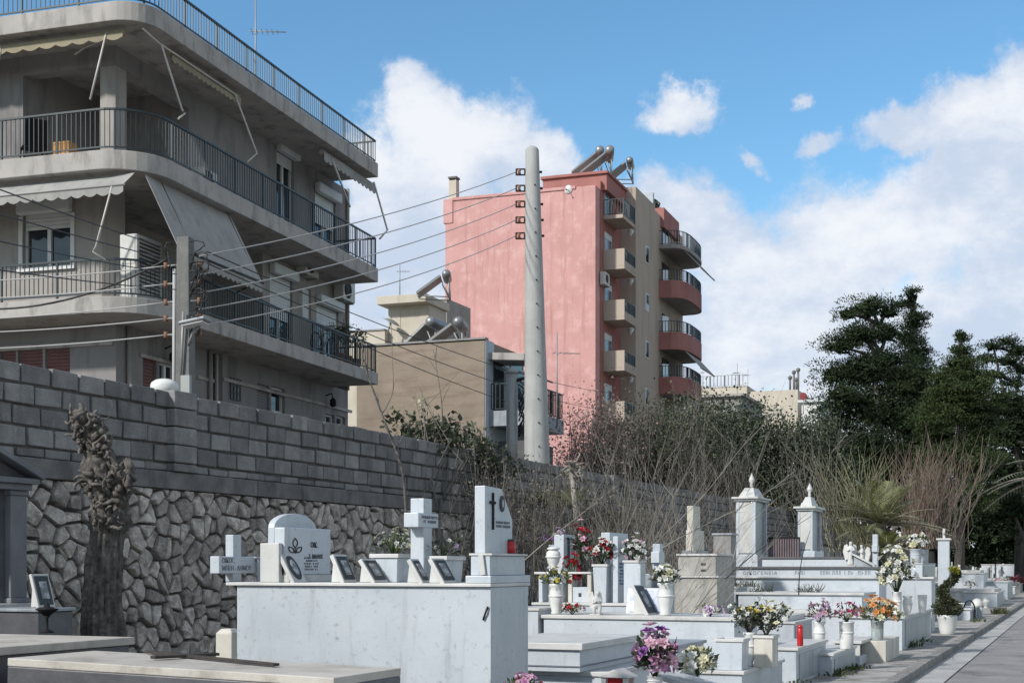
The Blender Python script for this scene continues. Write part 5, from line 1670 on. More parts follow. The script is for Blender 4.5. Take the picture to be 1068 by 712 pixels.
# lily: three outlined petals
lm = MB()
def yz(px, py): # a point on the headstone's face
    d, y = atX(px, hx + .004); return Vector((hx + .004, y, zpy(py, d)))
def petal(cx, cy, wx, hy, ang):
    pts = []
    for i in range(17):
        u = i / 16; s_ = 1 if i <= 8 else -1; v = u * 2 if i <= 8 else 2 - u * 2
        xx = s_ * wx * sin(pi * v) ; yy = hy * (2 * v - 1)
        pts.append(yz(cx + xx * cos(ang) - yy * sin(ang), cy - (xx * sin(ang) + yy * cos(ang))))
    lm.tube(pts, .005, 5)
petal(308, 566, 2.4, 5.0, 0); petal(304, 573, 2.2, 4.0, .75); petal(312, 573, 2.2, 4.0, -.75)
lm.tube([yz(308, 570), yz(308, 577)], .005, 5)
lm.build('lily_emblem', K['ink'], hs)
lettering('ΟΙΚ.', .062, yz(324, 570.5), (0, 1, 0), (0, 0, 1), K['ink'], hs)
lettering('Τ. ΜΑΛΗΣ', .05, yz(322, 582), (0, 1, 0), (0, 0, 1), K['ink'], hs)
marks(hs, hx + .002, y0_ + .30, y0_ + .54, ZT_ + .09, ZT_ + .21, 5, 'ink_grey', 4)
# cross with the inscribed arm at the left end, block behind it
d1, x1 = atY(249, yc)
cross('inscribed marble cross on the left end of the big white tomb, wide lettered arm', x1, yc - .08, ZT_, .40, .56, .125, .08, arm_z=.36, arm_h=.145, text='ΟΙΚΟΓ.\nΜΠΕΗ - ΔΗΜΟΥ', group='crosses on the graves')
MB_ = thing('marble_block', 'small square marble block behind the inscribed cross', 'block', (x1 + .2, T.y1 - .12, ZT_))
MB().box(x1 + .06, x1 + .28, T.y1 - .2, T.y1 - .02, ZT_ + .001, ZT_ + .20).build('block', K['marble'], MB_, bevel=.008)
MB().box(x1 - .05, x1 + .30, T.y1 - .22, T.y1 + .0, ZT_ + .201, ZT_ + .215).build('cap', K['marble_top'], MB_, bevel=.003)
# plaques
def plq(label, px_foot, lean=28, h=.26, w_=.26, yo=.02, kind='oval'):
    y_ = T.y0 + yo + w_ / 2
    d, x = atY(px_foot, y_ - w_ / 2)
    plaque(label, x, y_, ZT_, w_, h, lean, kind)
plq('photo plaque with a dark oval portrait leaning before the lily headstone', 307, 30, .27, .20, -.01)
plq('narrow photo plaque with a dark frame just right of the lily headstone', 359, 25, .25, .22, .1, 'rect')
plq('photo plaque before the left flowered planter, pale portrait on black', 391, 34, .23, .24, .16, 'rect')
plq('photo plaque leaning at the foot of the plain cross, thick pale edge', 441, 31, .22, .15, .02, 'rect')
plq('photo plaque right of the plain cross with a bright picture', 463.5, 31, .225, .24, .01, 'rect')
# planters with flowers
d, x = atY(398, T.y0 + .35); planter('square marble planter with white flowers left of the plain cross', x, T.y0 + .55, ZT_, .24, .30, .235, taper=.012)
bouquet('white and grey flowers in the planter left of the plain cross', x, T.y0 + .55, ZT_ + .2, .20, .26, 34, .026, ['white', 'white', 'cream'], nl=130, leaf='leaf_dark')
d, x = atY(455, T.y0 + .42); planter('square marble planter partly hidden behind the plain cross, right side', x, T.y0 + .52, ZT_, .24, .34, .215, taper=.012)
bouquet('dim mauve and white flowers in the planter behind the plain cross', x, T.y0 + .52, ZT_ + .18, .19, .26, 12, .022, ['lilac', 'white', 'white'], nl=110, leaf='leaf_olive')
# plain cross
d, x = atY(436, T.y0 + .3)
cross('plain white marble cross standing between two planters', x, T.y0 + .36, ZT_, zpy(519.5, d) - ZT_, .37, .155, .12, arm_z=.74, arm_h=.115, group='crosses on the graves')
marks(COL.objects[-1].parent if False else bpy.data.objects['grave_cross.001'], x + .068, T.y0 + .36 - .15, T.y0 + .36 + .16, ZT_ + (zpy(519.5, d) - ZT_) * .74 - .035, ZT_ + (zpy(519.5, d) - ZT_) * .74 + .035, 2, 'ink_grey', 2)
# slant headstone on its stepped base, right end
br = thing('headstone', 'tall white headstone with a slanted top corner, black cross and oval portrait', 'headstone', (T.x1 - .1, yc, ZT_), 0, 'headstones on the graves')
xb0 = atY(486.5, T.y0)[1]
MB().box(xb0, T.x1 + .008, T.y0 - .02, T.y1 + .03, ZT_ + .001, zpy(600, T.d)).build('base', K['marble'], br, bevel=.006)
xb1 = atY(492, T.y0 + .05)[1]
MB().box(xb1, T.x1 - .02, T.y0 + .03, T.y1 - .02, zpy(600, T.d) + .001, zpy(579, T.d)).build('base', K['marble'], br, bevel=.006)
MB().box(xb1 - .01, T.x1 - .0, T.y0 + .02, T.y1 - .01, zpy(579, T.d) + .001, zpy(576.6, T.d)).build('base_cap', K['marble_top'], br, bevel=.003)
mb = MB(); a_ = Vector((T.x1 - .04, T.y0 + .005, zpy(599, T.d))); mb.obox(a_ - Vector((.05, 0, 0)), (-.02, 0, zpy(578, T.d) - zpy(599, T.d)), (.04, 0, 0), (0, .02, 0)); mb.build('side_tablet', K['marble_top'], br)
sx_ = atY(506, T.y0 + .14)[1]
ya, yb = T.y0 + .14, atX(534.5, sx_)[1]
zs0, zs1 = zpy(576.6, T.d) + .001, zpy(506, depth(sx_, ya))
MB().prismx([(ya, zs0), (yb, zs0), (yb, zs0 + (zs1 - zs0) * .52), (ya + (yb - ya) * .60, zs1 - .01), (ya, zs1)], sx_ - .09, sx_).build('slab', K['marble'], br, bevel=.006)
def yz2(px, py, off=.003):
    d, y = atX(px, sx_ + off); return Vector((sx_ + off, y, zpy(py, d)))
mb = MB(); mb.obox(yz2(513.3, 552), (0, .028, 0), (.008, 0, 0), (0, 0, .29)); mb.obox(yz2(510.6, 525), (0, .11, 0), (.009, 0, 0), (0, 0, .022)); mb.build('black_cross', K['black_metal'], br)
mb = MB(); c_ = yz2(523.5, 525)
mb.prism([(.045 * cos(2 * pi * i / 20), .065 * sin(2 * pi * i / 20)) for i in range(20)], lambda u, v, k: c_ + Vector((.008 if k else 0, u, v))); ov = mb.build('oval_frame', K['granite_dark'], br)
mb = MB(); mb.prism([(.018 * cos(2 * pi * i / 20), .034 * sin(2 * pi * i / 20)) for i in range(20)], lambda u, v, k: c_ + Vector((.012 if k else .008, u, v))); mb.build('photo', K['photo'], ov)
marks(br, sx_ + .002, yz2(517, 550).y, yz2(532, 550).y, yz2(517, 551).z, yz2(517, 543).z, 2, 'ink_grey', 9)
candle('red grave candle with a dark cap beside the slant topped headstone', T.x1 - .10, atX(532.3, T.x1 - .10)[1], zpy(576.6, T.d) + .001, .085, .12)
# cream post left of the big tomb
pc = P(238, 690, 12.6)
cp = thing('stone_post', 'short cream stone post with a chamfered top at the left end of the big tomb', 'post', (pc.x, pc.y, 0))
zt_ = zpy(655, 12.6)
mb = MB(); mb.box(pc.x - .08, pc.x + .09, pc.y - .08, pc.y + .08, 0, zt_ - .04); mb.frustum(pc.x + .005, pc.y, zt_ - .04, zt_, .085, .08, .05, .045); mb.build('shaft', K['marble_cream'], cp, bevel=.006)
# pink flowers at the very bottom
pq = P(541, 706, 9.9)
bouquet('dusky pink flowers at the lower corner of the big tomb', pq.x + .15, pq.y - .25, zpy(722, 9.9), .13, .17, 20, .035, ['rose', 'palepink', 'pink'], nl=50)
o = thing('marble_ledge', 'low marble ledge before the big tomb', 'ledge', (pq.x + .15, pq.y - .3, 0)); MB().box(pq.x - .1, pq.x + .5, pq.y - .55, pq.y + .05, 0, zpy(722, 9.9)).build('slab', K['marble'], o, bevel=.006)

# ================= stepped slab tomb
X4 = -4.2
b = boxpx(490, 633, 660, 700.5, X4); b.y1 = b.y0 + 1.9
grave('wide stepped grave with a flat white lid right of the big tomb', b, lid=.045, over=.02)
u_ = boxpx(500, 605, 663, 670.5, -4.42)
mb = MB(); mb.box(u_.x0, u_.x1, u_.y0, u_.y1, b.z + .001, u_.z - .065); mb.build('upper_body', K['marble'], b.root, bevel=.006)
mb = MB(); mb.box(u_.x0 - .0, u_.x1 + .012, u_.y0 - .012, u_.y1 + .012, b.z + .05, b.z + .062); mb.build('joint_line', K['ink_grey'], b.root)
mb = MB(); mb.box(u_.x0 - .03, u_.x1 + .035, u_.y0 - .035, u_.y1 + .03, u_.z - .064, u_.z); mb.build('upper_lid', K['marble_top'], b.root, bevel=.006)
# lantern house
pL = P(645, 712, 12.4)
ln = thing('grave_lantern', 'small gabled marble lantern box with red glass', 'lantern', (pL.x, pL.y, 0))
zl = zpy(703, 12.4)
mb = MB(); mb.box(pL.x - .12, pL.x + .12, pL.y - .12, pL.y + .12, 0, zl - .16); mb.build('pedestal', K['marble'], ln, bevel=.006)
mb = MB()
for sx in (-1, 1):
    for sy in (-1, 1): mb.box(pL.x + sx * .10 - .02, pL.x + sx * .10 + .02, pL.y + sy * .10 - .02, pL.y + sy * .10 + .02, zl - .159, zl - .02)
mb.build('corner_post', K['marble_top'], ln)
MB().box(pL.x - .078, pL.x + .078, pL.y - .078, pL.y + .078, zl - .159, zl - .025).build('red_glass', K['red_wax'], ln)
MB().prismy([(pL.x - .15, zl - .019), (pL.x + .15, zl - .019), (pL.x, zl + .055)], pL.y - .14, pL.y + .14).build('gable_roof', K['marble_top'], ln, bevel=.005)
# slab behind the lilies with the dark weathered top
c_ = boxpx(655, 706, 734, 672, -4.2)
grave('narrow grave behind the pink lilies, dark weathered edge on its lid', c_, lid=.04, over=.03, tm='marble_grey')
# vase with pink lilies, white flowers, their low stand
pl_ = P(683, 712, 12.7)
st0 = thing('flower_stand', 'white marble stand under the pink lilies', 'stand', (pl_.x, pl_.y, 0))
zv = zpy(716, 12.7)
MB().box(pl_.x - .3, pl_.x + .35, pl_.y - .3, pl_.y + .3, 0, zv - .001).build('slab', K['marble'], st0, bevel=.006)
vase('white ribbed vase holding the large pink lilies', pl_.x, pl_.y, zv, .16, .10, 'cyl')
bouquet('large bouquet of pink and mauve lilies in a white vase', pl_.x, pl_.y, zv + .07, .185, .48, 54, .066, ['pink', 'lilac', 'palepink', 'purple'], nl=130, leaf='leaf_dark', petals=6, weights=[3, 4, 4, 1], lower=.35)
pw = P(723, 708, 13.2)
st1 = thing('grave_slab', 'slanted white marble slab under the cream flowers', 'slab', (pw.x, pw.y, 0))
mb = MB(); mb.obox((pw.x - .35, pw.y - .3, zpy(699, 13.2) - .05), (.75, 0, -.19), (0, .55, 0), (0.01, 0, .05)); mb.build('slab', K['marble_top'], st1, bevel=.006)
MB().box(pw.x - .3, pw.x + .34, pw.y - .25, pw.y + .2, 0, zpy(712, 13.2) - .06).build('base', K['marble'], st1, bevel=.006)
bouquet('cream and white roses lying right of the pink lilies', pw.x + .05, pw.y - .05, zpy(704, 13.2), .18, .30, 32, .06, ['cream', 'white', 'cream', 'white'], nl=60, leaf='leaf_dark', lower=.4)

# ================= second row of tombs
t2 = boxpx(567, 766, 790, 645, -4.2); t2.z += .02
grave('long white grave carrying vases, an angel and fallen flowers', t2, lid=.05, over=.03)
t2b = boxpx(490, 552, 590, 634, -6.75)
t2b.x1 = t2.x0 - .06; t2b.y0 = t2.y0 - .05; t2b.y1 = t2.y0 + .9; t2b.x0 = t2b.x1 - 1.5; t2b.z = zpy(634, depth(t2b.x1, t2b.y0))
grave('grey white grave end joined to the long grave, behind the big tomb corner', t2b, lid=.035, over=.02)
Y2 = t2.y0; Z2_ = t2.z
def on2(px, dy): return pt_on(px, Y2 + dy, Z2_)
p = on2(580, .22); vase('round white vase with yellow and blue flowers on the long grave', p.x, p.y, p.z, .22, .42, 'jar')
bouquet('yellow, blue and green flowers in the round white vase', p.x, p.y, p.z + .36, .20, .30, 26, .05, ['yellow', 'blue', 'white', 'yellow'], nl=90)
p = on2(597, .15); bouquet('fallen bunch of red and white flowers beside the round vase', p.x, p.y, p.z, .15, .16, 16, .045, ['red', 'white', 'rose'], nl=50, leaf='leaf')
p = on2(694, .25); vase('white baluster vase with white roses on the long grave', p.x, p.y, p.z, .24, .44, 'jar')
bouquet('white roses with yellow green leaves in the baluster vase', p.x, p.y, p.z + .38, .19, .32, 26, .06, ['white', 'white', 'cream'], nl=60, leaf='leaf_olive')
p = on2(741, .2); bouquet('purple orchids dropped at the right end of the long grave', p.x, p.y, p.z, .15, .15, 14, .055, ['purple', 'lilac', 'white'], nl=14)

def skin_figure(name, vs, es, rs_, m, parent, lv=2):
    me = bpy.data.meshes.new(name)
    root = ROOT[parent.name].inverted()
    me.from_pydata([tuple(root @ Vector(v)) for v in vs], es, [])
    o = bpy.data.objects.new(name, me); COL.objects.link(o)
    sk = o.modifiers.new('Skin', 'SKIN'); sk.use_smooth_shade = True
    for i, r_ in enumerate(rs_): me.skin_vertices[0].data[i].radius = (r_, r_)
    me.skin_vertices[0].data[0].use_root = True
    sb__ = o.modifiers.new('Sub', 'SUBSURF'); sb__.levels = lv; sb__.render_levels = lv
    bpy.context.view_layer.update()
    m2 = bpy.data.meshes.new_from_object(o.evaluated_get(bpy.context.evaluated_depsgraph_get()))
    bpy.data.objects.remove(o)
    m2.materials.clear(); m2.materials.append(m)
    for pg in m2.polygons: pg.use_smooth = True
    o = bpy.data.objects.new(name, m2); COL.objects.link(o); o.parent = parent
    return o
if not hasattr(bpy.types.Mesh, 'skin_vertices'): pass
def angel(label, x, y, z, h, facing=-.4, kneel=True, group='angel statues'):
    r = thing('angel_statue', label, 'statue', (x, y, z), 0, group)
    R_ = Matrix.Rotation(facing, 3, 'Z')
    def T_(a, b_, c): v = R_ @ Vector((a * h, b_ * h, 0)); return (x + v.x, y + v.y, z + c * h)
    if kneel:
        vs = [T_(0, 0, .24), T_(0, .01, .42), T_(.01, .0, .60), T_(.02, -.01, .68), T_(.05, -.03, .80), T_(.06, -.03, .90),
              T_(.13, -.12, .30), T_(.08, -.17, .06), T_(-.12, -.05, .05), T_(-.13, -.12, .28), T_(-.10, -.15, .06), T_(.12, .03, .05),
              T_(.14, -.04, .57), T_(.17, -.14, .44), T_(.05, -.2, .56), T_(-.13, -.04, .57), T_(-.15, -.13, .42), T_(-.02, -.2, .54)]
        es = [(0, 1), (1, 2), (2, 3), (3, 4), (4, 5), (0, 6), (6, 7), (7, 11), (0, 9), (9, 10), (10, 8), (2, 12), (12, 13), (13, 14), (2, 15), (15, 16), (16, 17)]
        rr = [.15, .14, .13, .06, .105, .07, .085, .06, .05, .085, .06, .05, .06, .045, .035, .06, .045, .035]
    else:
        vs = [T_(0, 0, .42), T_(0, .0, .58), T_(0, 0, .72), T_(0, -.01, .79), T_(.01, -.03, .88), T_(.01, -.04, .95), T_(.03, 0, .2), T_(.04, 0, .02), T_(-.03, 0, .2), T_(-.04, 0, .02),
              T_(.10, -.02, .70), T_(.13, -.08, .58), T_(.05, -.13, .64), T_(-.10, -.02, .70), T_(-.13, -.08, .58), T_(-.04, -.13, .66)]
        es = [(0, 1), (1, 2), (2, 3), (3, 4), (4, 5), (0, 6), (6, 7), (0, 8), (8, 9), (2, 10), (10, 11), (11, 12), (2, 13), (13, 14), (14, 15)]
        rr = [.10, .09, .09, .04, .075, .05, .09, .11, .09, .11, .045, .035, .028, .045, .035, .028]
    skin_figure('body', vs, es, [q_ * h for q_ in rr], K['marble_top'], r)
    mb = MB()
    for s_ in (-1, 1):
        P_ = [T_(s_ * .03, .09, .5 if kneel else .62), T_(s_ * .12, .18, .85), T_(s_ * .22, .22, .80), T_(s_ * .26, .24, .55), T_(s_ * .18, .2, .25), T_(s_ * .08, .12, .30)]
        b0 = [Vector(q_) for q_ in P_]; nn = R_ @ Vector((0, .03 * h, 0))
        mb.add(b0 + [q_ + nn for q_ in b0], [tuple(range(6)), tuple(range(11, 5, -1))] + [(i, (i + 1) % 6, 6 + (i + 1) % 6, 6 + i) for i in range(6)])
    mb.build('wings', K['marble_top'], r, bevel=.004)
    MB().box(x - .2 * h, x + .2 * h, y - .2 * h, y + .2 * h, z + .001, z + .05 * h).build('base', K['marble_top'], r, bevel=.004)
    # face: brow, nose and mouth as small relief on the head
    return r
p = on2(622, .18); angel('small white kneeling cherub statue on the long grave', p.x, p.y, p.z, .37, .5)

# items behind it: a higher grave along the wall side
Y3 = t2.y1 + .25
t3x1 = atY(668, Y3)[1]; d3_ = depth(t3x1, Y3)
t3 = gbox(atY(556, Y3)[1], t3x1, Y3, Y3 + 1.2, zpy(629, d3_))
grave('grave crowded with steles and bouquets behind the long grave', t3, lid=.04, over=.02)
def on3(px, dy, z=None): return pt_on(px, Y3 + dy, t3.z if z is None else z)
# ledge table with the lidded urn
p = on3(577, .25)
tb_ = thing('marble_ledge', 'small marble table carrying the white urn', 'table', (p.x, p.y, t3.z))
dq = depth(p.x, p.y); zt_ = zpy(596, dq)
for sx in (-.16, .16): MB().box(p.x + sx - .03, p.x + sx + .03, p.y - .12, p.y + .12, t3.z + .001, zt_ - .035).build('leg', K['marble'], tb_, bevel=.004)
MB().box(p.x - .25, p.x + .25, p.y - .16, p.y + .16, zt_ - .034, zt_).build('top', K['marble_top'], tb_, bevel=.005)
vase('white lidded urn on the small marble table', p.x, p.y, zt_, .24, zpy(570, dq) - zt_, 'lid_urn')
p = on3(579, .7); bouquet('small lilac flowers against the wall behind the white urn', p.x, p.y, zpy(568, depth(p.x, p.y)), .2, .26, 14, .05, ['lilac', 'purple', 'white'], nl=40, leaf='leaf_dark')
o = thing('stone_post', 'thin stone post hidden behind the white urn', 'post', (p.x, p.y, 0)); MB().box(p.x - .08, p.x + .08, p.y - .08, p.y + .08, 0, zpy(568, depth(p.x, p.y))).build('shaft', K['marble_grey'], o, bevel=.005)
# stele with the black photo
def stele(label, pa, pb, pt, dy, th=.10, m='marble', photo=None, text=None, ink='ink_blue', name='stele', top='flat', zb=None, group='steles behind the long grave'):
    d, x = atY(pa, Y3 + dy); y0 = Y3 + dy; y1 = atX(pb, x)[1]; z1 = zpy(pt, d); z0 = t3.z if zb is None else zb
    r = thing(name, label, 'stele', (x, (y0 + y1) / 2, z0), 0, group)
    MB().box(x - th, x, y0, y1, z0 + .001, z1).build('slab', K[m], r, bevel=.006)
    if photo:
        mb = MB(); mb.box(x + .001, x + .012, y0 + (y1 - y0) * photo[0], y0 + (y1 - y0) * photo[1], z0 + (z1 - z0) * photo[2], z0 + (z1 - z0) * photo[3]); f_ = mb.build('photo_frame', K['granite_dark'], r)
        mb = MB(); mb.box(x + .013, x + .016, y0 + (y1 - y0) * (photo[0] + .12), y0 + (y1 - y0) * (photo[1] - .12), z0 + (z1 - z0) * (photo[2] + .03), z0 + (z1 - z0) * (photo[3] - .03)); mb.build('photo', K['photo_blue'], f_)
    if text:
        marks(r, x + .002, y0 + (y1 - y0) * .12, y1 - (y1 - y0) * .08, z0 + (z1 - z0) * text[0], z0 + (z1 - z0) * text[1], text[2], ink, int(pa))
    return r, x, y0, y1, z0, z1
stele('marble stele with a tall black framed photo beside red flowers', 588, 601, 557, .55, .16, photo=(.3, .85, .55, .95))
p = on3(597, .3); bouquet('hanging dark red flowers before the black framed photo', p.x, p.y, zpy(611, depth(p.x, p.y)), .13, .52, 40, .05, ['red', 'rose', 'red'], nl=20, lower=.5)
p = on3(606, .62); bouquet('tall bunch of pink and red flowers right of the black framed photo', p.x, p.y, zpy(585, depth(p.x, p.y)), .14, .62, 24, .055, ['rose', 'palepink', 'red'], nl=120, leaf='leaf_dark', lower=.3)
p = on3(603, .15)
tb_ = thing('marble_ledge', 'low marble shelf with a small square niche between urn and tall vase', 'table', (p.x, p.y, t3.z))
dq = depth(p.x, p.y); zt_ = zpy(596, dq)
xa, xb = atY(592, p.y)[1], atY(616, p.y)[1]
MB().box(xa, xb, p.y, p.y + .3, zt_ - .03, zt_).build('top', K['marble_top'], tb_, bevel=.004)
for xx in (xa + .03, xb - .03): MB().box(xx - .03, xx + .03, p.y + .02, p.y + .28, t3.z + .001, zt_ - .031).build('leg', K['marble_cream'], tb_, bevel=.004)
MB().box(xa + .062, xb - .062, p.y + .04, p.y + .26, t3.z + .001, zpy(612, dq)).build('niche_block', K['marble'], tb_, bevel=.004)
MB().box(xa + .16, xb - .16, p.y + .036, p.y + .039, zpy(622, dq), zpy(618, dq)).build('niche', K['ink'], tb_)
# tall square vase with red and white bouquet
p = on3(628, .3); dq = depth(p.x, p.y)
planter('tall square marble vase with a red and white bouquet', p.x, p.y, t3.z, .22, .22, zpy(588, dq) - t3.z, taper=.02)
bouquet('red and white roses spilling from the tall square vase', p.x, p.y, zpy(589, dq), .22, .42, 34, .06, ['white', 'red', 'white', 'palepink'], nl=120, leaf='leaf_dark', lower=.2, weights=[4, 3, 3, 2])
stele('wide marble stele with faint blue writing behind the tall square vase', 636, 655, 555, .62, .14, text=(.22, .42, 4))
stele('narrow marble stele with blue writing, right of the pair', 644.5, 653, 559, .28, .08, text=(.25, .6, 7), name='stele')
p = on3(662, .35); dq = depth(p.x, p.y)
planter('square marble block vase under the trailing white flowers', p.x, p.y, t3.z, .26, .26, zpy(584, dq) - t3.z)
bouquet('trailing white flowers with dark foliage on the square block vase', p.x, p.y, zpy(586, dq), .2, .42, 30, .05, ['white', 'white', 'palepink'], nl=150, leaf='leaf_dark', lower=.45)
# open book plaques and photo tablets on the long grave's far side
def on2b(px, dy): return pt_on(px, Y2 + dy, Z2_)
p = on2b(681, .62); plaque('tall leaning tablet with blue pages, left of the baluster vase', p.x, p.y, Z2_, .42, .46, 28, 'rect', th=.05)
p = on2b(692, .80)
bkp = thing('photo_plaque', 'pale blue tablet partly behind the baluster vase', 'plaque', (p.x, p.y, Z2_), 0, 'photo plaques leaning on the graves')
mb = MB(); mb.obox((p.x - .55, p.y, Z2_ + .001), (.62, 0, 0), (0, .10, .36), (0, .05, -.012)); mb.build('tablet', K['marble'], bkp, bevel=.005)
mb = MB(); mb.obox((p.x - .50, p.y - .003, Z2_ + .03), (.5, 0, 0), (0, .085, .30), (0, -.004, .001)); mb.build('page', K['photo_blue'], bkp)
# stub cross behind
p = on3(686, 1.5); dq = depth(p.x, p.y)
o = cross('short broken white cross stub behind the white roses', p.x, p.y, zpy(598, dq), zpy(567, dq) - zpy(598, dq), .30, .17, .12, arm_z=.55, group='crosses on the graves')
o = thing('stone_post', 'grey stone block under the short cross stub', 'block', (p.x, p.y, 0)); MB().box(p.x - .2, p.x + .2, p.y - .25, p.y + .25, 0, zpy(598, dq) - .001).build('block', K['marble_grey'], o, bevel=.006)
# two-tier box tomb with vents
v0 = boxpx(703, 748, 766, 600, -6.2)
grave('lower tier of a weathered family vault with vents', v0, m='marble_old', lid=.04, over=.03, cat='vault', name='family_vault')
v1 = gbox(v0.x0 + .05, v0.x1 - .05, v0.y0 + .1, v0.y1 - .02, zpy(577, depth(v0.x1, v0.y0)))
v0.root['label'] = 'weathered two tier family vault with two small dark vents'
MB().box(v1.x0, v1.x1, v1.y0, v1.y1, v0.z + .001, v1.z - .04).build('upper_body', K['marble_old'], v0.root, bevel=.008)
MB().box(v1.x0 - .03, v1.x1 + .03, v1.y0 - .03, v1.y1 + .03, v1.z - .039, v1.z).build('upper_lid', K['marble_top'], v0.root, bevel=.006)
for py in (588, 594.5):
    a_, c_ = pt_on(731, v1.y0, 0), pt_on(736, v1.y0, 0); dq = depth(a_.x, v1.y0)
    MB().box(a_.x, c_.x, v1.y0 - .006, v1.y0 - .002, zpy(py + 1.2, dq), zpy(py - 1.2, dq)).build('vent', K['ink'], v0.root)
# beige headstone in front of the bushes
p = P(725, 573, 29.5)
o = thing('headstone', 'cream stepped headstone half hidden by bare twigs', 'headstone', (p.x, p.y, 0), 0, 'headstones on the graves')
MB().box(p.x - .08, p.x + .08, p.y - .45, p.y + .45, zpy(574, 29.5), zpy(553, 29.5)).build('slab', K['marble_cream'], o, bevel=.008)
MB().box(p.x - .07, p.x + .07, p.y - .40, p.y + .16, zpy(553, 29.5) + .001, zpy(528, 29.5)).build('upper_slab', K['marble_cream'], o, bevel=.008)
MB().box(p.x - .15, p.x + .15, p.y - .5, p.y + .5, 0, zpy(574, 29.5) - .001).build('base', K['marble_grey'], o, bevel=.008)
o = thing('marble_grave', 'grey stone block grave left of the tallest pillar monument', 'grave', P(756, 590, 31))
p = P(756, 590, 31); MB().box(p.x - .2, p.x + .2, p.y - .25, p.y + .25, 0, zpy(558, 31)).build('body', K['concrete'], o, bevel=.01)
MB().box(p.x - .23, p.x + .23, p.y - .28, p.y + .28, zpy(558, 31) + .001, zpy(556, 31)).build('lid', K['marble_grey'], o, bevel=.006)
# ================= front row, right of the lilies
t6 = boxpx(728, 774, 816, 699.5, -3.54); t6.x0 = t6.x1 - .95
grave('low marble grave with two square planters on it', t6, lid=.04, over=.03)
def onb(b, px, dy, z=None): return pt_on(px, b.y0 + dy, b.z if z is None else z)
def wpx(px0, px1, d): return (px1 - px0) / F * d
p = onb(t6, 764, .25); dq = depth(p.x, p.y)
planter('square marble planter at the front of the low grave, empty rim', p.x, p.y, t6.z, wpx(748, 774, dq) / .925, .34, zpy(665, dq) - t6.z, taper=.01)
p = onb(t6, 799, .85); dq = depth(p.x, p.y)
planter('square cream planter behind the front one, full of leafy plants', p.x, p.y, t6.z, wpx(788, 806, dq) / .925, .32, zpy(661.5, dq) - t6.z, m='marble_cream', taper=.0)
shrublet('bushy pale leaved plant in the cream square planter', p.x, p.y, zpy(663, dq), .22, .36, 360, .05, 'leaf_dark', blossoms=['white', 'cream'], nb=40)
p = onb(t6, 781.5, .75); dq = depth(p.x, p.y)
vase('white round vase between the two square planters', p.x, p.y, t6.z, .16, zpy(659, dq) - t6.z, 'jar')
shrublet('leafy plant with pale blooms in the round vase between the planters', p.x, p.y, zpy(661, dq), .22, .36, 320, .05, 'leaf_dark', blossoms=['white', 'yellow'], nb=30)
# narrow grave left of it, joined
t5 = boxpx(700, 746, 760, 669, -4.6); t5.y1 = t5.y0 + .6; t5.x0 = t5.x1 - 1.6
grave('plain grave directly behind the low grave with planters', t5, lid=.035, over=.02)
t7 = boxpx(806, 830.5, 861.4, 675, -3.54); t7.x0 = t7.x1 - .62
grave('marble grave with a red candle on its lid', t7, lid=.04, over=.03, panel=True)
p = onb(t7, 834.5, .42); dq = depth(p.x, p.y); candle('tall bright red candle on the right hand marble grave', p.x, p.y, t7.z, wpx(831, 837.5, dq), zpy(650.5, dq) - t7.z)
# white step tomb with striped side behind the candle
q_ = boxpx(786, 828, 847, 648, -4.9)
grave('white grave with a dark panelled side behind the red candle', q_, lid=.04, over=.03, steps=((.12, .10),), panel=True)
t8 = boxpx(861, 868, 892, 681, -3.34); t8.x0 = t8.x1 - .8
grave('marble grave end with three flower vases standing behind it', t8, lid=.04, over=.025, panel=True)
p = onb(t8, 861.5, .9); dq = depth(p.x, p.y)
vase('white pot with lilac flowers, left of the pair behind the grave end', p.x - .1, p.y, t8.z, .20, zpy(648, dq) - t8.z, 'jar')
bouquet('lilac and grey flowers in the left pot of the pair', p.x - .1, p.y, zpy(650, dq), .20, .38, 26, .055, ['lilac', 'palepink', 'lilac'], nl=60, leaf='leaf_dark', lower=.3)
p = onb(t8, 883, 1.2); dq = depth(p.x, p.y)
vase('white cylindrical vase with pink flowers, right of the pair', p.x, p.y, t8.z, .25, zpy(648, dq) - t8.z, 'cyl')
bouquet('pink flowers on tall stems in the cylindrical vase', p.x, p.y, zpy(650, dq), .18, .40, 22, .05, ['pink', 'palepink', 'rose'], nl=50, leaf='leaf_dark', lower=.3)
# candle house like a bench
o_ = boxpx(889, 897, 910, 668, -3.3)
r = thing('candle_house', 'small open marble candle house like a bench', 'candle house', ((o_.x0 + o_.x1) / 2, (o_.y0 + o_.y1) / 2, ZP))
x0, x1, y0, y1 = o_.x1 - .4, o_.x1, o_.y0, o_.y1
dq = depth(x1, y0); zA, zB_, zC = zpy(668, dq), zpy(671, dq), zpy(684, dq)
MB().box(x0, x1, y0, y1, ZP - .02, zC).build('base', K['marble'], r, bevel=.006)
MB().box(x0 - .03, x1 + .03, y0 - .03, y1 + .03, zB_, zA).build('roof_slab', K['marble_top'], r, bevel=.006)
for xx in (x0 + .04, x1 - .04):
    for yy in (y0 + .04, y1 - .04): MB().box(xx - .035, xx + .035, yy - .035, yy + .035, zC + .001, zB_ - .001).build('corner_post', K['marble_top'], r)
MB().box(x0 + .09, x1 - .09, y0 + .09, y1 - .09, zC + .001, zB_ - .06).build('candle_tray', K['dark_stone'], r)
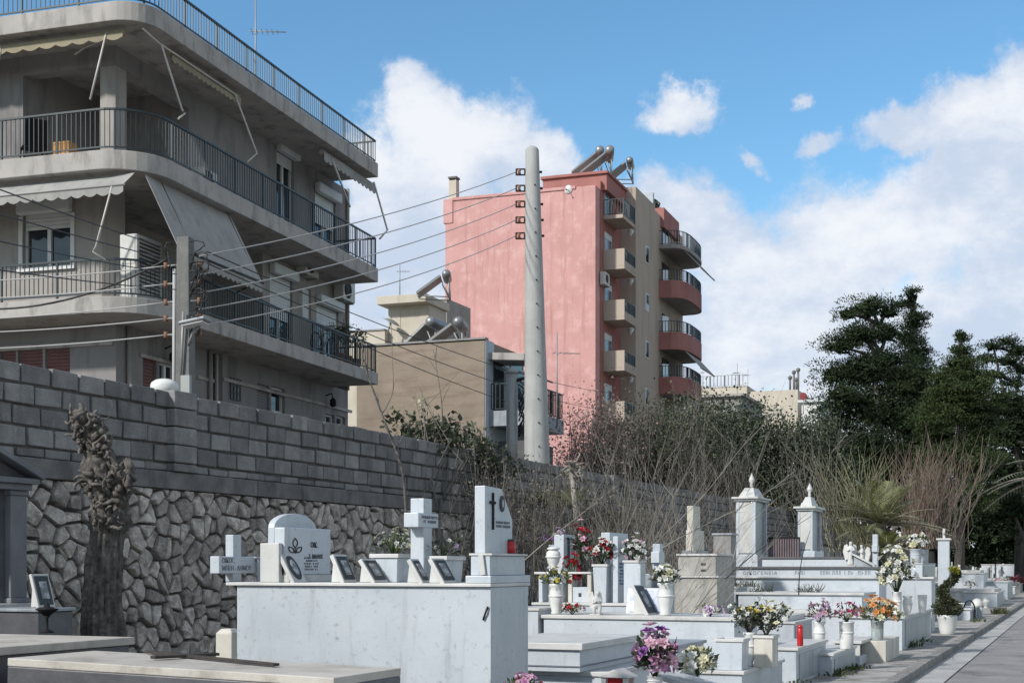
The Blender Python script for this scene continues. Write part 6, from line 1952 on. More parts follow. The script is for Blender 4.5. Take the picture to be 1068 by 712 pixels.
# pink tinted box with orange flowers in a glass vase
c9 = boxpx(908, 924, 938, 668, -3.0); c9.x0 = c9.x1 - .5
grave('low pinkish marble block under the orange flowers', c9, m='marble_cream', lid=.0)
p = onb(c9, 915, .25); dq = depth(p.x, p.y)
vase('clear glass vase holding orange flowers', p.x, p.y, c9.z, .24, .32, 'cyl', m='glassy', bands=False)
bouquet('orange and peach flowers in the clear glass vase', p.x, p.y, c9.z + .22, .36, .52, 44, .075, ['orange', 'peach', 'orange', 'cream'], nl=90, leaf='leaf_olive', lower=.25)
# panelled box grave with pots
cA = boxpx(908, 941, 971, 642, -3.13); cA.x0 = cA.x1 - 1.1
grave('panelled marble grave with white pots and a tall white bouquet', cA, lid=.05, over=.05, panel=True)
for i, (px, wv, pyt, dy) in enumerate(((935.5, 11, 617, .3), (946.5, 11, 621, .55), (962, 10, 620, 1.3))):
    p = onb(cA, px, dy); dq = depth(p.x, p.y)
    vase(['white pot under the tall white bouquet', 'fat white pot right of the tall white bouquet', 'white pot at the far corner of the panelled grave'][i], p.x, p.y, cA.z, wpx(0, wv, dq), zpy(pyt, dq) - cA.z, ['cyl', 'jar', 'bowl'][i])
p = onb(cA, 935.5, .3); dq = depth(p.x, p.y)
bouquet('tall bouquet of white orchids and pale leaves on the panelled grave', p.x, p.y, zpy(620, dq), .34, .95, 60, .085, ['white', 'white', 'cream'], nl=110, leaf='leaf_olive', lower=.3)
# large white bowl with the clipped topiary
pb = P(988, 661.5, 33.0); dB = 1450 * (H - ZP) / (661.5 - 590); pb = P(988, 661.5, dB)
bw = wpx(978, 998, dB) + .03
vase('large white ribbed flower pot on the pavement', pb.x, pb.y, ZP + .004, bw, zpy(641, dB) - ZP, 'bowl', group='vases and pots on the graves', name='flower_pot')
r = thing('potted_tree', 'spiral clipped evergreen in the large white pot, yellow tip', 'plant', (pb.x, pb.y, zpy(643, dB)))
lv = MB(); z0 = zpy(643, dB); hT = zpy(590, dB) - z0
rs = random.Random(12); random.seed(12)
for k in range(2600):
    f_ = rs.random() ** 1.3
    a = rs.uniform(0, 6.28)
    if f_ < .34: rad = .33 * sqrt(rs.random()) * (1 - .5 * abs(f_ / .17 - 1) ** 2); off = (0, 0)
    else:
        rad = .13 * sqrt(rs.random()) * (1.1 - f_ * .5); off = (.13 * sin(f_ * 9) + .12 * (f_ - .3), .1 * cos(f_ * 9))
    c_ = Vector((pb.x + off[0] + rad * cos(a), pb.y + off[1] + rad * sin(a), z0 + f_ * hT * .95 + rs.uniform(-.03, .03)))
    leafq(lv, c_, (cos(a) * .6 + rs.uniform(-.4, .4), sin(a) * .6 + rs.uniform(-.4, .4), rs.uniform(-.2, .9)), .075, .022, 1 if f_ > .9 else 0)
lv.build('foliage', [K['leaf_olive'], K['leaf_yellow']], r)
MB().tube([(pb.x, pb.y, z0 - .03), (pb.x + .02, pb.y, z0 + hT * .4), (pb.x + .1, pb.y, z0 + hT * .9)], [.035, .025, .01], 6).build('stem', K['bark'], r)

# ================= the wide family tomb with two pillar monuments
W = boxpx(764, 919, 927, 590.3, -4.2); W.z = H - .012
W.y1 = W.y0 + 1.3
dW = W.d
r = thing('family_tomb', 'wide white family tomb with a long carved inscription under a dark edge', 'family tomb', ((W.x0 + W.x1) / 2, (W.y0 + W.y1) / 2, 0))
zi = zpy(601.5, dW); zi2 = zpy(603, dW)
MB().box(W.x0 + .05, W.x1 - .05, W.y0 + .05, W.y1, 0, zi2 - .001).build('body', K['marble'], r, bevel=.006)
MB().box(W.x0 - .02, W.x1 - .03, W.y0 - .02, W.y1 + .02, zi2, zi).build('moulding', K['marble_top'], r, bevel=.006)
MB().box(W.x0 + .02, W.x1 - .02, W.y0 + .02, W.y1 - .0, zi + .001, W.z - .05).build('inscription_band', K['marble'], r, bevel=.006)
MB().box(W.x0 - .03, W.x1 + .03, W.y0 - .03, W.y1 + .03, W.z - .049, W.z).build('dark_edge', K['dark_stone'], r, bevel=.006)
# writing on the -Y face
def ymarks(parent, yf, x0, x1, z0, z1, m, seed):
    rs = random.Random(seed); mb = MB(); xx = x0; hh = z1 - z0
    while xx < x1:
        l = hh * rs.uniform(.5, .75)
        k_ = rs.random()
        if k_ < .85:
            mb.box(xx, xx + l * .22, yf - .004, yf, z0, z1)
            if k_ < .6: mb.box(xx + l * .23, xx + l * .8, yf - .0035, yf, z1 - hh * .2, z1)
            if k_ < .45: mb.box(xx + l * .6, xx + l * .82, yf - .003, yf, z0, z1 - hh * .21)
            if .3 < k_ < .7: mb.box(xx + l * .23, xx + l * .7, yf - .0032, yf, z0 + hh * .4, z0 + hh * .56)
        xx += l * 1.25
    return mb.build('inscription', K[m], parent)
wl = W.x1 - W.x0
zc = (zi + W.z - .05) / 2
lettering('ΟΙΚΟΓΕΝΕΙΑ', .115, (W.x0 + wl * .07, W.y0 + .014, zc - .045), (1, 0, 0), (0, 0, 1), K['ink_grey'], r, font_sp=1.25)
ymarks(r, W.y0 + .0195, W.x0 + wl * .43, W.x0 + wl * .50, zc - .045, zc + .045, 'ink_grey', 3)
ymarks(r, W.y0 + .0195, W.x0 + wl * .60, W.x0 + wl * .93, zc - .045, zc + .045, 'ink_grey', 4)
# slabs in front of it
w2 = boxpx(770, 899, 911, 618, -4.2); 
grave('long white slab grave in front of the wide family tomb', w2, lid=.05, over=.05)
w3 = boxpx(720, 770, 790, 611.5, -6.9); w3.y0 = w2.y0 + .1; w3.x1 = w2.x0 - .08; w3.x0 = w3.x1 - 1.6; w3.y1 = w3.y0 + 1.1; w3.z = zpy(611.5, depth(w3.x1, w3.y0))
grave('grey white grave left of the long slab, weeds along its top edge', w3, lid=.05, over=.02)
w4 = boxpx(775, 893, 920, 640, -4.2)
grave('low stepped white base in front of the long slab grave', w4, lid=.05, over=.03, steps=((.10, .07),))
random.seed(77)
for k in range(3):
    px = (775, 792, 842)[k]; p = pt_on(px, w3.y0 + (.15 if k < 2 else .2), 0); dq = depth(p.x, p.y)
    r2 = thing('weed_tuft', ['dead dark weeds at the left foot of the wide family tomb', 'dry weeds along the slab under the carved inscription', 'thin dry weed stalks in the middle under the carved inscription'][k], 'weeds', (p.x, w2.y0 + .5, w2.z if k else w3.z), 0, 'dry weeds on the slabs')
    mb = MB()
    for i in range(60):
        a = Vector((p.x + rnd(-.25, .25), w2.y0 + .5 + rnd(-.1, .1), (w2.z if k else w3.z))); mb.tube([a, a + Vector((rnd(-.12, .12), rnd(-.1, .1), rnd(.05, .2)))], .005, 3)
    mb.build('stalks', K['leaf_olive'], r2)
# upper white bench and railing between the pillars
zu0 = W.z + .001; dU = depth(W.x0 + 1.5, W.y0 + .6)
xa, xb = atY(795, W.y0 + .5)[1], atY(884, W.y0 + .5)[1]
MB().box(xa, xb, W.y0 + .5, W.y0 + 1.15, zu0, zpy(582.5, dU)).build('upper_block', K['marble'], W_ := r, bevel=.006)
MB().box(xa - .02, xb + .02, W.y0 + .47, W.y0 + 1.17, zpy(582.5, dU) + .001, zpy(580.5, dU)).build('upper_edge', K['dark_stone'], r, bevel=.004)
def pillar(label, pl, pc, pr, y, pyb, pyc, pyd, pyt, dome=False):
    d, x1 = atY(pc, y); x0 = atY(pl, y)[1]; y1 = atX(pr, x1)[1]
    cx_, cy_ = (x0 + x1) / 2, (y + y1) / 2; hx_, hy_ = (x1 - x0) / 2, (y1 - y) / 2
    zb, zc_, zd, zt = zpy(pyb, d), zpy(pyc, d), zpy(pyd, d), zpy(pyt, d)
    r = thing('pillar_monument', label, 'monument', (cx_, cy_, 0), 0, 'pillar monuments on the wide tomb')
    MB().box(cx_ - hx_ - .06, cx_ + hx_ + .06, cy_ - hy_ - .05, cy_ + hy_ + .05, 0, zb + .16).build('pedestal', K['marble'], r, bevel=.008)
    mb = MB()
    # four corner posts round recessed panels
    t = hx_ * .32
    for sx in (-1, 1):
        for sy in (-1, 1):
            mb.box(cx_ + sx * hx_, cx_ + sx * (hx_ - t), cy_ + sy * hy_, cy_ + sy * (hy_ - t), zb + .161, zc_)
    mb.build('corner_pilaster', K['marble'], r, bevel=.006)
    MB().box(cx_ - hx_ + .03, cx_ + hx_ - .07, cy_ - hy_ + .03, cy_ + hy_ - .07, zb + .161, zc_).build('core', K['marble_grey'], r)
    mb = MB(); mb.box(cx_ - hx_ + t + .001, cx_ + hx_ - t - .001, cy_ - hy_ + .01, cy_ - hy_ + .05, zb + .2, zc_ - .02); mb.build('panel', K['marble_top'], r, bevel=.004)
    h_ = (zd - zc_)
    mb = MB(); mb.box(cx_ - hx_ - .04, cx_ + hx_ + .04, cy_ - hy_ - .04, cy_ + hy_ + .04, zc_ + .001, zc_ + .05); mb.box(cx_ - hx_ - .09, cx_ + hx_ + .09, cy_ - hy_ - .09, cy_ + hy_ + .09, zc_ + .051, zc_ + .10)
    mb.build('cornice', K['marble_top'], r, bevel=.008)
    mb = MB()
    if dome: mb.frustum(cx_, cy_, zc_ + .101, zc_ + .2, hx_ * .8, hy_ * .8, hx_ * .7, hy_ * .7); mb.frustum(cx_, cy_, zc_ + .2, zd, hx_ * .62, hy_ * .62, hx_ * .36, hy_ * .36)
    else: mb.frustum(cx_, cy_, zc_ + .101, zd - .03, hx_ * .85, hy_ * .85, hx_ * .5, hy_ * .5); mb.frustum(cx_, cy_, zd - .03, zd, hx_ * .5, hy_ * .5, hx_ * .45, hy_ * .45)
    mb.build('roof', K['marble_top'], r, bevel=.006)
    hh = zt - zd
    MB().lathe([(.05, 0), (.03, hh * .12), (.045, hh * .2), (.03, hh * .3), (.075, hh * .5), (.07, hh * .62), (.03, hh * .82), (.004, hh)], (cx_, cy_, zd), 10).build('finial', K['marble_top'], r)
    return r
pillar('tallest white pillar monument with a pyramid roof and flame finial', 767.5, 788, 800, W.y0 + 1.4, 585, 522, 507.5, 491)
pillar('smaller grey white pillar monument with a stepped cap and flame finial', 832, 847.5, 856.5, W.y0 + 2.2, 581, 532, 517, 502, True)
# purple brick strip between the pillars
xa, xb = atY(801, W.y0 + 2.0)[1], atY(834, W.y0 + 2.0)[1]; dq = depth(xa, W.y0 + 2)
r = thing('iron_fence', 'dark slatted fence panel between the two pillar monuments', 'fence', ((xa + xb) / 2, W.y0 + 2, 0))
mb = MB(); za, zb = zpy(584, dq), zpy(562, dq)
n = 13
for k in range(n): mb.box(xa + (xb - xa) * k / n, xa + (xb - xa) * (k + .6) / n, W.y0 + 2.0, W.y0 + 2.03, za - .1, zb)
mb.build('slats', K['slat'], r)
mb = MB(); mb.box(xa, xb, W.y0 + 2.031, W.y0 + 2.06, zb - .04, zb + .05); mb.box(xa, xb, W.y0 + 2.031, W.y0 + 2.06, 0, za); mb.build('rail', K['black_metal'], r)
MB().box(xa, xb, W.y0 + 2.07, W.y0 + 2.1, 0, zb).build('backing', K['marble_grey'], r)
# angels
yA = W.y0 + .35
for i, (px, pyt, fc) in enumerate(((887, 563, .2), (899, 566.5, -.9))):
    p = pt_on(px, yA + .1 * i, W.z); dq = depth(p.x, p.y)
    angel(['white standing angel statue on the wide family tomb, taller of two', 'white standing angel statue leaning towards the taller one'][i], p.x, p.y, W.z, zpy(pyt, dq) - W.z, fc, kneel=False)
p = pt_on(905, yA, W.z); 
r = thing('photo_plaque', 'slanted pale tablet at the feet of the two angels', 'plaque', (p.x, p.y, W.z), 0, 'photo plaques leaning on the graves')
mb = MB(); mb.obox((p.x - .34, p.y - .12, W.z + .27), (.50, 0, -.265), (0, .3, 0), (.02, 0, .03)); mb.build('tablet', K['marble_top'], r, bevel=.005)
mb = MB(); mb.prism([(p.x - .30, W.z + .001), (p.x + .1, W.z + .001), (p.x - .30, W.z + .22)], lambda a, b_, k: (a, p.y - .08 + .2 * k, b_)); mb.build('wedge_foot', K['marble_grey'], r)
o = cross('small white cross standing behind the two angels', *pt_on(913, W.y0 + 3, W.z - .3), zpy(557, depth(*pt_on(913, W.y0 + 3, 0).xy)) - W.z + .3, .3, .16, .12, group='crosses on the graves')
o = thing('marble_ledge', 'low white ledge behind the two angels', 'ledge', pt_on(913, W.y0 + 3, 0)); p = pt_on(920, W.y0 + 3, 0)
MB().box(p.x - 1.5, p.x + 1.2, p.y - .3, p.y + .5, 0, W.z - .3).build('slab', K['marble'], o, bevel=.006)
MB().box(p.x - 1.55, p.x + 1.25, p.y - .35, p.y + .55, W.z - .299, W.z - .25).build('top', K['marble_top'], o, bevel=.006)

# tall block right of it
b9 = boxpx(923, 962, 975.5, 587, -4.2)
grave('tall plain white block grave with vases on its corner', b9, lid=.03, over=.02, panel=True)
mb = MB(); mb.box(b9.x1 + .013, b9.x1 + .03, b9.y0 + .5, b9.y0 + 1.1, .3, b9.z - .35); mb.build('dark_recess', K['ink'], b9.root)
for i, (px, dy) in enumerate(((964.5, .15), (972, .9))):
    p = onb(b9, px, dy); dq = depth(p.x - .25, p.y)
    vase(['grey banded vase on the corner of the tall block grave, left of two', 'grey banded vase behind the corner one on the tall block grave'][i], p.x - .25, p.y, b9.z, .36, .40, 'cyl', m='marble')
p = onb(b9, 966, .4); bouquet('white roses in the vases on the tall block grave', p.x - .25, p.y, b9.z + .36, .34, .50, 36, .10, ['white', 'white', 'cream'], nl=90, leaf='leaf_dark', lower=.3)
p = P(984.5, 592, 44); o = thing('pillar_monument', 'far square column with a thin cross on top', 'monument', (p.x, p.y, 0), 0)
zc_ = zpy(563, 44)
MB().box(p.x - .17, p.x + .17, p.y - .15, p.y + .15, 0, zc_).build('column', K['marble'], o, bevel=.008)
MB().box(p.x - .22, p.x + .22, p.y - .2, p.y + .2, zc_ + .001, zc_ + .06).build('cap', K['marble_top'], o, bevel=.006)
mb = MB(); mb.box(p.x - .035, p.x + .035, p.y - .03, p.y + .03, zc_ + .061, zpy(551, 44)); mb.box(p.x - .03, p.x + .03, p.y - .12, p.y + .12, zpy(556, 44), zpy(554, 44)); mb.build('finial_cross', K['marble_top'], o)

# ================= receding rows
rs = random.Random(21)
def far_grave(x1, y, kind, k, rowlabel, group, hgt=None, wid=None):
    L_, w_ = 2.1, (wid or rs.uniform(.8, 1.0)); h = hgt or rs.uniform(.38, .62)
    b = gbox(x1 - L_, x1, y, y + w_, ZP + h)
    nm = {'cross': 'with a white cross at its head', 'stele': 'with an upright headstone', 'flat': 'with a flat lid', 'gable': 'with a pointed headstone'}[kind]
    grave(rowlabel % nm, b, m=rs.choice(('marble', 'marble', 'marble_cream', 'marble_grey')), lid=.05, over=.04, steps=((.15, .08),) if kind != 'flat' else (), group=group)
    z = b.ztop; rt = b.root
    xh = b.x0 + .25; yc_ = (b.y0 + b.y1) / 2
    if kind == 'cross':
        hh = rs.uniform(.7, 1.0)
        mb = MB(); mb.box(xh - .2, xh + .2, yc_ - .28, yc_ + .28, z + .001, z + .22); mb.box(xh - .05, xh + .05, yc_ - .07, yc_ + .07, z + .221, z + .22 + hh); mb.box(xh - .052, xh + .052, yc_ - .26, yc_ + .26, z + .22 + hh * .62, z + .22 + hh * .62 + .13)
        mb.build('head_cross', K['marble_top'], rt)
    elif kind in ('stele', 'gable'):
        hh = rs.uniform(.55, .95); a, c = yc_ - .3, yc_ + .3
        q = [(a, z + .001), (c, z + .001), (c, z + hh * .88), (yc_, z + hh), (a, z + hh * .88)] if kind == 'gable' else [(a, z + .001), (c, z + .001), (c, z + hh)] + [(yc_, z + hh + .08), (a, z + hh)]
        MB().prismx(q, xh - .06, xh + .06).build('headstone', K['marble_top'] if rs.random() < .7 else K['marble_grey'], rt, bevel=.006)
        MB().box(xh + .061, xh + .07, yc_ - .12, yc_ + .12, z + hh * .4, z + hh * .75).build('photo', K['photo'], rt)
    return b
# specific mid distance graves along the kerb
for i, (pl, pc, pr, pt, lab, st_) in enumerate((
        (975, 1012, 1019, 640, 'low white kerbside grave just past the large white pot', ()),
        (980, 1026, 1030, 597, 'long white tomb slab beyond the tall block grave', ((.15, .12),)),
        (1005, 1040, 1047, 617, 'kerbside grave with a rounded white lantern, fifth past the pot', ((.1, .1),)),
        (1018, 1063, 1066, 588, 'pale raised tomb near the right edge below the dark trees', ()),
        (1010, 1051, 1056, 606, 'low white grave under the magenta flowers', ()))):
    b_ = boxpx(pl, pc, pr, pt, (-3.05, -4.25, -3.1, -4.3, -3.3)[i]); b_.x0 = max(b_.x0, b_.x1 - 2.6)
    if b_.z < ZP + .2: b_.z = ZP + .35
    grave(lab, b_, lid=.05, over=.04, steps=st_, panel=(i % 2 == 0))
def at_ground(px, py, z=ZP): 
    d = F * (H - z) / (py - HY); return P(px, py, d), d
p, dq = at_ground(1019, 643)
lt = thing('grave_lantern', 'rounded white lantern house beside dark baskets on the pavement edge', 'lantern', (p.x, p.y, ZP))
MB().box(p.x - .16, p.x + .16, p.y - .16, p.y + .16, ZP, ZP + .30).build('base', K['marble'], lt, bevel=.008)
MB().lathe([(.17, .301), (.19, .36), (.17, .46), (.10, .55), (.02, .58)], (p.x, p.y, ZP), 14).build('dome', K['marble_top'], lt)
p, dq = at_ground(1011, 645)
bk_ = thing('wire_basket', 'dark arched wire basket left of the rounded white lantern', 'basket', (p.x, p.y, ZP))
mb = MB()
for k in range(5):
    yy = p.y - .15 + .075 * k
    mb.tube([(p.x + .16 * cos(a), yy, ZP + .25 + .30 * sin(a)) for a in [pi * i / 10 for i in range(11)]], .012, 5)
for sx in (-.16, .16): mb.box(p.x + sx - .012, p.x + sx + .012, p.y - .16, p.y + .16, ZP, ZP + .25)
mb.build('wires', K['black_metal'], bk_)
for i, (px, py, w_, h_, sh) in enumerate(((1003, 640, .3, .36, 'jar'), (1028, 634, .3, .40, 'urn'), (1040, 628, .32, .4, 'bowl'), (1054, 622, .34, .42, 'urn'), (958, 640, .2, .3, 'cyl'))):
    p, dq = at_ground(px, py)
    if i == 4: p = Vector((-4.9, cA.y1 + .2, 0))
    vase(['white jar just right of the clipped evergreen', 'white footed urn right of the rounded lantern', 'white bowl by the kerbside weeds', 'white urn near the magenta flowers', 'slim vase behind the panelled grave'][i], p.x, p.y, ZP, w_, h_, sh)
p, dq = at_ground(1059, 616)
bouquet('magenta and red flowers near the right edge of the picture', p.x, p.y, ZP + .25, .5, .75, 46, .14, ['rose', 'pink', 'red'], nl=60, leaf='leaf_dark', lower=.2)
o = thing('flower_pot', 'grey pot under the magenta flowers', 'pot', (p.x, p.y, ZP)); MB().lathe([(a * .24, c * .3) for a, c in VASE['bowl']], (p.x, p.y, ZP), 14).build('bowl', K['marble_grey'], o)
p, dq = at_ground(1047, 620)
bouquet('white and pale flowers left of the magenta ones', p.x, p.y, ZP + .1, .4, .5, 30, .12, ['white', 'palepink'], nl=50, leaf='leaf_dark')
p, dq = at_ground(1024, 606.5)
bouquet('white bunch on the long tomb slab beyond the tall block', p.x - .5, p.y, 1.3, .4, .5, 24, .12, ['white'], nl=30, leaf='leaf_dark')
o = thing('marble_block', 'white block carrying the white bunch', 'block', (p.x - .5, p.y, 0)); MB().box(p.x - .9, p.x - .1, p.y - .4, p.y + .4, 0, 1.3).build('block', K['marble'], o, bevel=.01)
kinds = ['cross', 'stele', 'flat', 'gable', 'cross', 'stele']
y = 63.0; k = 0
while y < 128:
    far_grave(-3.5 - rs.uniform(0, .3), y, kinds[(k * 5 + 1) % 6], k, 'white grave %s, far kerbside row', 'graves in the far kerbside row')
    y += rs.uniform(1.6, 2.6); k += 1
for row, (xr_, ys) in enumerate(((-7.3, 38.0), (-9.6, 36.0))):
    y = ys
    while y < 120:
        far_grave(xr_ - rs.uniform(0, .3), y, kinds[(k * 5 + row) % 6], k, ['white grave %s, far middle row', 'white grave %s, far row along the wall'][row], ['graves in the far middle row', 'graves in the far row along the wall'][row])
        y += rs.uniform(1.7, 3.0); k += 1
# hidden middle graves that show between the front ones
for i, (x1, y, kd) in enumerate(((-7.2, 25.2, 'stele'), (-7.3, 29.0, 'cross'), (-9.3, 20.5, 'cross'), (-9.4, 24.0, 'stele'), (-9.2, 27.5, 'gable'), (-9.5, 31.0, 'cross'))):
    far_grave(x1, y, kd, i, ['grey marble grave %s, tucked behind the vented vault', 'white grave %s, left of the tallest pillar monument', 'pale grave %s at the wall behind the crowded steles', 'pale grave %s by the wall under bare twigs', 'pale grave %s by the wall behind the tallest pillar', 'pale grave %s by the wall behind both pillars'][i], None, hgt=.4)
for i in range(14):
    y = 66 + i * 4.2 + rs.uniform(-1, 1); xx = -3.9 - rs.uniform(0, 1.0)
    bouquet('small bright bunch of flowers in the far kerbside row', xx, y, ZP + .55, .25, .4, 14, .1, [rs.choice(('red', 'pink', 'white', 'orange', 'yellow')), 'white'], nl=24, leaf='leaf_dark', group='far small bunches of flowers')
# ---------------------------------------------------------------- vegetation
def grow(mb, p, d, l, r, rs, depth_, m=0, seg=5, wig=.12, up=.05, fork=(2, 3), spread=.5, n=5, shrink=.62, rmin=.003):
    pts, rr = [p], [r]
    d = d.normalized()
    for i in range(seg):
        d = (d + Vector((rs.gauss(0, wig), rs.gauss(0, wig), rs.gauss(0, wig) + up))).normalized()
        pts.append(pts[-1] + d * (l / seg)); rr.append(max(rmin, r * (1 - .55 * (i + 1) / seg)))
    mb.tube(pts, rr, n, m, True, False)
    tips = [(pts[-1], d)]
    if depth_ > 0:
        for k in range(rs.randint(*fork)):
            i = rs.randint(max(1, seg // 3), seg)
            e = (d + Vector((rs.gauss(0, spread), rs.gauss(0, spread), rs.gauss(0, spread * .6)))).normalized()
            tips += grow(mb, pts[i], e, l * rs.uniform(.5, .85), rr[i] * .7, rs, depth_ - 1, m, max(3, seg - 1), wig, up, fork, spread, max(3, n - 1), shrink, rmin)
    return tips

def whips(mb, base, rs, n, h, fan, lean=(0, 0), r=.014, curve=.25, m=0, rad=.3, fork=.5, sides=4):
    """long shoots rising and fanning from a clump"""
    tips = []
    for k in range(n):
        a = rs.uniform(0, 2 * pi); f_ = sqrt(rs.random()) * fan
        p0 = base + Vector((rad * rs.gauss(0, .5), rad * rs.gauss(0, .5), 0))
        d = Vector((cos(a) * f_ + lean[0], sin(a) * f_ + lean[1], 1)).normalized()
        l = h * rs.uniform(.55, 1.05); pts = []; cv = rs.uniform(-curve, curve); sd = Vector((-d.y, d.x, 0))
        seg = 7
        for i in range(seg + 1):
            u = i / seg
            pts.append(p0 + d * l * u + sd * cv * l * u * u + Vector((0, 0, -abs(f_) * .10 * l * u * u)) + Vector((rs.gauss(0, .018), rs.gauss(0, .018), 0)) * l)
        rr = r * rs.uniform(.6, 1.2)
        mb.tube(pts, [rr * (1 - .75 * i / seg) for i in range(seg + 1)], sides, m, True, False)
        tips.append(pts[-1])
        for _ in range(6):
            if rs.random() < fork:
                i = rs.randint(2, seg - 1); dd = (pts[i + 1] - pts[i]).normalized()
                e = (dd + Vector((rs.gauss(0, .45), rs.gauss(0, .45), rs.gauss(.1, .2)))).normalized(); ll = l * rs.uniform(.15, .4)
                q = [pts[i], pts[i] + e * ll * .5 + Vector((rs.gauss(0, .02), rs.gauss(0, .02), 0)), pts[i] + e * ll + Vector((0, 0, .06 * ll))]
                mb.tube(q, [rr * .55, rr * .4, rr * .2], 3, m, True, False); tips.append(q[-1])
    return tips

def leaf_scatter(mb, centers, rs, n, spread, size, aspect=.35, flat=0.0):
    for k in range(n):
        c = rs.choice(centers)
        p = c + Vector((rs.gauss(0, spread), rs.gauss(0, spread), rs.gauss(0, spread * .8)))
        d = Vector((rs.gauss(0, 1), rs.gauss(0, 1), rs.gauss(0, 1) * (1 - flat))).normalized(); e = d.orthogonal().normalized(); f = d.cross(e)
        a = rs.uniform(0, 6.28); s_ = e * cos(a) + f * sin(a); l = size * rs.uniform(.6, 1.4); w_ = l * aspect
        mb.add([p, p + d * l * .5 + s_ * w_, p + d * l, p + d * l * .5 - s_ * w_], [(0, 1, 2, 3)])

# --- pollarded trunk by the rubble wall
rs = random.Random(4)
dT = 13.6
pT = P(104, 690, dT); pT.z = 0
tr = thing('pollarded_tree', 'gnarled pollarded tree trunk with a knobbly head against the stone wall', 'tree', pT)
def tx(px, py): return P(px, py, dT)
line = [(107, 712, 19), (108, 690, 19.5), (108, 660, 18.5), (107, 630, 18), (108, 600, 17.5), (110, 575, 16), (112, 556, 15.5), (115, 543, 16.5), (115, 530, 15.5), (113, 510, 17), (111, 495, 21), (108, 482, 19), (104, 470, 13), (99, 460, 10.5), (95, 450, 11.5), (91, 441, 13), (87, 433, 11), (84, 427, 4)]
def trunk_mesh(mb, line, rs, sub=6, n=72):
    pts = []
    for i in range(len(line) - 1):
        for k in range(sub):
            u = k / sub; a, c = line[i], line[i + 1]
            pts.append([a[j] + (c[j] - a[j]) * u for j in range(3)])
    pts.append(list(line[-1]))
    vs, fs = [], []
    for i, (px, py, hw) in enumerate(pts):
        c = tx(px, py); r = hw / F * dT
        for k in range(n):
            a = 2 * pi * k / n
            ridge = .20 * abs(sin(a * 8 + noise.noise((0, 0, c.z * 1.5)) * 4)) + .07 * noise.noise((cos(a) * 13, sin(a) * 13, c.z * 3)) + .22 * noise.noise((cos(a) * 2.2, sin(a) * 2.2, c.z * 2.2)) + .10 * noise.noise((cos(a) * 7, sin(a) * 7, c.z * 5))
            knob = 0
            if py < 548: knob = .30 * max(0, noise.noise((cos(a) * 2.6 + 5, sin(a) * 2.6, c.z * 7.5))) + .22 * noise.noise((cos(a) * 6, sin(a) * 6 + 3, c.z * 16))
            if 532 < py < 552: knob += .12
            rr = r * (.92 + ridge + knob)
            vs.append(c + Vector((cos(a) * rr, sin(a) * rr, .03 * noise.noise((a, c.z * 4, 1)))))
    for i in range(len(pts) - 1):
        for k in range(n):
            k2 = (k + 1) % n; fs.append((i * n + k, i * n + k2, (i + 1) * n + k2, (i + 1) * n + k))
    fs.append(tuple((len(pts) - 1) * n + k for k in range(n)))
    mb.add(vs, fs, 0, True)
mb = MB(); trunk_mesh(mb, line, rs)
mb.build('trunk', K['bark'], tr)
mb = MB()
for k in range(230):   # knobs and stubs of cut shoots
    if k < 120: px, py, s_ = rs.uniform(84, 140), rs.uniform(482, 524), 1
    elif k < 190: px, py, s_ = rs.uniform(74, 112), rs.uniform(428, 470), .8
    else: px, py, s_ = rs.uniform(98, 126), rs.uniform(534, 550), .8
    if k < 120 and abs(px - 113) > 29 * (1 - abs(py - 502) / 40): continue
    c = P(px, py, dT - .12 + rs.uniform(-.12, .16))
    rb = rs.uniform(.016, .040) * s_
    if k % 3 == 0:
        b0 = len(mb.v); mb.ball(c, rb * rs.uniform(.8, 1.5), rb * rs.uniform(.8, 1.3), rb * rs.uniform(.7, 1.5), 9)
        for i in range(b0, len(mb.v)):
            v = Vector(mb.v[i]); o_ = noise.noise(v * 40) * .020 + noise.noise(v * 90) * .008; mb.v[i] = tuple(v + (v - c).normalized() * o_)
    else:
        d = Vector((rs.gauss(0, 1), rs.gauss(-.4, .8), rs.gauss(.5, .9))).normalized(); q_ = [c - d * .05]
        for i in range(5):
            d = (d + Vector((rs.gauss(0, .55), rs.gauss(0, .55), rs.gauss(.05, .5)))).normalized(); q_.append(q_[-1] + d * rb * 1.3)
        mb.tube(q_, [rb * .75, rb * .7, rb * .55, rb * .5, rb * .42, rb * .2], 7)
for (a, c, r_) in (((113, 508), (138, 492), .07), ((138, 492), (132, 478), .05), ((92, 500), (86, 484), .06), ((96, 458), (112, 446), .04), ((88, 440), (78, 430), .05), ((88, 436), (84, 420), .03), ((108, 470), (116, 452), .03)):
    A_, C_ = P(*a, dT - .12), P(*c, dT - .15)
    mb.tube([A_, A_.lerp(C_, .5) + Vector((rs.gauss(0, .02), 0, rs.gauss(0, .02))), C_], [r_, r_ * .9, r_ * .75], 9)
mb.build('knobs', K['bark'], tr)

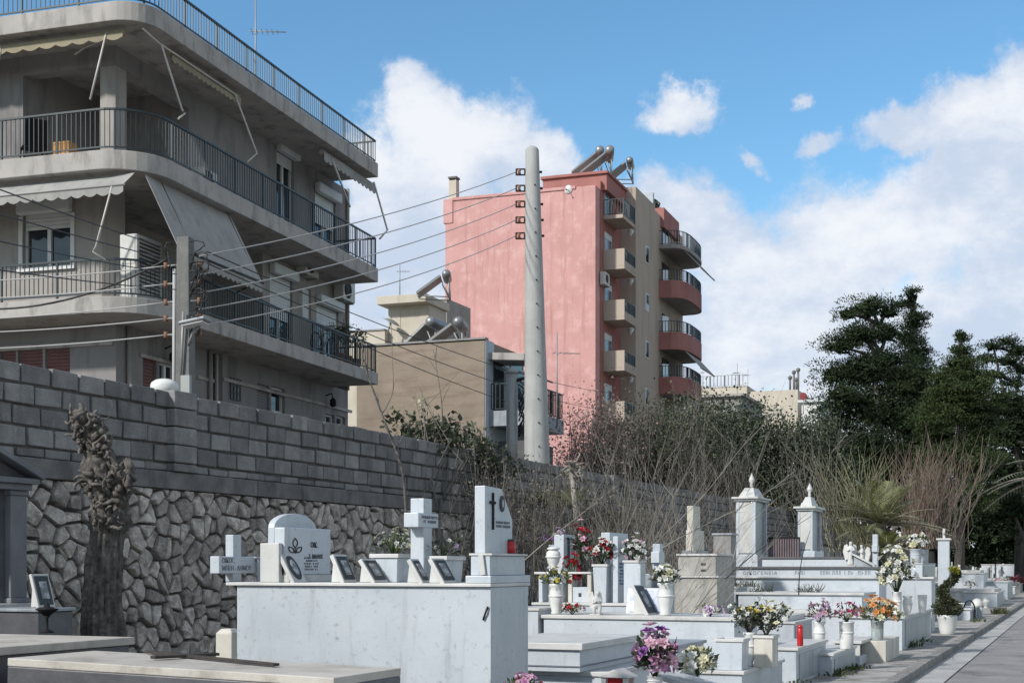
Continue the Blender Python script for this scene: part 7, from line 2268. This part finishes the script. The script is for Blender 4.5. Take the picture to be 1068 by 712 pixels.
# --- dark pines and cypresses
def conifer(name, label, lobes, base_px, d, zb, n_clump, leaves, size, m='pine', trunk_top=None, seed=1, depth_r=1.0, pad=1.0):
    """lobes: (px, py, rx, ry) in photograph units at distance d, each with depth"""
    rs = random.Random(seed)
    pb_ = P(base_px, 590, d); pb_.z = zb
    r = thing(name, label, 'tree', pb_, 0, 'dark evergreens at the end of the cemetery')
    right = Vector((ct, st, 0)); fwd = Vector((-st, ct, 0)); k_ = d / F
    mb = MB(); lb = MB()
    tops = []
    tot = sum(l[2] * l[3] for l in lobes)
    for (px, py, rx, ry) in lobes:
        c = P(px, py, d) + fwd * rs.uniform(-.35, .35) * rx * k_
        n = max(6, int(n_clump * rx * ry / tot))
        lim = P(px, py, d); tops.append((c, ry))
        for i in range(n):
            v = Vector((rs.gauss(0, 1), rs.gauss(0, 1), rs.gauss(0, 1))).normalized()
            rad = rs.uniform(.12, 1.0) ** .45
            q = c + right * (v.x * rx * rad * k_) + fwd * (v.y * rx * rad * k_ * .9 * depth_r) + Vector((0, 0, v.z * ry * rad * k_))
            pr = rs.uniform(.45, 1.0) * pad * min(1, .45 + rx / 26)
            droop = rs.uniform(-.15, .2)
            for j in range(leaves):
                a = rs.uniform(0, 6.283); rr = sqrt(rs.random()); hh = sqrt(max(0, 1 - rr * rr))
                hz = hh * rs.uniform(-.25, 1) ** 1
                o_ = Vector((cos(a) * rr * pr, sin(a) * rr * pr, hz * pr * .55 - droop * rr * pr))
                p_ = q + o_ * (1 + rs.gauss(0, .08))
                dd = (Vector((cos(a) * rr, sin(a) * rr, .25 + hz)) + Vector((rs.gauss(0, .45), rs.gauss(0, .45), rs.gauss(0, .35)))).normalized()
                e = dd.orthogonal().normalized(); f = dd.cross(e); a2 = rs.uniform(0, 6.28); s_ = e * cos(a2) + f * sin(a2)
                l = size * rs.uniform(.7, 1.5); w_ = l * .2
                mb.add([p_, p_ + dd * l * .45 + s_ * w_, p_ + dd * l, p_ + dd * l * .45 - s_ * w_], [(0, 1, 2, 3)])
        for i in range(int(rx * ry / 2.4)):      # inner boughs: larger, sparser sprays
            v = Vector((rs.gauss(0, 1), rs.gauss(0, 1), rs.gauss(0, 1))).normalized(); rad = rs.random() ** .5 * .62
            p_ = c + right * (v.x * rx * rad * k_) + fwd * (v.y * rx * rad * k_) + Vector((0, 0, v.z * ry * rad * k_))
            dd = Vector((rs.gauss(0, 1), rs.gauss(0, 1), rs.gauss(0, .5))).normalized(); e = dd.orthogonal().normalized(); l = rs.uniform(.18, .46) * (d / 84)
            mb.add([p_ - dd * l, p_ + e * l * .35, p_ + dd * l, p_ - e * l * .35], [(0, 1, 2, 3)])
        lb.tube([Vector((pb_.x, pb_.y, max(zb + 1, c.z - ry * k_ * 1.5))), (Vector((pb_.x, pb_.y, c.z)) + c) / 2 - Vector((0, 0, ry * k_ * .5)), c], [.16, .10, .04], 6)
    top = max(t[0].z for t in tops)
    lb.tube([pb_, pb_ + Vector((.1, .1, (top - zb) * .5)), Vector((tops[0][0].x, tops[0][0].y, top))], [.32, .22, .06], 9)
    lb.build('trunk', K['bark'], r); mb.build('crown', K[m], r)
    return r
conifer('pine_tree', 'tall dark pine with a ragged two part top, left of the evergreens', [
    (905, 322, 22, 14), (886, 327, 14, 8), (925, 326, 14, 8), (893, 352, 24, 14), (902, 349, 24, 12), (926, 350, 18, 12), (938, 395, 24, 18), (876, 362, 22, 11), (925, 376, 22, 13), (872, 390, 20, 13), (905, 385, 38, 22), (945, 400, 34, 24),
    (880, 415, 30, 18), (920, 425, 44, 26), (950, 440, 32, 26), (875, 440, 26, 16), (905, 460, 40, 22), (945, 480, 36, 26), (880, 475, 26, 18), (915, 500, 42, 26), (890, 525, 34, 26), (945, 530, 34, 26), (925, 472, 44, 22), (930, 498, 40, 20), (900, 492, 40, 20)],
    918, 84, 0, 900, 115, .135, 'pine', seed=3)
conifer('cypress_tree', 'slim dark cypress tip rising behind the tall pine', [
    (951, 313, 8, 12), (953, 333, 14, 13), (949, 352, 16, 14), (955, 370, 19, 14), (958, 390, 22, 16), (940, 318, 4, 3), (960, 415, 24, 20), (962, 450, 26, 30)],
    955, 90, 0, 280, 100, .13, 'pine', seed=5, pad=.75)
conifer('cypress_tree', 'broad green black cypress in the middle of the evergreens', [
    (1003, 352, 3, 9), (1003, 368, 10, 10), (1001, 384, 24, 16), (1003, 408, 30, 18), (985, 402, 18, 15), (1015, 400, 22, 17), (1000, 425, 36, 22), (975, 440, 20, 20), (1025, 440, 26, 24), (990, 465, 30, 24), (1015, 480, 34, 26), (975, 490, 22, 24), (1000, 520, 38, 28), (970, 540, 26, 24)],
    1000, 80, 0, 800, 115, .13, 'pine_light', seed=8, pad=.8)
conifer('pine_tree', 'thin open crowned pine top against the sky near the right edge', [
    (1035, 362, 12, 5), (1048, 357, 9, 4), (1060, 366, 12, 6), (1030, 375, 9, 4), (1050, 378, 13, 5), (1066, 386, 10, 6), (1040, 392, 10, 5), (1075, 370, 12, 8), (1058, 400, 12, 6)],
    1062, 96, 0, 90, 85, .14, 'pine', seed=11, depth_r=.8)
conifer('pine_tree', 'dark dense pine closing the right edge of the picture', [
    (1045, 420, 24, 18), (1072, 425, 26, 22), (1050, 450, 30, 24), (1085, 460, 30, 34), (1040, 485, 30, 26), (1070, 500, 34, 30), (1045, 525, 34, 28), (1085, 535, 34, 34), (1110, 470, 40, 60), (1130, 540, 44, 44)],
    1070, 88, 0, 560, 100, .17, 'pine', seed=13)
conifer('pine_tree', 'low dark evergreen mass behind the far crosses', [
    (965, 545, 26, 22), (1000, 555, 30, 22), (1035, 560, 30, 22), (1070, 565, 34, 26), (1110, 570, 40, 30), (1150, 560, 44, 40), (1010, 535, 30, 26), (1055, 540, 30, 24), (980, 575, 24, 16), (1020, 580, 30, 16), (1060, 582, 30, 16), (1100, 584, 30, 16), (955, 570, 20, 20)],
    1040, 122, 0, 420, 60, .4, 'pine', seed=17, pad=1.7)
conifer('pine_tree', 'dark evergreen beyond the end of the road', [
    (1150, 480, 50, 60), (1180, 540, 60, 60), (1215, 500, 50, 70), (1120, 560, 40, 34)], 1170, 140, 0, 220, 50, .5, 'pine', seed=19, pad=2)

# --- evergreen bush mass behind the wall
def bush(name, label, lobes, d, zb, n, size, m, seed, stems=30, stem_m='twig', group='bushes over the far wall', clump=.5, hue=None, tw=.013):
    rs = random.Random(seed)
    k_ = d / F
    cx_ = sum(l[0] for l in lobes) / len(lobes)
    pb_ = P(cx_, 590, d); pb_.z = zb
    r = thing(name, label, 'shrub', pb_, 0, group)
    right = Vector((ct, st, 0)); fwd = Vector((-st, ct, 0))
    cs = []; tot = sum(l[2] * l[3] for l in lobes)
    for (px, py, rx, ry) in lobes:
        c = P(px, py, d)
        for i in range(max(5, int(90 * rx * ry / tot * len(lobes) / 3))):
            v = Vector((rs.gauss(0, 1), rs.gauss(0, 1), rs.gauss(0, 1))).normalized(); rad = rs.uniform(.2, 1) ** .5
            cs.append(c + right * v.x * rx * rad * k_ + fwd * v.y * rx * rad * k_ * .8 + Vector((0, 0, v.z * ry * rad * k_)))
    st_ = MB()
    for i in range(stems):
        c = rs.choice(cs); b0 = pb_ + right * ((c - pb_).dot(right) * rs.uniform(.6, 1.0)) + fwd * rs.gauss(0, .3)
        mid = b0.lerp(c, .5) + Vector((rs.gauss(0, .2), rs.gauss(0, .2), .1))
        st_.tube([b0, mid, c, c + (c - mid) * rs.uniform(.1, .5)], [tw * 1.4, tw, tw * .7, tw * .3], 4, 0, True, False)
        for j in range(3):
            q = mid.lerp(c, rs.random()); e = Vector((rs.gauss(0, 1), rs.gauss(0, 1), rs.gauss(.5, .7))).normalized() * rs.uniform(.3, .9)
            st_.tube([q, q + e * .5 + Vector((rs.gauss(0, .05), 0, 0)), q + e], [tw * .6, tw * .45, tw * .2], 3, 0, True, False)
    st_.build('branches', K[stem_m], r)
    if n:
        lv = MB(); leaf_scatter(lv, cs, rs, n, clump, size); lv.build('foliage', K[m], r)
    return r
bush('evergreen_bush', 'dense dark green bush over the wall left of the pine', [(750, 455, 40, 32), (785, 465, 38, 38), (815, 475, 34, 42), (835, 495, 24, 36), (760, 500, 40, 30), (800, 515, 40, 28)], 60, ZU, 30000, .125, 'leaf_dark', 31, 40)
bush('evergreen_bush', 'olive tinged bush filling the wall top below the grey flat roofed house', [(700, 455, 32, 30), (725, 440, 28, 22), (745, 470, 34, 30), (690, 490, 34, 24), (730, 500, 40, 22)], 52, ZU, 11000, .10, 'leaf_dark', 33, 420)
bush('dry_bush', 'tangled grey bush with sparse leaves below the service tower of the pink building', [(650, 465, 30, 34), (675, 445, 26, 26), (665, 490, 34, 26), (700, 470, 30, 30), (640, 500, 26, 22), (720, 450, 26, 26)], 46, ZU, 7000, .08, 'leaf_olive', 35, 520, tw=.011)
bush('dry_bush', 'dusty pinkish dry leaved bush beside the thick round pole', [(612, 455, 22, 34), (628, 435, 16, 20), (600, 480, 22, 20), (620, 495, 28, 22), (640, 470, 20, 30)], 38, ZU, 3600, .07, 'leaf_dry', 37, 180, tw=.010)
bush('evergreen_bush', 'dark bush between the pale pillars and the tall pine', [(850, 470, 22, 30), (865, 490, 22, 30), (848, 515, 26, 24), (875, 520, 24, 26), (860, 445, 12, 16)], 70, ZU - 1.5, 13000, .14, 'leaf_dark', 39, 30)
# undergrowth on the wall foot and face
bush('climbing_shrub', 'dead brown creeper covering the rubble wall behind the slant topped headstone', [(500, 500, 14, 24), (520, 520, 20, 30), (560, 520, 26, 26), (590, 520, 26, 26), (545, 555, 30, 20), (500, 545, 16, 22)], 26.5, 0.3, 1900, .05, 'leaf_dead', 41, 170, tw=.007, clump=.28, group='creepers on the wall')
bush('climbing_shrub', 'tangle of dead creeper and leaves on the wall behind the crowded steles', [(620, 530, 24, 24), (650, 535, 28, 24), (685, 545, 28, 20), (610, 555, 26, 18), (650, 560, 28, 14)], 31, 0.3, 1300, .06, 'leaf_dead', 43, 150, tw=.008, clump=.3, group='creepers on the wall')
bush('climbing_shrub', 'ivy like dark leaves at the wall top beside the grey steel post', [(497, 470, 10, 14), (510, 478, 14, 12), (530, 486, 14, 8), (490, 455, 7, 8), (505, 500, 12, 14)], 28.6, 2.3, 1300, .09, 'leaf_dark', 45, 60, tw=.009, clump=.16, group='creepers on the wall')
for i, (px, py, d, w_) in enumerate(((580, 522, 31, .9), (725, 503, 52, 1.2), (880, 552, 60, 1.6), (640, 545, 34, 1.0))):
    r = thing('weed_tuft', ['green weeds on the wall ledge right of the thick pole', 'green weeds on the wall under the dark bush', 'green weeds beneath the fanned shoots', 'green weeds on the wall foot behind the steles'][i], 'weeds', P(px, py, d), 0, 'weeds growing along the wall')
    mb = MB(); rs = random.Random(i)
    for k in range(240):
        a = P(px, py, d) + Vector((rs.gauss(0, w_ * .3), rs.gauss(0, w_ * .4), rs.uniform(-.2, 0))); mb.add([a, a + Vector((.02, .01, .12)), a + Vector((rs.gauss(0, .12), rs.gauss(0, .12), rs.uniform(.15, .4))), a + Vector((-.02, 0, .12))], [(0, 1, 2, 3)])
    mb.build('blades', K['grass'], r)

# --- bare shoots
def bare(label, px, py, d, n, h, fan, lean=(0, 0), m='twig_pale', r=.014, curve=.18, fork=.5, seed=1, rad=.4, zb=None, group='bare shrubs in the cemetery', leaves=None):
    rs = random.Random(seed)
    p = P(px, py, d); 
    if zb is not None: p.z = zb
    o = thing('bare_shrub', label, 'shrub', p, 0, group)
    mb = MB()
    tips = whips(mb, p, rs, n, h, fan, lean, r, curve, 0, rad, fork)
    mb.build('shoots', K[m], o)
    if leaves:
        lv = MB(); leaf_scatter(lv, tips, rs, leaves[0], .15, leaves[1]); lv.build('foliage', K[leaves[2]], o)
    return o
RX, RY = ct, st     # picture right, in world x/y
bare('bare bush with long pale forking shoots in front of the wall, centre', 640, 600, 27, 34, 4.3, .50, (.12 * RX, .12 * RY), 'twig_pale', .009, .12, .9, 51, .8, ZP)
bare('bare bush with reddish arching shoots left of the tallest pillar', 690, 600, 28, 26, 3.4, .55, (.35 * RX, .35 * RY), 'twig_red', .009, .2, .6, 52, .6, ZP)
bare('bare bush of long slanting stems behind the white baluster vase', 672, 605, 24, 14, 3.6, .42, (.65 * RX, .65 * RY), 'twig_pale', .009, .16, .5, 53, .5, ZP)
bare('thin bare bush against the wall behind the plain marble cross', 470, 600, 24.5, 20, 3.0, .32, (0.05, .05), 'twig', .010, .2, .7, 54, .6, ZP)
bare('bare bush beside the slant topped headstone, arching to the right', 545, 600, 22, 9, 2.7, .5, (.5 * RX, .5 * RY), 'twig_pale', .008, .18, .6, 55, .5, ZP)
bare('large fan of pale bare shoots right of the smaller pillar', 900, 575, 52, 90, 4.4, .62, (-.05, -.05), 'twig_green', .020, .22, .45, 56, 1.2)
bare('reddish brown fan of bare twigs under the broad cypress', 962, 572, 58, 130, 4.4, .36, (.05, .0), 'twig_red', .022, .2, .8, 57, 1.2)
bare('curving bare shoots in front of the far dark evergreens', 985, 565, 62, 22, 4.6, .5, (.30 * RX, .30 * RY), 'twig', .022, .3, .4, 58, 1.0)
bare('bare shoots rising beside the dark bush left of the pine', 850, 570, 50, 26, 4.6, .4, (-.15, -.1), 'twig', .018, .18, .6, 59, 1.0)
bare('grey bare twigs crowding the wall behind the two pillars', 760, 590, 40, 34, 4.0, .55, (-.05, 0), 'twig', .014, .2, .8, 60, 1.6)
bare('grey bare twigs on the wall between steles and vault', 690, 585, 34, 30, 3.2, .6, (0, 0), 'twig', .011, .22, .8, 61, 1.6)
# leaning single stems in the foreground
def stem(label, pts, d, r, m='twig', seed=1, forks=3, group='lone bare stems'):
    rs = random.Random(seed); P_ = [P(px, py, d + dd) for px, py, dd in pts]
    o = thing('bare_sapling', label, 'sapling', P_[0], 0, group)
    # smooth through the points
    q = []
    for i in range(len(P_) - 1):
        p0, p1, p2, p3 = P_[max(i - 1, 0)], P_[i], P_[i + 1], P_[min(i + 2, len(P_) - 1)]
        for k in range(6):
            t = k / 6
            q.append(.5 * ((2 * p1) + (p2 - p0) * t + (2 * p0 - 5 * p1 + 4 * p2 - p3) * t * t + (3 * p1 - p0 - 3 * p2 + p3) * t ** 3))
    q.append(P_[-1])
    mb = MB(); n = len(q)
    mb.tube(q, [r * (1 - .7 * i / n) for i in range(n)], 6, 0, True, False)
    for k in range(forks):
        i = rs.randint(n // 3, n - 3); e = ((q[i + 1] - q[i]).normalized() + Vector((rs.gauss(0, .5), rs.gauss(0, .5), rs.gauss(.1, .3)))).normalized() * rs.uniform(.3, .8)
        mb.tube([q[i], q[i] + e * .5 + Vector((0, 0, .03)), q[i] + e], [r * .5, r * .35, r * .15], 4, 0, True, False)
    mb.build('stem', K[m], o)
    return o
stem('leaning bare sapling crossing the block wall before the brown house', [(424, 560, 0), (421, 500, 0), (411, 465, 0), (392, 415, .2), (378, 375, .3)], 23.3, .030, 'bark', 3, 5)
stem('thin hooked shoot curling up beside the leaning sapling', [(398, 432, 0), (404, 422, 0), (410, 405, 0), (409, 370, 0), (408, 330, 0)], 23.5, .012, 'twig', 4, 1)
stem('thin upright twig against the brown house wall', [(462, 455, 0), (461, 425, 0), (458, 400, 0), (452, 365, 0)], 27.3, .014, 'twig', 5, 4)
stem('long dark stem slanting in front of the wide family tomb', [(757, 603, 0), (775, 587, 0), (792, 573, 0), (818, 556, 0), (846, 538, 0)], 26, .014, 'cable', 6, 1)
stem('dark thin stem standing before the carved inscription', [(833, 620, 0), (834, 598, 0), (838, 575, 0), (845, 553, 0)], 27.5, .014, 'cable', 7, 0)
stem('long pale branch slanting up before the smaller pillar', [(640, 606, 0), (690, 560, 0), (735, 515, 0), (775, 465, 0), (815, 425, 0)], 23, .008, 'twig_pale', 8, 10)
stem('pale branch slanting up left of the crowded steles', [(540, 590, 0), (575, 560, 0), (610, 533, 0), (645, 505, 0)], 21, .009, 'twig_pale', 9, 8)
stem('pale curving branch rising beside the beige headstone', [(640, 612, 0), (690, 572, 0), (740, 545, 0), (790, 520, 0), (830, 490, 0)], 22.5, .010, 'twig_pale', 10, 8)
# white knot of old shoots on the wall top
rs = random.Random(9)
pk = P(596, 492, 30); o = thing('pollard_stub', 'pale knotted pollard stub at the wall top right of the thick pole', 'stump', pk)
mb = MB()
for k in range(34):
    d = Vector((rs.gauss(0, 1), rs.gauss(0, .6), rs.gauss(.3, 1))).normalized(); q_ = [pk + Vector((rs.gauss(0, .1), 0, rs.gauss(0, .1)))]
    for i in range(6):
        d = (d + Vector((rs.gauss(0, .6), rs.gauss(0, .4), rs.gauss(0, .6)))).normalized(); q_.append(q_[-1] + d * .05)
    mb.tube(q_, [.03, .03, .026, .022, .02, .016, .01], 6)
mb.tube([pk, pk + Vector((.1, 0, -.9)), pk + Vector((.2, -.1, -3.6))], [.05, .06, .08], 8)
mb.build('knots', K['twig_pale'], o)
# leafy shrub over the wall before the brown house
bush('leafy_shrub', 'dark leafed shrub peeping over the block wall before the brown house', [(418, 440, 7, 5), (446, 446, 10, 6), (462, 450, 10, 7), (468, 438, 5, 4), (478, 455, 8, 5), (430, 455, 14, 5), (455, 460, 22, 4)], 27.4, ZU, 620, .12, 'leaf_dark', 61, 24, clump=.16, group='shrubs over the near wall', tw=.012)
bush('leafy_shrub', 'pale flowering weed standing over the block wall, left of the dark leafed shrub', [(440, 417, 5, 3), (436, 421, 4, 3), (444, 415, 4, 2)], 27.0, ZU, 26, .08, 'pet_cream', 62, 5, clump=.06, group='shrubs over the near wall', tw=.008)
# palms
def palm(label, px, py, d, n, L_, seed, zc, droop=.5, m='leaf_olive', az=None, trunk=True):
    rs = random.Random(seed); c = P(px, py, d)
    o = thing('palm_tree', label, 'palm', (c.x, c.y, 0), 0, 'palms among the far trees')
    lv, rb = MB(), MB()
    for k in range(n):
        a = 2 * pi * k / n + rs.uniform(-.2, .2); el = rs.uniform(.05, 1.35)
        if az: a = az[0] + rs.uniform(-az[1], az[1]); el = rs.uniform(-.1, .55)
        d0 = Vector((cos(a) * cos(el), sin(a) * cos(el), sin(el))); l = L_ * rs.uniform(.8, 1.1)
        pts = [c + d0 * l * u - Vector((0, 0, droop * l * u * u)) for u in [i / 12 for i in range(13)]]
        rb.tube(pts, [.035 * (1 - .8 * i / 12) for i in range(13)], 4, 0, True, False)
        for i in range(2, 13):
            t = (pts[i] - pts[i - 1]).normalized(); s_ = t.cross(Vector((0, 0, 1))).normalized(); up = s_.cross(t)
            for sg_ in (-1, 1):
                for jj in (0, .5):
                    b0 = pts[i - 1].lerp(pts[i], jj); ll = l * .22 * sin(pi * min(1, (i + jj) / 13 * .9 + .08)) + .08
                    dd = (s_ * sg_ + t * .8 + up * .15 - Vector((0, 0, .25))).normalized()
                    wv = t * .028
                    lv.add([b0 - wv, b0 + dd * ll, b0 + wv], [(0, 1, 2)])
    lv.build('fronds', K[m], o); rb.build('midribs', K['twig_pale'], o)
    if trunk: MB().tube([(c.x, c.y, 0), (c.x, c.y, c.z * .5), tuple(c)], [.22, .19, .2], 10).build('trunk', K['bark'], o)
    return o
palm('green palm crown glowing among the fanned bare shoots', 920, 548, 51, 44, 2.5, 71, 0, .30, 'palm_leaf', trunk=False)
palm('low green palm clump behind the two angels', 925, 574, 47, 22, 1.3, 72, 0, .4, 'palm_leaf', trunk=False)
palm('palm with long grey fronds reaching in from the right edge', 1105, 500, 40, 24, 2.6, 73, 0, .42, 'leaf_olive')
# weeds at the kerb
for i, (px, py, n, h) in enumerate(((945, 674, 150, .22), (955, 669, 90, .18), (873, 703, 130, .14), (1043, 640, 220, .30), (1018, 648, 50, .15), (889, 698, 70, .14), (826, 712, 60, .12))):
    d = F * (H - ZP) / (py - HY); p = P(px, py, d); rs = random.Random(80 + i)
    r = thing('weed_tuft', ['leafy green weed tuft on the pavement below the panelled grave', 'smaller weed tuft between panelled grave and kerb', 'green weed tuft at the foot of the grave end with vases', 'bushy kerbside weeds past the rounded lantern', 'thin weed tuft near the dark wire basket', 'weeds creeping under the candle house', 'sparse weeds below the grave with the red candle'][i], 'weeds', p, 0, 'weeds on the pavement')
    mb = MB()
    for k in range(n):
        a = p + Vector((rs.gauss(0, .11), rs.gauss(0, .26), 0)); e = Vector((rs.gauss(0, .5), rs.gauss(0, .5), 1)).normalized() * h * rs.uniform(.4, 1.1); s_ = Vector((rs.gauss(0, 1), rs.gauss(0, 1), 0)).normalized() * .010
        mb.add([a - s_, a + e * .55 - s_ * 1.4, a + e + Vector((rs.gauss(0, .05), rs.gauss(0, .05), -.03)), a + e * .55 + s_ * 1.4, a + s_], [(0, 1, 2, 3, 4)])
    mb.build('blades', K['grass'], r)
# ---------------------------------------------------------------- fallen leaves and grit
rs = random.Random(90); mb = MB()
for k in range(900):
    y = 12 + 60 * rs.random() ** 1.6
    x = rs.choice((rs.uniform(-3.4, -2.4), rs.gauss(-2.25, .07), rs.gauss(-2.15, .2), rs.uniform(-2.3, -.5)))
    z = ZP + .02 if x < XK else .008
    a = rs.uniform(0, 6.28); l = rs.uniform(.012, .04); d = Vector((cos(a), sin(a), rs.uniform(-.1, .3))) * l; e = Vector((-sin(a), cos(a), rs.uniform(0, .3))) * l * .4
    p = Vector((x, y, z)); mb.add([p, p + d * .5 + e, p + d, p + d * .5 - e], [(0, 1, 2, 3)])
tag(mb.build('fallen_leaves', K['leaf_dead']), 'dry leaves and grit scattered along the kerb', 'leaves', kind='stuff')
